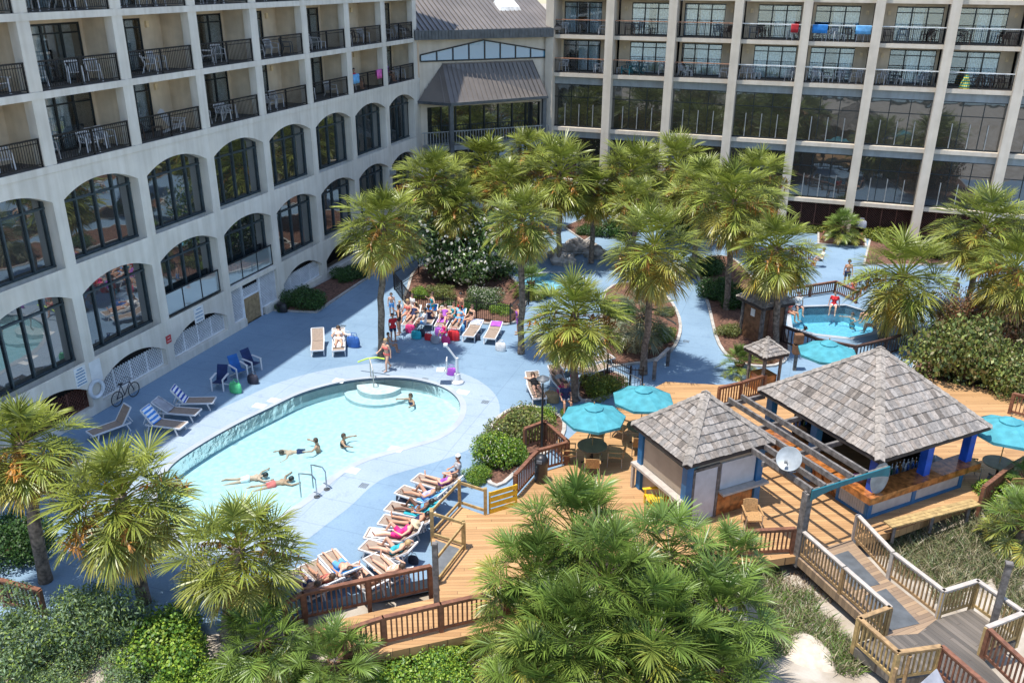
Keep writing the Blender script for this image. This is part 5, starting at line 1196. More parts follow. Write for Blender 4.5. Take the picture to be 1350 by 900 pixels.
# ================================================================ UMBRELLAS, TABLES, CHAIRS
def build_umbrella():
    o = empty('patio_umbrella'); n = 8; r = 1.32; zb, zt_ = 2.12, 2.62; b = MB()
    def pt(k, t, lift=0): a = 2*math.pi*k/n+.2; sag = .04*math.sin(math.pi*t); return (r*t*math.cos(a), r*t*math.sin(a), zt_+(zb-zt_)*t**1.15-sag*0+lift)
    for k in range(n):
        for i in range(6):
            t0, t1 = .22+.78*i/6, .22+.78*(i+1)/6; m0 = [(pt(k, t)[q]+pt(k+1, t)[q])/2 for t in (t0, t1) for q in range(3)]; m0[2] -= .06*t0; m0[5] -= .06*t1
            b.pts([pt(k, t0), m0[:3], m0[3:], pt(k, t1)], [(0, 1, 2, 3)]); b.pts([m0[:3], pt(k+1, t0), pt(k+1, t1), m0[3:]], [(0, 1, 2, 3)])
        e0, e1 = pt(k, 1), pt(k+1, 1); b.pts([e0, e1, (e1[0]*.995, e1[1]*.995, e1[2]-.12), (e0[0]*.995, e0[1]*.995, e0[2]-.12)], [(0, 1, 2, 3)])
    b.build('canopy', M['umbrella'], o, flip=False)
    b = MB()
    for k in range(n):
        b.pts([(0, 0, zt_+.10), pt(k, .30, .05), pt(k+1, .30, .05)], [(0, 1, 2)]); e0, e1 = pt(k, .30, .05), pt(k+1, .30, .05); b.pts([e0, e1, (e1[0], e1[1], e1[2]-.06), (e0[0], e0[1], e0[2]-.06)], [(0, 1, 2, 3)])
    b.build('vent', M['umbrella'], o, flip=False)
    b = MB(); b.tube([(0, 0, 0), (0, 0, zt_+.1)], .022, 8); b.ell((0, 0, zt_+.14), (.03, .03, .05)); b.build('pole', M['wicker'], o)
    for k in range(n): b = MB(); p0 = pt(k, .2); p1 = pt(k, .99); b.beam((p0[0], p0[1], p0[2]-.03), (p1[0], p1[1], p1[2]-.03), .018, .022); b.beam((.03, 0, 1.85) if 0 else (.03*math.cos(2*math.pi*k/n+.2), .03*math.sin(2*math.pi*k/n+.2), 1.8), (pt(k, .55)[0], pt(k, .55)[1], pt(k, .55)[2]-.04), .014, .018); b.build('rib', M['alu'], o)
    b = MB(); b.lathe([(.28, 0), (.28, .05), (.06, .08), (.05, .3), (.001, .3)], n=18); b.build('base', M['black'], o)
    return o
def build_table(rt=.58):
    o = empty('patio_table'); b = MB(); b.lathe([(.001, .70), (rt-.02, .70), (rt, .71), (rt, .735), (rt-.02, .745), (.001, .745)], n=32); b.build('tabletop', M['table_top'], o)
    b = MB(); b.tube([(0, 0, .03), (0, 0, .70)], .05, 10); b.build('pedestal', M['black'], o)
    for k in range(4): a = k*math.pi/2+.4; b = MB(); b.beam((0, 0, .05), (.42*math.cos(a), .42*math.sin(a), .02), .05, .04); b.build('leg', M['black'], o)
    return o
def build_armchair():
    o = empty('wicker_armchair'); b = MB(); b.box(-.27, .27, -.26, .27, .40, .45); b.build('seat', M['wicker'], o)
    b = MB(); n = 8; b_ = 0
    for i in range(n): 
        u0, u1 = -.27+.54*i/n, -.27+.54*(i+1)/n; f = lambda u: .27+.05-.10*(u/.27)**2*.3; b.hexa([(u0, f(u0)-.0, .45), (u1, f(u1), .45), (u1, f(u1)+.03, .45), (u0, f(u0)+.03, .45), (u0*.92, f(u0)+.10, .90-.03*(abs(u0)/.27)**3), (u1*.92, f(u1)+.10, .90-.03*(abs(u1)/.27)**3), (u1*.92, f(u1)+.13, .90-.03*(abs(u1)/.27)**3), (u0*.92, f(u0)+.13, .90-.03*(abs(u0)/.27)**3)])
    b.build('backrest', M['wicker'], o)
    for sx_ in (-1, 1):
        for y in (-.25, .27): b = MB(); b.tube([(sx_*.27, y, .64 if y < 0 else .42), (sx_*.28, y*1.05, 0)], .017, 8); b.build('leg', M['alu'], o)
        b = MB(); b.beam((sx_*.29, -.28, .65), (sx_*.28, .36, .67), .055, .03); b.build('arm', M['wicker'], o)
    return o
UM = build_umbrella(); used = set()
def place(proto, p, rz, label, cat, group, s=1):
    o = proto if proto.name not in used else copy_tree(proto); used.add(proto.name); o.location = p; o.rotation_euler = (0, 0, rz); o.scale = (s, s, s); tag(o, label, cat, group); return o
def umb(px, py, z, label, s=1.0, k=0, rz=0):
    t = G(px, py, z+2.3*s); p = Vector((t.x, t.y, z)); place(UM, p, rz, label, 'umbrella', 'turquoise patio umbrellas', s); return p
TB = build_table(); CH = build_armchair()
u1 = umb(783, 544, ZD, 'left of the two turquoise umbrellas beside the kiosk, above a round table', .93, rz=.2)
u2 = umb(848, 520, ZD, 'right of the two turquoise umbrellas beside the kiosk, nearest its roof', .93, rz=.5)
u3 = umb(1092, 459, 0, 'turquoise umbrella by the dark spa railing behind the bar roof', 1.0, rz=.35)
u4 = umb(1330, 562, ZD, 'turquoise umbrella cut by the right edge, beside the bar', .98, rz=.1)
for p, l in ((u1, 'round brown table under the left kiosk umbrella'), (u2, 'round brown table under the right kiosk umbrella'), (u4, 'round brown table under the right edge umbrella')): place(TB, p+Vector((0, 0, .001)), 0, l, 'table', 'round patio tables', 1.0)
def chair_at(p, ang, r, label): q = p+Vector((math.cos(ang)*r, math.sin(ang)*r, 0)); place(CH, q, ang-math.pi/2, label, 'chair', 'wicker armchairs')
for a, l in ((-75, 'wicker armchair pulled out toward the camera at the left umbrella table'), (200, 'wicker armchair on the left side of the left umbrella table'), (10, 'wicker armchair in the umbrella shade right of the left table'), (95, 'wicker armchair behind the left umbrella table')): chair_at(u1, R(a), .88, l)
for a, l in ((-80, 'wicker armchair facing away beside the kiosk corner, at the right umbrella table'), (60, 'wicker armchair behind the right umbrella table'), (170, 'wicker armchair between the two umbrella tables')): chair_at(u2, R(a), .9, l)
for a, l in ((190, 'wicker armchair at the right edge table, nearest the bar'), (-70, 'wicker armchair at the right edge table, seen over the counter end')): chair_at(u4, R(a), .92, l)
p = G(990, 695, ZD); place(CH, p, R(20), 'single wicker armchair standing alone by the kiosk door', 'chair', 'wicker armchairs')
# bin, lamp post, sundry
p = G(713, 634, ZD); o = empty('litter_bin', p, 0, 'black round litter bin with domed lid on the timber deck', 'litter bin'); b = MB(); b.lathe([(.001, 0), (.24, 0), (.245, .03), (.245, .78), (.26, .80), (.26, .84), (.001, .84)], n=24); b.build('body', M['black'], o, True); b = MB(); b.lathe([(.26, .84), (.25, .95), (.19, 1.06), (.10, 1.12), (.001, 1.14)], n=24); b.build('lid', M['black'], o, True); b = MB(); b.box(-.1, .1, -.262, -.22, .88, 1.0); b.build('flap', M['mattgrey'], o)
p = G(714, 588, ZD); o = empty('lamp_post', p, 0, 'slim black lamp post with flat round lantern at the stair landing', 'lamp post'); h = HZ(p, 714, 498)-ZD; b = MB(); b.tube([(0, 0, 0), (0, 0, h-.1)], [.055, .035], 10); b.build('pole', M['black'], o); b = MB(); b.lathe([(.001, h+.12), (.06, h+.1), (.26, h-.02), (.26, h-.05), (.001, h-.05)], n=20); b.build('lamp_shade', M['gutter'], o, True); b = MB(); b.lathe([(.001, h-.05), (.12, h-.05), (.10, h-.18), (.001, h-.18)], n=16); b.build('lantern', M['sign_white'], o)
p = G(1183, 905, ZD); o = empty('information_board', p, R(58), 'tilted grey information board seen edge on at the boardwalk landing', 'sign'); b = MB(); b.beam((-.45, -.2, 1.0), (.45, -.2, 1.0), .7, .03); b.xf(Matrix.Translation((0, 0, .1)) @ Matrix.Rotation(R(50), 4, 'X')); b.build('panel', M['sign_grey'], o)
for x in (-.35, .35): b = MB(); b.beam((x, 0, -.4), (x, 0, .85), .08, .08); b.build('post', M['lumber_pale'], o)
b = MB(); p = G(1308, 826, ZD); b.box(-.08, .08, -.08, .08, -.3, 2.2); b.box(-.1, .1, -.1, .1, 2.2, 2.26); b.build('weathered_post', M['old_wood'], None, loc=p, label='tall grey wooden post rising above the landing railing', cat='post')
p = G(603, 505, 0); o = empty('pool_lift', p, R(200), 'white pool lift with folding seat and mast at the pool edge', 'pool lift'); b = MB(); b.lathe([(.001, 0), (.30, 0), (.30, .10), (.18, .2), (.14, .5), (.001, .5)], n=18); b.build('base', M['white_plastic'], o); b = MB(); b.tube([(0, 0, .5), (0, 0, 1.3)], .07, 10); b.tube([(0, 0, 1.2), (.5, 0, 1.95)], .05, 8); b.box(.42, .6, -.12, .12, 1.9, 2.0); b.build('mast', M['white_plastic'], o); b = MB(); b.hexa([(.45, -.25, .65), (.95, -.25, .65), (.95, .25, .65), (.45, .25, .65), (.45, -.25, .71), (.95, -.25, .71), (.95, .25, .71), (.45, .25, .71)]); b.box(.45, .50, -.25, .25, .71, 1.25); b.build('seat', M['white_plastic'], o); b = MB(); b.tube([(.1, .1, .9), (.5, .2, .9), (.6, .2, .7)], .03, 8); b.build('arm', M['chrome'], o)
# ladders and handrails of the pool
p0, p1 = G(402, 655, 0), G(432, 638, 0)
for k, (pa, pb) in enumerate((((424, 642), (400, 652)), ((430, 650), (406, 661)))): pass
o = empty('pool_ladder', (0, 0, 0), 0, 'pair of grey steel grab rails at the lower right pool edge', 'pool ladder')
for (x0, y0, x1, y1) in ((397, 655, 418, 655), (413, 643, 431, 645)):
    a, c = G(x0, y0, -.3), G(x1, y1, 0); b = MB(); b.tube([a, Vector((a.x, a.y, .72)), a.lerp(c, .25)+Vector((0, 0, 1.0)), a.lerp(c, .8)+Vector((0, 0, .95)), c+Vector((0, 0, .75)), c], .03, 8); b.build('grab_rail', M['chrome'], o, True); b = MB(); b.lathe([(.001, 0), (.12, 0), (.12, .02), (.001, .02)], c=(c.x, c.y, .01), n=12); b.build('flange', M['gutter'], o)
o = empty('step_handrail', (0, 0, 0), 0, 'bronze handrail rising from the curved pool steps', 'handrail'); a, c = G(493, 512, -.3), G(489, 497, 0); b = MB(); b.tube([a, Vector((a.x, a.y, .65)), a.lerp(c, .3)+Vector((0, 0, .95)), c+Vector((0, 0, .95)), c], .028, 8); b.build('grab_rail', M['alu'], o, True)
b = MB(); a, c = G(472, 477, .5), G(507, 473, .9); b.tube([a, a.lerp(c, .35)+Vector((0, 0, .12)), a.lerp(c, .7)+Vector((0, 0, .12)), c], .035, 10); b.build('pool_noodle', M['noodle'], None, True, label='lime green foam noodle lying over the step handrail', cat='pool noodle')
# fountain rocks by the wading pool
b = MB(); rr = random.Random(3)
RKS = [(735, 340), (748, 334), (760, 330), (775, 328), (785, 338), (742, 347)]
for i, (x, y) in enumerate(RKS):
    p = G(x, y, 0); bm = bmesh.new(); bmesh.ops.create_icosphere(bm, subdivisions=3, radius=.8)
    for v in bm.verts: v.co *= 1+.22*math.sin(v.co.x*5+i)*math.cos(v.co.y*4+i*2)+.08*math.sin(v.co.z*11); v.co.z *= .6
    me = bpy.data.meshes.new('boulder'); bm.to_mesh(me); bm.free(); me.materials.append(M['rock']); inst('boulder', me, (p.x, p.y, .25), i, .8+.3*(i % 3)*.5, None, ['pale boulder nearest the thin palm trunk by the wading pool', 'pale boulder second along the wading pool waterfall', 'flat boulder in the middle of the waterfall', 'grey boulder at the top of the waterfall', 'boulder at the right end of the waterfall by the yellow palm', 'low boulder at the water edge of the wading pool'][i], 'boulder', 'boulders of the small waterfall')
b = MB(); a, c = G(742, 352, 0), G(775, 350, 0); b.tube([a, a+Vector((0, 0, .9)), c+Vector((0, 0, .9)), c], .03, 8); b.build('metal_handrail', M['steel_grey'], None, True, label='steel handrail in the shade beside the waterfall boulders', cat='handrail')
b = MB(); p = G(1065, 868, -.35)
bm = bmesh.new(); bmesh.ops.create_icosphere(bm, subdivisions=4, radius=1.0)
for v in bm.verts: v.co *= 1+.07*math.sin(v.co.x*4+v.co.y*3)+.03*math.sin(v.co.y*9); v.co.z *= .5
me = bpy.data.meshes.new('sand_mound'); bm.to_mesh(me); bm.free(); me.materials.append(mat('pale_sand', (.56, .49, .40), .95, var=.12, scale=4, bump=.6, bscale=30, col2=(.45, .38, .30))); me.polygons.foreach_set('use_smooth', [True]*len(me.polygons)); o = inst('sand_mound', me, p, 0, .85); tag(o, kind='structure')
for (q_, lab) in (([(1090, 735), (1118, 726), (1160, 770), (1128, 778)], 'dark rubber mat on the pale boardwalk, nearer the bar'), ([(1138, 786), (1168, 776), (1212, 822), (1170, 832)], 'dark rubber mat on the pale boardwalk, nearer the landing')):
    b = MB(); b.prism(ccw(ppoly(q_, ZD)), ZD+.011, ZD+.02); b.build('rubber_mat', M['rubber'], None, label=lab, cat='mat')
# brick planter under the cycad
b = MB(); pl = ccw(ppoly([(1084, 322), (1136, 325), (1136, 315), (1084, 312)])); b.prism(pl, 0, .45); b.build('planter', M['rail_brown'], None, label='low reddish planter wall under the bright cycad', cat='planter')
# ================================================================ LOUNGERS
def build_lounger(ang):
    o = empty('sun_lounger'); a = R(ang); hx_ = .22; bx, bz = math.cos(a), math.sin(a); BL = .78
    b = MB(); b.hexa([(-1.0, -.29, .355), (hx_, -.29, .355), (hx_, .29, .355), (-1.0, .29, .355), (-1.0, -.29, .375), (hx_, -.29, .375), (hx_, .29, .375), (-1.0, .29, .375)]); b.build('seat', M['sling'], o)
    q = lambda t, n_=0: (hx_+bx*BL*t-bz*n_, bz*BL*t+.365+bx*n_)
    b = MB(); p0, p1, p2, p3 = q(.02, -.01), q(1, -.01), q(1, .012), q(.02, .012)
    b.hexa([(p0[0], -.29, p0[1]), (p1[0], -.29, p1[1]), (p1[0], .29, p1[1]), (p0[0], .29, p0[1]), (p3[0], -.29, p3[1]), (p2[0], -.29, p2[1]), (p2[0], .29, p2[1]), (p3[0], .29, p3[1])]); b.build('backrest', M['sling'], o)
    fr = MB()
    for s in (-1, 1): fr.beam((-1.03, s*.31, .36), (hx_+.35, s*.31, .36), .045, .06)
    fr.beam((-1.03, -.31, .36), (-1.03, .31, .36), .045, .06); fr.beam((hx_+.35, -.31, .36), (hx_+.35, .31, .36), .04, .05); fr.build('frame', M['white_plastic'], o)
    fb = MB()
    for s in (-1, 1): e = q(1.02); fb.beam((hx_, s*.31, .37), (e[0], s*.31, e[1]), .045, .05)
    e = q(1.02); fb.beam((e[0], -.31, e[1]), (e[0], .31, e[1]), .05, .06); fb.build('back_frame', M['white_plastic'], o)
    for s in (-1, 1):
        for x, dx in ((-.78, -.12), (.38, .12)): b = MB(); b.beam((x, s*.30, .35), (x+dx, s*.31, 0), .05, .045); b.build('leg', M['white_plastic'], o)
    st_ = MB(); e = q(.6)
    for s in (-1, 1): st_.beam((e[0], s*.27, e[1]), (hx_+.45, s*.27, .36), .03, .03)
    st_.build('brace', M['white_plastic'], o); return o
LG = {a: build_lounger(a) for a in (12, 35, 55)}
def lounger(hp, fp, ang, label, group='sun loungers on the pool deck', z=0.0):
    H, F_ = G(*hp, z), G(*fp, z); d = (H-F_); rz = math.atan2(d.y, d.x); c = (H+F_)/2; c = F_+d.normalized()*1.03
    place(LG[ang], c, rz, label, 'sun lounger', group); return c, rz, ang
def towel(lg, m, label, t0=-.55, t1=.95, w_=.56, dx=0, name='beach_towel'):
    "cloth following seat and backrest; t in metres along the lounger from the hinge"
    c, rz, ang = lg; a = R(ang); b = MB(); n = 14; rr = random.Random(len(label)); m_ = 5
    for i in range(n+1):
        t = t0+(t1-t0)*i/n
        for j in range(m_+1):
            y = -w_/2+w_*j/m_+rr.uniform(-.012, .012); lift = .025+rr.uniform(0, .018)
            if t < 0: x, z = .22+t, .375+lift
            else: tt = min(t, .80); ov = max(0, t-.80); x, z = .22+math.cos(a)*tt-math.sin(a)*lift+ov*.2, .365+math.sin(a)*tt+math.cos(a)*lift-ov
            b.v.append((x+dx, y, z))
    for i in range(n):
        for j in range(m_): k = i*(m_+1)+j; b._f([k, k+1, k+m_+2, k+m_+1])
    o = b.build(name, m, None, True, loc=c, rz=rz, flip=False, label=label, cat='towel'); s = o.modifiers.new('thick', 'SOLIDIFY'); s.thickness = .012; return o
L_ = {}
L_['a1'] = lounger((421, 438), (419, 471), 35, 'empty tan lounger standing alone, left of the seated sunbather')
L_['a2'] = lounger((448, 440), (447, 471), 35, 'lounger with white towel under a seated sunbather, beside the blue bags')
L_['b1'] = lounger((231, 538), (284, 537), 55, 'tan lounger with navy striped towel over its back, farthest of the three by the wall'); towel(L_['b1'], M['towel_stripe'], 'navy and white striped towel over the farthest of three loungers', -.1, .95)
L_['b2'] = lounger((207, 549), (263, 553), 35, 'tan lounger with grey towel, middle of the three by the wall'); towel(L_['b2'], M['sling'] if 0 else M['sign_grey'], 'grey towel over the middle of three loungers', -.05, .95)
L_['b3'] = lounger((180, 563), (244, 571), 55, 'tan lounger nearest the shaggy palm, with sky blue striped towel'); towel(L_['b3'], M['towel_stripe_sky'], 'sky blue striped towel over the lounger nearest the shaggy palm', -.05, 1.0)
L_['c1'] = lounger((637, 424), (617, 452), 12, 'flat tan lounger left of the purple towel lounger, before the iron fence'); 
L_['c2'] = lounger((662, 424), (645, 455), 12, 'flat tan lounger with purple towel, nearest the fence corner')
towel(L_['c1'], M['towel_stripe'], 'navy striped towel at the head of the flat lounger before the fence', .25, .85); towel(L_['c2'], M['towel_purple'], 'purple towel bunched at the head of the lounger by the fence corner', .3, .85)
L_['c3'] = lounger((553, 415), (537, 437), 35, 'lounger with a reclining bather under the pale hat, leftmost by the fence'); L_['c4'] = lounger((574, 413), (562, 436), 35, 'empty tan lounger in the crowd by the fence, its backrest raised'); L_['c5'] = lounger((593, 415), (580, 439), 35, 'lounger piled with bags in the crowd by the fence'); L_['c6'] = lounger((612, 418), (598, 442), 35, 'lounger with blue towels in the crowd, left of the flat loungers')
towel(L_['c5'], M['towel_purple'], 'purple towel over the bag laden lounger in the crowd', -.7, .1); towel(L_['c6'], M['towel_sky'], 'sky blue towel over the lounger left of the flat pair', -.3, .8); towel(L_['c4'], M['towel_blue'], 'royal blue towel hanging on the raised lounger back in the crowd', .35, .95)
L_['d1'] = lounger((693, 494), (712, 535), 35, 'lounger with a face down sunbather in black, beside the lamp post'); L_['d2'] = lounger((718, 487), (748, 524), 35, 'lounger with a reclining sunbather, between two loungers left of the palm')
L_['d3'] = lounger((733, 497), (782, 484), 12, 'flat tan lounger pointing at the palm trunk behind the sunbathers'); L_['d4'] = lounger((762, 503), (802, 489), 12, 'flat tan lounger right of the golden palm trunk'); L_['d5'] = lounger((752, 490), (806, 478), 12, 'flat tan lounger farthest back beside the ramp fence')
g_e = 'sun loungers on the pool deck'
L_['e1'] = lounger((597, 655), (548, 640), 35, 'lounger nearest the new lumber barrier, farthest of the front row'); L_['e2'] = lounger((577, 673), (527, 656), 35, 'front row lounger with a bather in lavender'); L_['e3'] = lounger((566, 690), (512, 678), 35, 'front row lounger with a tanned bather on a teal towel'); L_['e4'] = lounger((556, 722), (484, 714), 35, 'front row lounger with a white towel and a bather in pink')
L_['e5'] = lounger((528, 775), (490, 744), 35, 'front row lounger behind the brown railing post, pale bather on it'); L_['e6'] = lounger((462, 774), (432, 740), 35, 'front row lounger with a bather on a royal blue towel'); L_['e9'] = lounger((563, 707), (503, 696), 35, 'front row lounger with a bather in navy, between the teal towel and the pink bather'); L_['e10'] = lounger((543, 748), (480, 729), 35, 'front row lounger with a bather in green blue below the pink bather'); L_['e11'] = lounger((440, 790), (408, 754), 35, 'front row lounger with a bather in coral beside the white towels')
L_['e7'] = lounger((420, 800), (385, 765), 35, 'front row lounger covered in white towels beside the shaggy palm'); L_['e8'] = lounger((496, 790), (462, 758), 35, 'empty dark front row lounger hidden behind the railing balusters')
towel(L_['e4'], M['towel_white'], 'white towel over the foot of the lounger with the pink bather', -1.15, -.45); towel(L_['e3'], M['towel_teal'], 'teal towel under the tanned bather', -.5, .85, .6); towel(L_['e6'], M['towel_blue'], 'royal blue towel under a bather by the brown railing', -.4, .85, .6); towel(L_['e7'], M['towel_white'], 'crumpled white towel on the lounger beside the shaggy palm', -.9, .8, .6); towel(L_['e2'], M['towel_sky'], 'sky blue towel under the lavender bather', -.3, .8, .6); towel(L_['a2'], M['towel_white'], 'white towel under the seated sunbather on the blue deck', -.9, .7, .6)
lounger((113, 640), (70, 668), 35, 'white framed lounger glimpsed between the two left palms'); lounger((158, 568), (120, 582), 55, 'white framed lounger behind the left palm fans by the wall')
# ================================================================ CHAIRS
def build_plastic_chair(m, nm='plastic_armchair'):
    o = empty(nm); b = MB(); b.hexa([(-.23, -.24, .42), (.23, -.24, .42), (.20, .22, .39), (-.20, .22, .39), (-.24, -.25, .455), (.24, -.25, .455), (.21, .22, .425), (-.21, .22, .425)]); b.build('seat', m, o)
    b = MB(); 
    for i in range(5): x = -.17+.085*i; b.beam((x, .22, .43), (x*1.15, .38, .84-.03*abs(i-2)), .05, .018, up=(1, 0, 0))
    b.beam((-.22, .385, .83), (.22, .385, .83), .03, .07); b.beam((-.235, .22, .40), (-.235, .385, .84), .04, .04); b.beam((.235, .22, .40), (.235, .385, .84), .04, .04); b.build('backrest', m, o)
    for s in (-1, 1):
        b = MB(); b.beam((s*.26, -.22, .655), (s*.25, .33, .68), .05, .03); b.build('armrest', m, o)
        b = MB(); b.beam((s*.255, -.22, .65), (s*.275, -.27, 0), .045, .05); b.build('leg', m, o); b = MB(); b.beam((s*.23, .22, .42), (s*.25, .36, 0), .045, .05); b.build('leg', m, o)
    return o
def build_side_table(m):
    o = empty('side_table'); b = MB(); b.box(-.23, .23, -.23, .23, .42, .45); b.build('tabletop', m, o)
    for x in (-.19, .19):
        for y in (-.19, .19): b = MB(); b.box(x-.025, x+.025, y-.025, y+.025, 0, .42); b.build('leg', m, o)
    return o
PC = {'w': build_plastic_chair(M['white_plastic']), 'b': build_plastic_chair(M['brown_plastic']), 'g': build_plastic_chair(M['grey_plastic']), 't': slat_chair((0, 0, 0), 0, M['teal_plastic'], '', .85), 'a': slat_chair((0, 0, 0), 0, M['white_plastic'], '', .85), 's': build_side_table(M['white_plastic']), 'd': build_side_table(M['brown_plastic'])}
CN = {'w': ('white plastic armchair', 'chair'), 'b': ('dark brown armchair', 'chair'), 'g': ('grey blue armchair', 'chair'), 't': ('teal slatted adirondack chair', 'chair'), 'a': ('white slatted adirondack chair', 'chair'), 's': ('small white plastic table', 'table'), 'd': ('small dark table', 'table')}
ORD = ['first', 'second', 'third', 'fourth', 'fifth', 'sixth', 'seventh', 'eighth', 'ninth']
def balcony(wing, bi, row, z, items):
    "items: string of kinds with positions along the bay 0..1 (0 = near/left end)"
    cnt = {}
    for (k, t) in items: cnt[k] = cnt.get(k, 0)+1
    seen = {}; rr = random.Random(bi*7+int(z*10)+len(items))
    for (k, t) in sorted(items, key=lambda q: q[1]):
        seen[k] = seen.get(k, 0)+1; pos = '' if cnt[k] == 1 else (['leftmost', 'second from left', 'third from left', 'fourth from left'][seen[k]-1]+' ')
        w_ = 'left wing' if wing == 'L' else 'back wing'
        lab = f"{CN[k][0]}, {pos}on {ORD[bi]} {row} balcony from left, {w_}"
        if wing == 'L': y = 26.05+4.74*(bi-1)+.45+t*3.9; p = Vector((X0-.45-rr.uniform(.05, .55), y, z+.013)); rz = R(90)+rr.uniform(-.7, .7)
        else: x = XR0+BR*bi+.5+t*3.6; p = Vector((x, Y0+.5+rr.uniform(0, .4), z+.022)); rz = rr.uniform(-.6, .6)+(R(60)*(1 if t < .4 else -1) if k in 'wb' and rr.random() < .5 else 0)
        place(PC[k], p, rz, lab, CN[k][1], 'balcony furniture')
zA, zB_, zC = 16.29, 13.5, 10.74
for bi, it in enumerate([[('w', .8)], [('w', .15), ('w', .6), ('w', .82)], [('w', .1), ('w', .4), ('w', .75)], [('w', .3), ('w', .55)], [('w', .4)], [('w', .5)]]): balcony('L', bi, 'top', zA, it)
for bi, it in enumerate([[('a', .82)], [('w', .05), ('w', .62), ('w', .82), ('d', .7)], [('w', .05), ('w', .45), ('w', .68)], [('w', .35), ('w', .62)], [('w', .1), ('w', .5), ('g', .8)], [('w', .15), ('w', .5), ('s', .6)], [('w', .1), ('b', .45), ('w', .75)], [('w', .1), ('w', .45), ('w', .8)]]): balcony('L', bi, 'middle', zB_, it)
for bi, it in enumerate([[('w', .45), ('w', .75)], [('w', .1), ('w', .55), ('w', .75), ('w', .92)], [('d', .4), ('a', .75), ('b', .15)], [('w', .08), ('w', .42), ('w', .65)], [('w', .25), ('w', .6)], [('w', .08), ('w', .25), ('w', .7)], [('w', .3), ('b', .6)], [('w', .15), ('w', .5), ('w', .85)]]): balcony('L', bi, 'lower', zC, it)
for bi, it in enumerate([[('w', .08), ('w', .92), ('g', .5)], [('b', .18), ('b', .38), ('d', .6)], [('g', .72), ('b', .88)], [('g', .15), ('b', .3), ('w', .9)], [('w', .15), ('w', .35), ('s', .52), ('b', .68), ('w', .9)], [('b', .08), ('g', .35), ('b', .8)], [('b', .12), ('b', .75), ('b', .9)]]): balcony('R', bi, 'upper', zB_, it)
for bi, it in enumerate([[('w', .08), ('w', .85), ('s', .95)], [('s', .06), ('t', .22), ('t', .42), ('w', .94)], [('w', .1), ('s', .22), ('w', .92)], [('w', .05), ('w', .15), ('s', .3), ('w', .95)], [('w', .08), ('w', .2), ('s', .35), ('w', .58), ('g', .72), ('w', .9)], [('w', .1), ('g', .3), ('s', .4), ('w', .8), ('g', .92)], [('b', .4), ('b', .6), ('b', .75), ('b', .92)]]): balcony('R', bi, 'lower', zC, it)
def hung_towel(wing, bi, t, z, m, label, w_=.9):
    b = MB(); n = 8
    for i in range(n+1):
        u = -w_/2+w_*i/n; wv = .012*math.sin(i*1.9)
        for (dd, h) in ((.055, .55), (.055+wv, .80), (.05, 1.075), (0, 1.105), (-.05, 1.075), (-.055+wv, .7)): b.v.append((u, dd, h))
    for i in range(n):
        for j in range(5): k = i*6+j; b._f([k, k+6, k+7, k+1])
    o = b.build('beach_towel', m, None, True, flip=False, label=label, cat='towel'); s = o.modifiers.new('thick', 'SOLIDIFY'); s.thickness = .01
    if wing == 'L': o.location = (X0-.08, 26.05+4.74*(bi-1)+.45+t*3.9, z); o.rotation_euler = (0, 0, R(-90))
    else: o.location = (XR0+BR*bi+.5+t*3.6, Y0+.05, z); o.rotation_euler = (0, 0, R(180))
hung_towel('R', 4, .12, zB_, M['towel_blue'], 'royal blue towel over the upper balcony rail of the back wing, left of two', 1.0); hung_towel('R', 4, .9, zB_, M['towel_sky'], 'paler blue towel over the upper balcony rail of the back wing, right of two', 1.0); hung_towel('R', 3, .93, zB_, M['red_cloth'], 'dark red towel over the rail beside the two blue towels', .5)
hung_towel('L', 6, .08, zC, M['towel_sky'], 'sky blue towel over the lower balcony rail beside the pavilion', .8); hung_towel('L', 6, .88, zC, M['towel_pink'], 'pink towel over the lower balcony rail beside the pavilion', .7)
# beach chairs
def beach_chair(p, rz, m, label):
    o = empty('beach_chair', p, rz, label, 'beach chair', 'blue beach chairs by the pool'); b = MB(); b.beam((0, -.28, .40), (0, .22, .33), .50, .02, up=(0, 0, 1)); b.build('seat', m, o); b = MB(); b.beam((0, .22, .33), (0, .52, 1.0), .50, .025, up=(0, -1, 0)); b.build('backrest', m, o)
    for s in (-1, 1):
        b = MB(); b.beam((s*.29, -.30, .60), (s*.29, .36, .62), .09, .03); b.build('armrest', M['white_plastic'], o)
        b = MB(); b.beam((s*.27, -.28, .60), (s*.27, -.30, 0), .05, .06); b.build('leg', M['white_plastic'], o); b = MB(); b.beam((s*.27, -.25, .38), (s*.27, .45, 0), .05, .06); b.build('leg', M['white_plastic'], o)
    return o
beach_chair(G(291, 512, 0), R(-20)+.6, M['navy_canvas'], 'white framed beach chair with navy canvas, nearest the striped towels'); beach_chair(G(316, 497, 0), R(25)+.7, M['blue_canvas'], 'bright blue canvas beach chair, middle of three'); beach_chair(G(334, 488, 0), R(35)+.7, M['navy_canvas'], 'dark navy beach chair farthest right of three')
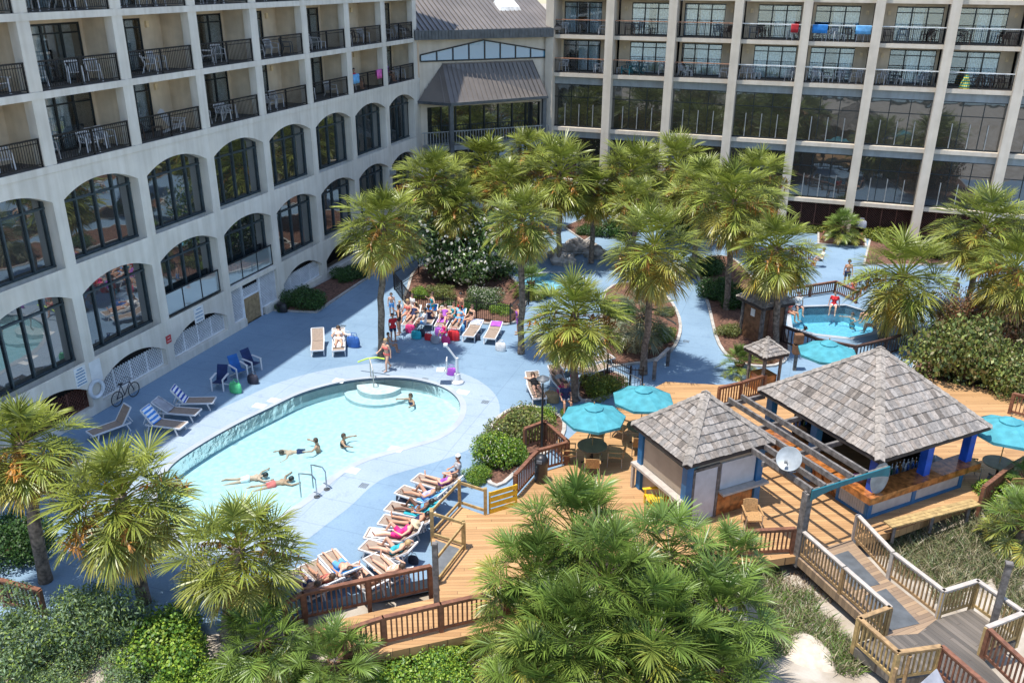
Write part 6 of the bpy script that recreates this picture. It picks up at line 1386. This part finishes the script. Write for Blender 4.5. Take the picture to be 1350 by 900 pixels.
# ================================================================ BAGS AND SMALL THINGS
def bag(px, py, m, label, s=.4, rz=0, z=0.0, name='beach_bag', cat='bag'):
    p = G(px, py, z); o = empty(name, p, rz, label, cat); b = MB(); n = 16
    prof = [(.30, 0), (.48, .04), (.52, .35), (.46, .75), (.40, .82), (.36, .80)]
    b.lathe([(r*s, h*s) for r, h in prof], n=n, sx=1.15, sy=.62); b.build('body', m, o, True)
    for y in (-.2, .2): b = MB(); b.tube([(-.28*s, y*s, .78*s), (-.2*s, y*s, 1.1*s), (.2*s, y*s, 1.1*s), (.28*s, y*s, .78*s)], .025*s, 6); b.build('handle', m, o)
bag(311, 517, M['bag_green'], 'bright green beach bag between the navy and blue beach chairs', .55); bag(334, 505, M['bag_dark'], 'dark bag on the deck in front of the navy beach chair', .5)
bag(466, 457, M['bag_blue'], 'dark blue bag on the deck beside the seated sunbather', .65); bag(458, 450, M['towel_white'], 'white bag behind the dark blue one beside the seated sunbather', .5)
bag(598, 448, M['bag_red'], 'bright red bag in front of the crowded loungers', .6); bag(541, 438, M['bag_pink'], 'hot pink bag between the crowd and the palm', .5); bag(580, 442, M['towel_purple'], 'purple bag under the crowded loungers', .5); bag(610, 430, M['bag_blue'], 'blue bag beside the red bag near the fence', .55); bag(607, 436, M['towel_sky'], 'pale blue bag left of the flat loungers', .45); bag(571, 428, M['bag_dark'], 'black bag on the deck between two crowded loungers', .5); bag(555, 443, M['bag_dark'], 'dark bag at the foot of the leftmost crowded lounger', .45)
bag(595, 494, M['towel_purple'], 'purple towel bag at the foot of the white pool lift', .45); bag(660, 462, M['towel_white'], 'white bag on the deck by the flat lounger foot', .5); bag(742, 520, M['bag_pink'], 'hot pink bag beside the lamp post bush', .5); bag(757, 500, M['bag_pink'], 'small pink bag on the flat lounger behind the palm', .35, z=.35)
bag(727, 530, M['door_tan'], 'brown box like bag below the reclining sunbather', .6); bag(1135, 300, M['sign_grey'], 'striped grey bundle hanging before the brown lattice', .6, z=1.2)
bag(545, 742, M['bag_dark'], 'dark bag in the shade under the front row loungers', .32); bag(530, 662, M['bag_dark'], 'small dark bag at the foot of the lavender bather', .4); bag(463, 480, M['bag_dark'], 'small dark bag', .25) if 0 else None
bag(512, 688, M['towel_white'], 'small white bag beside the white towel lounger', .35); bag(372, 411, M['black'], 'round black bin bag like pot beside the clipped hedge', .6)
# bicycle leaning on the lattice
bp_ = G(150, 532, 0); BI = empty('bicycle', (X0+.32, 27.3, 0), R(90), 'dark bicycle leaning against the white lattice arch next to the lifebuoy', 'bicycle')
for x in (-.52, .52):
    b = MB(); n = 22
    for i in range(n): a0, a1 = 2*math.pi*i/n, 2*math.pi*(i+1)/n; b.tube([(x+.33*math.cos(a0), 0, .34+.33*math.sin(a0)), (x+.33*math.cos(a1), 0, .34+.33*math.sin(a1))], .022, 6, False)
    for i in range(6): a0 = math.pi*i/6; b.beam((x+.32*math.cos(a0), 0, .34+.32*math.sin(a0)), (x-.32*math.cos(a0), 0, .34-.32*math.sin(a0)), .006, .006)
    b.build('wheel', M['black'], BI)
b = MB(); pts_ = {'bb': (-.05, 0, .32), 'seat': (-.18, 0, .85), 'head': (.36, 0, .80), 'rw': (-.52, 0, .34), 'fw': (.52, 0, .34)}
for a, c in (('bb', 'seat'), ('bb', 'head'), ('seat', 'head'), ('bb', 'rw'), ('seat', 'rw'), ('head', 'fw')): b.tube([pts_[a], pts_[c]], .02, 8)
b.build('frame', M['bag_dark'], BI); b = MB(); b.ell((-.2, 0, .92), (.13, .07, .04)); b.build('saddle', M['black'], BI); b = MB(); b.tube([(.34, -.28, .98), (.36, 0, 1.0), (.34, .28, .98)], .015, 8); b.tube([(.36, 0, .8), (.36, 0, 1.0)], .018, 8); b.build('handlebar', M['steel_grey'], BI)
# ================================================================ PEOPLE
def V3(*a): return Vector(a)
def capsule(bm_v, bm_f, a, b, ra, rb, n=12):
    a, b = Vector(a), Vector(b); d = b-a; L_ = d.length; d = d.normalized() if L_ > 1e-6 else V3(0, 0, 1)
    q = d.to_track_quat('Z', 'Y').to_matrix(); base = len(bm_v); rings = []
    for i in range(5): t = -math.pi/2+math.pi/2*i/4; rings.append((a, ra*math.cos(t), ra*math.sin(t)))
    for i in range(5): t = math.pi/2*i/4; rings.append((b, rb*math.cos(t), rb*math.sin(t)))
    for (c, r, h) in rings:
        for k in range(n): p = q @ V3(max(r, 1e-4)*math.cos(2*math.pi*k/n), max(r, 1e-4)*math.sin(2*math.pi*k/n), h); bm_v.append(tuple(c+p))
    for i in range(len(rings)-1):
        for k in range(n): bm_f.append((base+i*n+k, base+i*n+(k+1) % n, base+(i+1)*n+(k+1) % n, base+(i+1)*n+k))
    bm_f.append(tuple(base+k for k in reversed(range(n)))); bm_f.append(tuple(base+(len(rings)-1)*n+k for k in range(n)))
class Pose:
    def __init__(s, name, pel, S, X, thigh, shin, foot, uarm, farm, H=None, face=None, fem=False):
        s.name = name; N = lambda v: Vector(v).normalized()
        pel = Vector(pel); S = N(S); X = N(X); F_ = X.cross(S).normalized(); H = N(H) if H else S; face = N(face) if face else F_
        face = (face-H*face.dot(H)).normalized(); s.seg = []; A = s.seg.append
        A((pel-X*.075, pel+X*.075, .112, .112, 'pelvis', 0)); A((pel, pel+S*.24, .112, .100, 'belly', .2)); A((pel+S*.34-X*.075, pel+S*.34+X*.075, .108, .108, 'chest', .7)); A((pel+S*.22, pel+S*.40, .110, .112, 'chest', .6))
        A((pel+S*.455-X*.135, pel+S*.455+X*.135, .058, .058, 'yoke', .9)); nk = pel+S*.47; hc = nk+S*.06+H*.155; s.hc, s.H, s.face, s.X = hc, H, face, X
        if fem: A((pel+S*.34+F_*.075-X*.07, pel+S*.34+F_*.075-X*.065, .062, .062, 'chest', .7)); A((pel+S*.34+F_*.075+X*.07, pel+S*.34+F_*.075+X*.065, .062, .062, 'chest', .7))
        A((nk, hc-H*.06, .054, .050, 'neck', 0)); A((hc-face*.012, hc-face*.012+H*.035, .088, .090, 'head', 0)); A((hc-H*.045+face*.022, hc-H*.06+face*.045, .060, .042, 'head', 0)); A((hc+face*.085+H*.005, hc+face*.100-H*.022, .012, .015, 'head', 0))
        for e in (-1, 1): A((hc+X*e*.088-face*.005+H*.02, hc+X*e*.090-face*.01-H*.02, .014, .012, 'head', 0))
        for i, e in enumerate((1, -1)):
            hip = pel+X*e*.092-S*.03; t, sh, ft = N(thigh[i]), N(shin[i]), N(foot[i]); kn = hip+t*.42; an = kn+sh*.40
            A((hip, kn, .086, .056, 'thigh', 0)); A((kn, kn+sh*.14, .055, .054, 'shin', 0)); A((kn+sh*.14, an, .054, .034, 'shin', 0)); A((an-ft*.03, an+ft*.15, .036, .028, 'foot', 0)); A((an+ft*.15, an+ft*.19, .027, .020, 'foot', 0))
            u, fa = N(uarm[i]), N(farm[i]); so = pel+S*.455+X*e*.175; el = so+u*.27; wr = el+fa*.235
            A((so, el, .050, .038, 'uarm', 0)); A((el, wr, .039, .026, 'farm', 0)); A((wr, wr+fa*.065, .026, .030, 'hand', 0))
            pn = fa.cross(u); pn = pn.normalized() if pn.length > .1 else fa.cross(X).normalized() if abs(fa.dot(X)) < .9 else fa.cross(S).normalized(); wd = pn; cu = fa.cross(wd)
            for j, (o_, l_) in enumerate(((-.030, .060), (-.010, .072), (.010, .068), (.030, .052))): b0 = wr+fa*.075+wd*o_; k_ = b0+(fa+wd*o_*3).normalized()*l_*.55; A((b0, k_, .0105, .010, 'hand', 0)); A((k_, k_+(fa+cu*.6).normalized()*l_*.5, .010, .009, 'hand', 0))
            A((wr+fa*.03+wd*-.028, wr+fa*.07-wd*.062, .012, .010, 'hand', 0))
        s.pel, s.S = pel, S
        v, f = [], []
        for (a, b, ra, rb, _, _) in s.seg: capsule(v, f, a, b, ra, rb)
        me = bpy.data.meshes.new('tmp'); me.from_pydata(v, [], f); o = bpy.data.objects.new('tmp', me); COL.objects.link(o)
        m1 = o.modifiers.new('r', 'REMESH'); m1.mode = 'VOXEL'; m1.voxel_size = .0125; m1.use_smooth_shade = True
        m2 = o.modifiers.new('s', 'SMOOTH'); m2.factor = .5; m2.iterations = 2
        dg = bpy.context.evaluated_depsgraph_get(); ev = o.evaluated_get(dg); s.mesh = bpy.data.meshes.new_from_object(ev); s.mesh.name = 'person_'+name; bpy.data.objects.remove(o); bpy.data.meshes.remove(me)
        s.mesh.polygons.foreach_set('use_smooth', [True]*len(s.mesh.polygons)); s.mesh.materials.clear(); s.mesh.materials.append(M['skin_a'])
        nv = len(s.mesh.vertices); co = np.empty(nv*3); s.mesh.vertices.foreach_get('co', co); s.co = co.reshape(-1, 3); no = np.empty(nv*3); s.mesh.vertices.foreach_get('normal', no); s.no = no.reshape(-1, 3)
        best = np.full(nv, 1e9); s.tagi = np.zeros(nv, int); s.tt = np.zeros(nv); names = [q[4] for q in s.seg]
        for i, (a, b, ra, rb, _, _) in enumerate(s.seg):
            a, b = np.array(a), np.array(b); d = b-a; t = np.clip(((s.co-a)@d)/max(d@d, 1e-9), 0, 1); dist = np.linalg.norm(s.co-(a+t[:, None]*d), axis=1)-(ra+(rb-ra)*t); w_ = dist < best; best[w_] = dist[w_]; s.tagi[w_] = i; s.tt[w_] = t[w_]
        s.tg = np.array(names)[s.tagi]; s.hgt = (s.co-np.array(pel))@np.array(S); s.polys = [tuple(p.vertices) for p in s.mesh.polygons]; s.cache = {}
    def zone(s, z):
        if z in s.cache: return s.cache[z]
        T, t, h = s.tg, s.tt, s.hgt; trunk = np.isin(T, ['pelvis', 'belly', 'chest', 'yoke'])
        if z == 'trunks': m = (T == 'pelvis')*(h < .09) | (T == 'belly')*(h < .09) | ((T == 'thigh') & (t < .55)); off = .014
        elif z == 'brief': m = ((T == 'pelvis') | (T == 'belly'))*(h < .06) | ((T == 'thigh') & (t < .10)); off = .008
        elif z == 'top': m = (T == 'chest') & (h > .26) & (h < .41); off = .010
        elif z == 'onepiece': m = trunk & (h < .41) | ((T == 'thigh') & (t < .10)); off = .009
        elif z == 'shirt': m = trunk & (h < .50) & (h > -.05) | ((T == 'uarm') & (t < .55)); off = .016
        elif z == 'dress': m = trunk & (h < .42) | ((T == 'thigh') & (t < .6)); off = .018
        elif z == 'hair':
            r = s.co-np.array(s.hc); up = r@np.array(s.H); fw = r@np.array(s.face); m = (T == 'head') & ((up > .055-.0*fw) & (fw < .07) | (fw < .0) & (up > -.06)) & (np.abs(r@np.array(s.X)) < .12); off = .016
        elif z == 'cap':
            r = s.co-np.array(s.hc); up = r@np.array(s.H); m = (T == 'head') & (up > .06); off = .024
        fs = [p for p in s.polys if sum(bool(m[i]) for i in p) >= 3]
        idx = sorted({i for p in fs for i in p}); mp = {v: k for k, v in enumerate(idx)}; me = bpy.data.meshes.new(z)
        P = s.co+s.no*off; me.from_pydata([tuple(P[i]) for i in idx], [], [tuple(mp[i] for i in p) for p in fs]); me.polygons.foreach_set('use_smooth', [True]*len(me.polygons)); me.materials.append(M['black']); s.cache[z] = me; return me
M['skin_a'] = mat('skin_a', (.62, .36, .25), .55, var=.05); M['skin_b'] = mat('skin_b', (.50, .26, .16), .55, var=.05); M['skin_c'] = mat('skin_c', (.16, .075, .045), .5, var=.05)
M['hair_brown'] = mat('hair_brown', (.06, .035, .02), .6); M['hair_blond'] = mat('hair_blond', (.45, .30, .14), .6); M['hair_black'] = mat('hair_black', (.012, .01, .01), .5)
for n_, c_ in (('lavender', (.42, .42, .75)), ('pink', (.85, .03, .22)), ('coral', (.75, .16, .14)), ('navy', (.015, .025, .08)), ('blk', (.012, .012, .015)), ('red', (.6, .02, .03)), ('white', (.75, .75, .74)), ('teal', (.03, .35, .42)), ('sky', (.12, .35, .7)), ('straw', (.68, .55, .36)), ('grey', (.35, .36, .38)), ('purple', (.3, .08, .4))): M['cl_'+n_] = mat('cloth_'+n_, c_, .85, var=.06)
EYE = MB().ell((0, 0, 0), (.012, .012, .012), 8, 6).mesh('eye', M['black'], True); MOU = MB().ell((0, 0, 0), (.008, .022, .006), 8, 6).mesh('mouth', M['red_cloth'], True)
BRIM = MB().lathe([(.001, .055), (.10, .05), (.21, .015), (.22, .008), (.10, .038), (.001, .04)], n=24).mesh('hat_brim', M['cl_straw'], True); CROWNH = MB().lathe([(.112, .03), (.108, .10), (.08, .135), (.001, .14)], n=20).mesh('hat', M['cl_straw'], True)
dn = (0, 0, -1)
PO = {}
def P_(name, **k): PO[name] = Pose(name, **k)
P_('stand', pel=(0, 0, .90), S=(.02, 0, 1), X=(0, 1, 0), thigh=[(.03, .06, -1), (-.02, -.06, -1)], shin=[(-.03, 0, -1), (-.03, 0, -1)], foot=[(1, .15, -.1), (1, -.15, -.1)], uarm=[(.05, .22, -1), (-.05, -.22, -1)], farm=[(.30, .05, -1), (.25, -.05, -1)], fem=False)
P_('walk', pel=(0, 0, .88), S=(.08, 0, 1), X=(0, 1, 0), thigh=[(.42, .05, -1), (-.28, -.05, -1)], shin=[(.05, 0, -1), (-.55, 0, -1)], foot=[(1, .1, .05), (.8, 0, -.6)], uarm=[(-.3, .25, -1), (.35, -.3, -1)], farm=[(.1, .1, -1), (.9, .1, -.3)], fem=True)
P_('akimbo', pel=(0, 0, .90), S=(0, 0, 1), X=(0, 1, 0), thigh=[(.05, .1, -1), (0, -.12, -1)], shin=[(-.04, 0, -1), (-.04, 0, -1)], foot=[(1, .2, -.1), (1, -.2, -.1)], uarm=[(-.1, .75, -.8), (.5, -.5, -.7)], farm=[(.3, -.65, -.5), (.7, .3, .7)], fem=True)
P_('sit', pel=(0, 0, .54), S=(-.12, 0, 1), X=(0, 1, 0), thigh=[(1, .15, .02), (1, -.12, .02)], shin=[(.12, 0, -1), (.25, -.05, -1)], foot=[(1, .1, -.1), (1, -.1, -.1)], uarm=[(.35, .2, -1), (.25, -.3, -1)], farm=[(.9, -.15, -.25), (.9, .1, -.35)], H=(.1, 0, 1), fem=True)
P_('edge', pel=(0, 0, .13), S=(-.05, 0, 1), X=(0, 1, 0), thigh=[(1, .15, 0), (1, -.15, 0)], shin=[(.25, 0, -1), (.15, 0, -1)], foot=[(1, .1, -.3), (1, -.1, -.3)], uarm=[(-.25, .35, -1), (-.2, -.35, -1)], farm=[(-.05, .1, -1), (.05, -.1, -1)], fem=True)
ca, sa = math.cos(R(35)), math.sin(R(35))
P_('recline', pel=(.16, 0, .50), S=(ca, 0, sa), X=(0, 1, 0), thigh=[(-1, .1, .0), (-1, -.12, .02)], shin=[(-1, .04, -.03), (-1, -.06, -.04)], foot=[(-.25, .3, 1), (-.2, -.4, 1)], uarm=[(-.6, .55, -.35), (-.75, -.5, -.35)], farm=[(-1, -.15, .1), (-.9, .4, .25)], H=(ca*.9, 0, sa+.1), fem=True)
P_('knees', pel=(.14, 0, .50), S=(ca, 0, sa), X=(0, 1, 0), thigh=[(-.75, .12, .70), (-1, -.15, .12)], shin=[(-.55, .05, -.85), (-.95, -.08, -.2)], foot=[(-1, .1, -.1), (-.3, -.3, 1)], uarm=[(-.2, .8, -.2), (-.6, -.5, -.3)], farm=[(.8, -.45, .4), (-.9, .35, .15)], H=(ca*.85, .1, sa+.15), fem=True)
P_('prone', pel=(.02, 0, .49), S=(.93, 0, .36), X=(0, -1, 0), thigh=[(-1, -.10, -.02), (-1, .10, -.02)], shin=[(-1, -.04, .02), (-1, .05, .02)], foot=[(-1, -.1, -.25), (-1, .1, -.25)], uarm=[(.65, -.75, -.1), (.65, .75, -.1)], farm=[(.75, .65, .12), (.75, -.65, .12)], H=(.95, 0, .35), face=(.3, .3, -1), fem=True)
P_('swim', pel=(-.1, 0, -.70), S=(.15, 0, 1), X=(0, 1, 0), thigh=[(.3, .1, -1), (-.1, -.1, -1)], shin=[(-.4, 0, -1), (-.5, 0, -1)], foot=[(.5, 0, -1), (.5, 0, -1)], uarm=[(.45, .85, -.15), (.55, -.8, -.15)], farm=[(.95, .25, .05), (.9, -.35, .1)], fem=False)
P_('float', pel=(-.35, 0, -.20), S=(1, 0, .08), X=(0, -1, 0), thigh=[(-1, -.12, -.1), (-1, .12, -.15)], shin=[(-1, -.05, -.1), (-1, .05, .1)], foot=[(-1, 0, -.3), (-1, 0, -.3)], uarm=[(.7, -.6, -.05), (.2, .9, -.1)], farm=[(.9, .2, 0), (.7, .6, 0)], H=(1, 0, .35), face=(.5, 0, -1))
def person(pose, loc, rz, label, skin='a', cl=(), hair='brown', hat=None, s=1.0, group=None):
    P = PO[pose]; o = bpy.data.objects.new('person', P.mesh); COL.objects.link(o); o.location = loc; o.rotation_euler = (0, 0, rz); o.scale = (s, s, s); tag(o, label, 'person', group)
    o.material_slots[0].link = 'OBJECT'; o.material_slots[0].material = M['skin_'+skin]
    def kid(nm, me, m=None):
        c = bpy.data.objects.new(nm, me); COL.objects.link(c); c.parent = o
        if m: c.material_slots[0].link = 'OBJECT'; c.material_slots[0].material = m
        return c
    NM = {'trunks': 'swim_shorts', 'brief': 'swim_briefs', 'top': 'bikini_top', 'onepiece': 'swimsuit', 'shirt': 'shirt', 'dress': 'dress'}
    for z, c in cl: kid(NM[z], P.zone(z), M['cl_'+c])
    if hair: kid('hair', P.zone('hair'), M['hair_'+hair])
    fx = P.face; Yv = P.H.cross(fx); Rm_ = Matrix((fx, Yv, P.H)).transposed().to_4x4()
    for e in (-1, 1): c = kid('eye', EYE); c.matrix_local = Matrix.Translation(P.hc+fx*.079+P.X*e*.033+P.H*.02) @ Rm_
    c = kid('mouth', MOU); c.matrix_local = Matrix.Translation(P.hc+fx*.083-P.H*.05) @ Rm_
    if hat == 'cap': kid('cap', P.zone('cap'), M['cl_white'])
    elif hat: c = kid('hat', CROWNH); c.matrix_local = Matrix.Translation(P.hc+P.H*.02) @ Rm_; d = kid('hat_brim', BRIM); d.parent = c
    return o
def on(key, pose, label, dz=0, dx=0, **k): c, rz, a = L_[key]; return person(pose, c+Vector((math.cos(rz)*dx, math.sin(rz)*dx, dz)), rz, label, **k)
def at(pose, px, py, rz, label, z=0.0, **k): return person(pose, G(px, py, z), R(rz), label, **k)
bik = lambda c: (('brief', c), ('top', c))
at('walk', 511, 488, 250, 'woman in a coral bikini walking along the pool edge past the tall palm', cl=bik('coral'), hair='blond')
o = at('swim', 541, 521, 240, 'bather with brown hair in the water right of the pool steps', z=-.1, skin='b', cl=bik('navy'))
at('swim', 416, 580, 200, 'brown haired bather in mid pool facing left, left of a pair', z=-.1, skin='b', cl=(('trunks', 'navy'),)); at('swim', 453, 574, 20, 'brown haired bather in mid pool, right of a pair', z=-.1, skin='b', cl=bik('blk'))
at('float', 382, 592, 215, 'swimmer in dark shorts gliding under the surface near the pool middle', z=-.5, skin='a', cl=(('trunks', 'navy'),)); at('float', 338, 624, 30, 'black haired bather floating near the lower left pool edge', z=-.42, hair='black', cl=(('trunks', 'white'),)); at('float', 372, 630, 40, 'black haired bather floating beside the grab rails', z=-.42, skin='b', hair='black', cl=(('trunks', 'coral'),))
on('a2', 'recline', 'sunbather sitting on the white towel lounger on the blue deck', skin='a', cl=bik('white'), hair='brown')
at('stand', 517, 416, 300, 'child in shorts standing at the fence corner behind the crowd', s=.8, cl=(('trunks', 'sky'),), hair='brown'); at('stand', 528, 425, 250, 'child with towel standing beside the hanging towels at the fence', s=.75, cl=(('shirt', 'white'), ('trunks', 'teal')), hair='blond')
at('akimbo', 527, 441, 200, 'woman in a dark swimsuit standing in the crowd right of the palm trunk', skin='b', cl=(('onepiece', 'blk'),), hair='black'); at('stand', 519, 450, 320, 'person in a red top standing against the palm trunk', skin='b', cl=(('shirt', 'red'), ('trunks', 'navy')), hair='black', s=.92); at('sit', 513, 462, 10, 'person in pale clothes crouching by the foot of the tall palm', skin='b', cl=(('dress', 'grey'),), hair='brown', s=.85, dz=0) if 0 else at('sit', 514, 464, 10, 'person in a grey dress sitting by the foot of the tall palm', skin='b', cl=(('dress', 'grey'),), hair='brown', s=.8)
at('sit', 538, 425, 270, 'person in coral sitting among the crowded loungers near the fence', cl=bik('coral'), hair='blond'); on('c3', 'recline', 'bather in a pale hat reclining on the leftmost crowded lounger', cl=(('onepiece', 'navy'),), hat='straw'); on('c5', 'knees', 'bather in purple with raised knee on the bag laden lounger', cl=(('onepiece', 'purple'),), skin='a', hair='brown'); at('sit', 598, 428, 230, 'person in teal sitting on the edge of the blue towel lounger', cl=(('onepiece', 'teal'),), hair='brown'); at('sit', 560, 436, 200, 'person in white sitting on the raised lounger in the crowd', cl=(('shirt', 'white'), ('trunks', 'sky')), hair='black', skin='b')
at('akimbo', 683, 440, 200, 'woman in a lavender dress standing behind the thin palm trunk', skin='b', cl=(('dress', 'purple'),), hair='black')
on('d1', 'prone', 'sunbather in a black swimsuit lying face down with arms folded', skin='a', cl=(('onepiece', 'blk'),), hair='brown', dz=.02); on('d2', 'recline', 'fair sunbather in pale shorts reclining left of the palm', skin='a', cl=(('trunks', 'grey'),), hair='blond')
on('e1', 'recline', 'bather with purple top lying nearest the new lumber barrier', cl=(('onepiece', 'purple'),), skin='a', hair='brown'); on('e2', 'knees', 'bather in a lavender swimsuit with one knee raised in the front row', cl=(('onepiece', 'lavender'),), skin='b', hair='brown'); on('e3', 'knees', 'dark skinned bather with raised knee on the teal towel', cl=bik('sky'), skin='c', hair='black'); on('e4', 'knees', 'bather in hot pink with a straw hat on the white towel lounger', cl=(('dress', 'pink'),), skin='a', hat='straw', hair='brown')
on('e5', 'recline', 'pale bather in a white bikini behind the brown railing', cl=bik('white'), hair='brown'); on('e6', 'prone', 'bather in royal blue shorts lying face down by the brown railing', cl=(('trunks', 'sky'),), hair='brown', dz=.02); on('e7', 'recline', 'bather half hidden by palm fans on the white towels', cl=(('trunks', 'navy'),), skin='b')
on('e9', 'recline', 'bather in navy lying between the teal towel and the pink bather', cl=(('onepiece', 'navy'),), skin='b', hair='black'); on('e10', 'knees', 'bather in a teal swimsuit with raised knee near the railing end', cl=(('onepiece', 'teal'),), hair='blond'); on('e11', 'recline', 'bather in coral reclining behind the railing posts', cl=bik('coral'), skin='b', hair='brown'); on('e8', 'recline', 'bather in dark shorts behind the railing balusters', cl=(('trunks', 'blk'),), skin='a', hair='brown')
on('c6', 'recline', 'bather in sky blue reclining on the blue towel lounger in the crowd', cl=bik('sky'), skin='b', hair='black'); on('c4', 'sit', 'bather in navy sitting up on the raised lounger in the crowd', dz=-.12, dx=-.2, cl=(('onepiece', 'navy'),), skin='b', hair='brown'); at('stand', 545, 421, 240, 'person in a white shirt standing among the crowded loungers', s=.9, cl=(('shirt', 'white'), ('trunks', 'navy')), hair='brown'); at('sit', 586, 446, 250, 'child in pink sitting on the deck edge of the crowd', s=.7, cl=(('dress', 'pink'),), hair='blond'); at('sit', 622, 432, 240, 'bather in black sitting on the flat lounger before the fence', cl=bik('blk'), hair='brown'); at('akimbo', 571, 421, 220, 'woman in teal standing by the raised lounger in the crowd', s=.95, cl=(('onepiece', 'teal'),), skin='a', hair='brown'); at('stand', 608, 424, 250, 'shirtless man in red shorts standing in the crowd before the fence', cl=(('trunks', 'red'),), skin='b', hair='black')
bag(549, 446, M['towel_teal'], 'teal bag at the front of the crowd near the palm', .5); bag(565, 448, M['bag_red'], 'small red bag at the front of the crowd', .4); bag(588, 452, M['bag_pink'], 'pink bag left of the bright red one', .42); bag(574, 452, M['sign_grey'], 'grey bag at the front of the crowd', .45); bag(628, 448, M['bag_dark'], 'dark bag between the two flat loungers', .4)
at('sit', 603, 640, 215, 'person in a white cap sitting behind the blossomed shrub', skin='b', cl=(('shirt', 'grey'), ('trunks', 'navy')), hair='brown', hat='cap')
at('edge', 1052, 405, 290, 'bather in a white top sitting on the far left spa edge', cl=(('shirt', 'white'), ('trunks', 'navy')), hair='brown'); at('edge', 1041, 413, 330, 'bather in coral sitting on the left spa edge', cl=bik('coral'), skin='b'); at('edge', 1099, 404, 265, 'bather in a red shirt sitting alone on the far spa edge', cl=(('shirt', 'red'), ('trunks', 'white')), skin='a', hair='brown'); at('edge', 1146, 416, 210, 'bather in navy sitting on the right spa edge', cl=(('onepiece', 'navy'),), skin='a', hair='black'); at('edge', 1152, 431, 190, 'bather in a white suit on the right spa edge under the leaning palm', cl=(('onepiece', 'white'),), hair='blond')
at('swim', 1062, 432, 30, 'dark haired bather submerged at the near left spa corner', z=-.1, hair='black', skin='b'); at('swim', 1124, 414, 220, 'bather standing in the far right of the spa', z=-.1, hair='brown', cl=bik('teal'))
at('stand', 1115, 377, 280, 'shirtless person in navy shorts standing beyond the spa plank wall', cl=(('trunks', 'navy'),), skin='b', hair='black'); at('stand', 1122, 394, 250, 'child in coral standing behind the spa railing', cl=(('onepiece', 'coral'),), s=.75, hair='brown')
at('stand', 1255, 402, 230, 'person in blue shorts standing between the two far right palms', cl=(('trunks', 'sky'),), skin='b', hair='brown'); at('sit', 1082, 352, 200, 'person in white sitting on the far deck behind the shed palm', cl=(('shirt', 'white'), ('trunks', 'navy')), hair='black'); at('sit', 1284, 352, 180, 'person in navy sitting under the far right palm', cl=(('shirt', 'navy'), ('trunks', 'grey')), hair='black')
at('sit', 745, 540, 300, 'person in navy sitting behind the left umbrella', z=ZD, cl=(('shirt', 'navy'), ('trunks', 'grey')), skin='b')
for yy, lab, cl_, sk in ((51.6, 'person in red seated on the lower balcony between a blue and a pink towel', 'red', 'b'), (56.2, 'person in purple seated on the last lower balcony beside the pavilion', 'purple', 'b')): person('sit', (X0-.75, yy, zC+.013), 0, lab, sk, (('shirt', cl_), ('trunks', 'navy')), 'black')
b = MB(); p = Vector((XR0+BR*6+.5+3.6*.27, Y0+.35, zC+.02)); b.lathe([(.001, 0), (.34, .02), (.30, .3), (.12, .95), (.001, 1.0)], n=10); b.build('swim_float', stripes('float_stripes', (.02, .35, .30), (.75, .62, .08), 6, 2), None, loc=p, label='green and yellow striped inflatable leaning on the last back wing balcony', cat='pool float')
for q in list(LG.values())+list(PC.values()):
    if q.name not in used:
        for ch in list(q.children): bpy.data.objects.remove(ch)
        bpy.data.objects.remove(q)
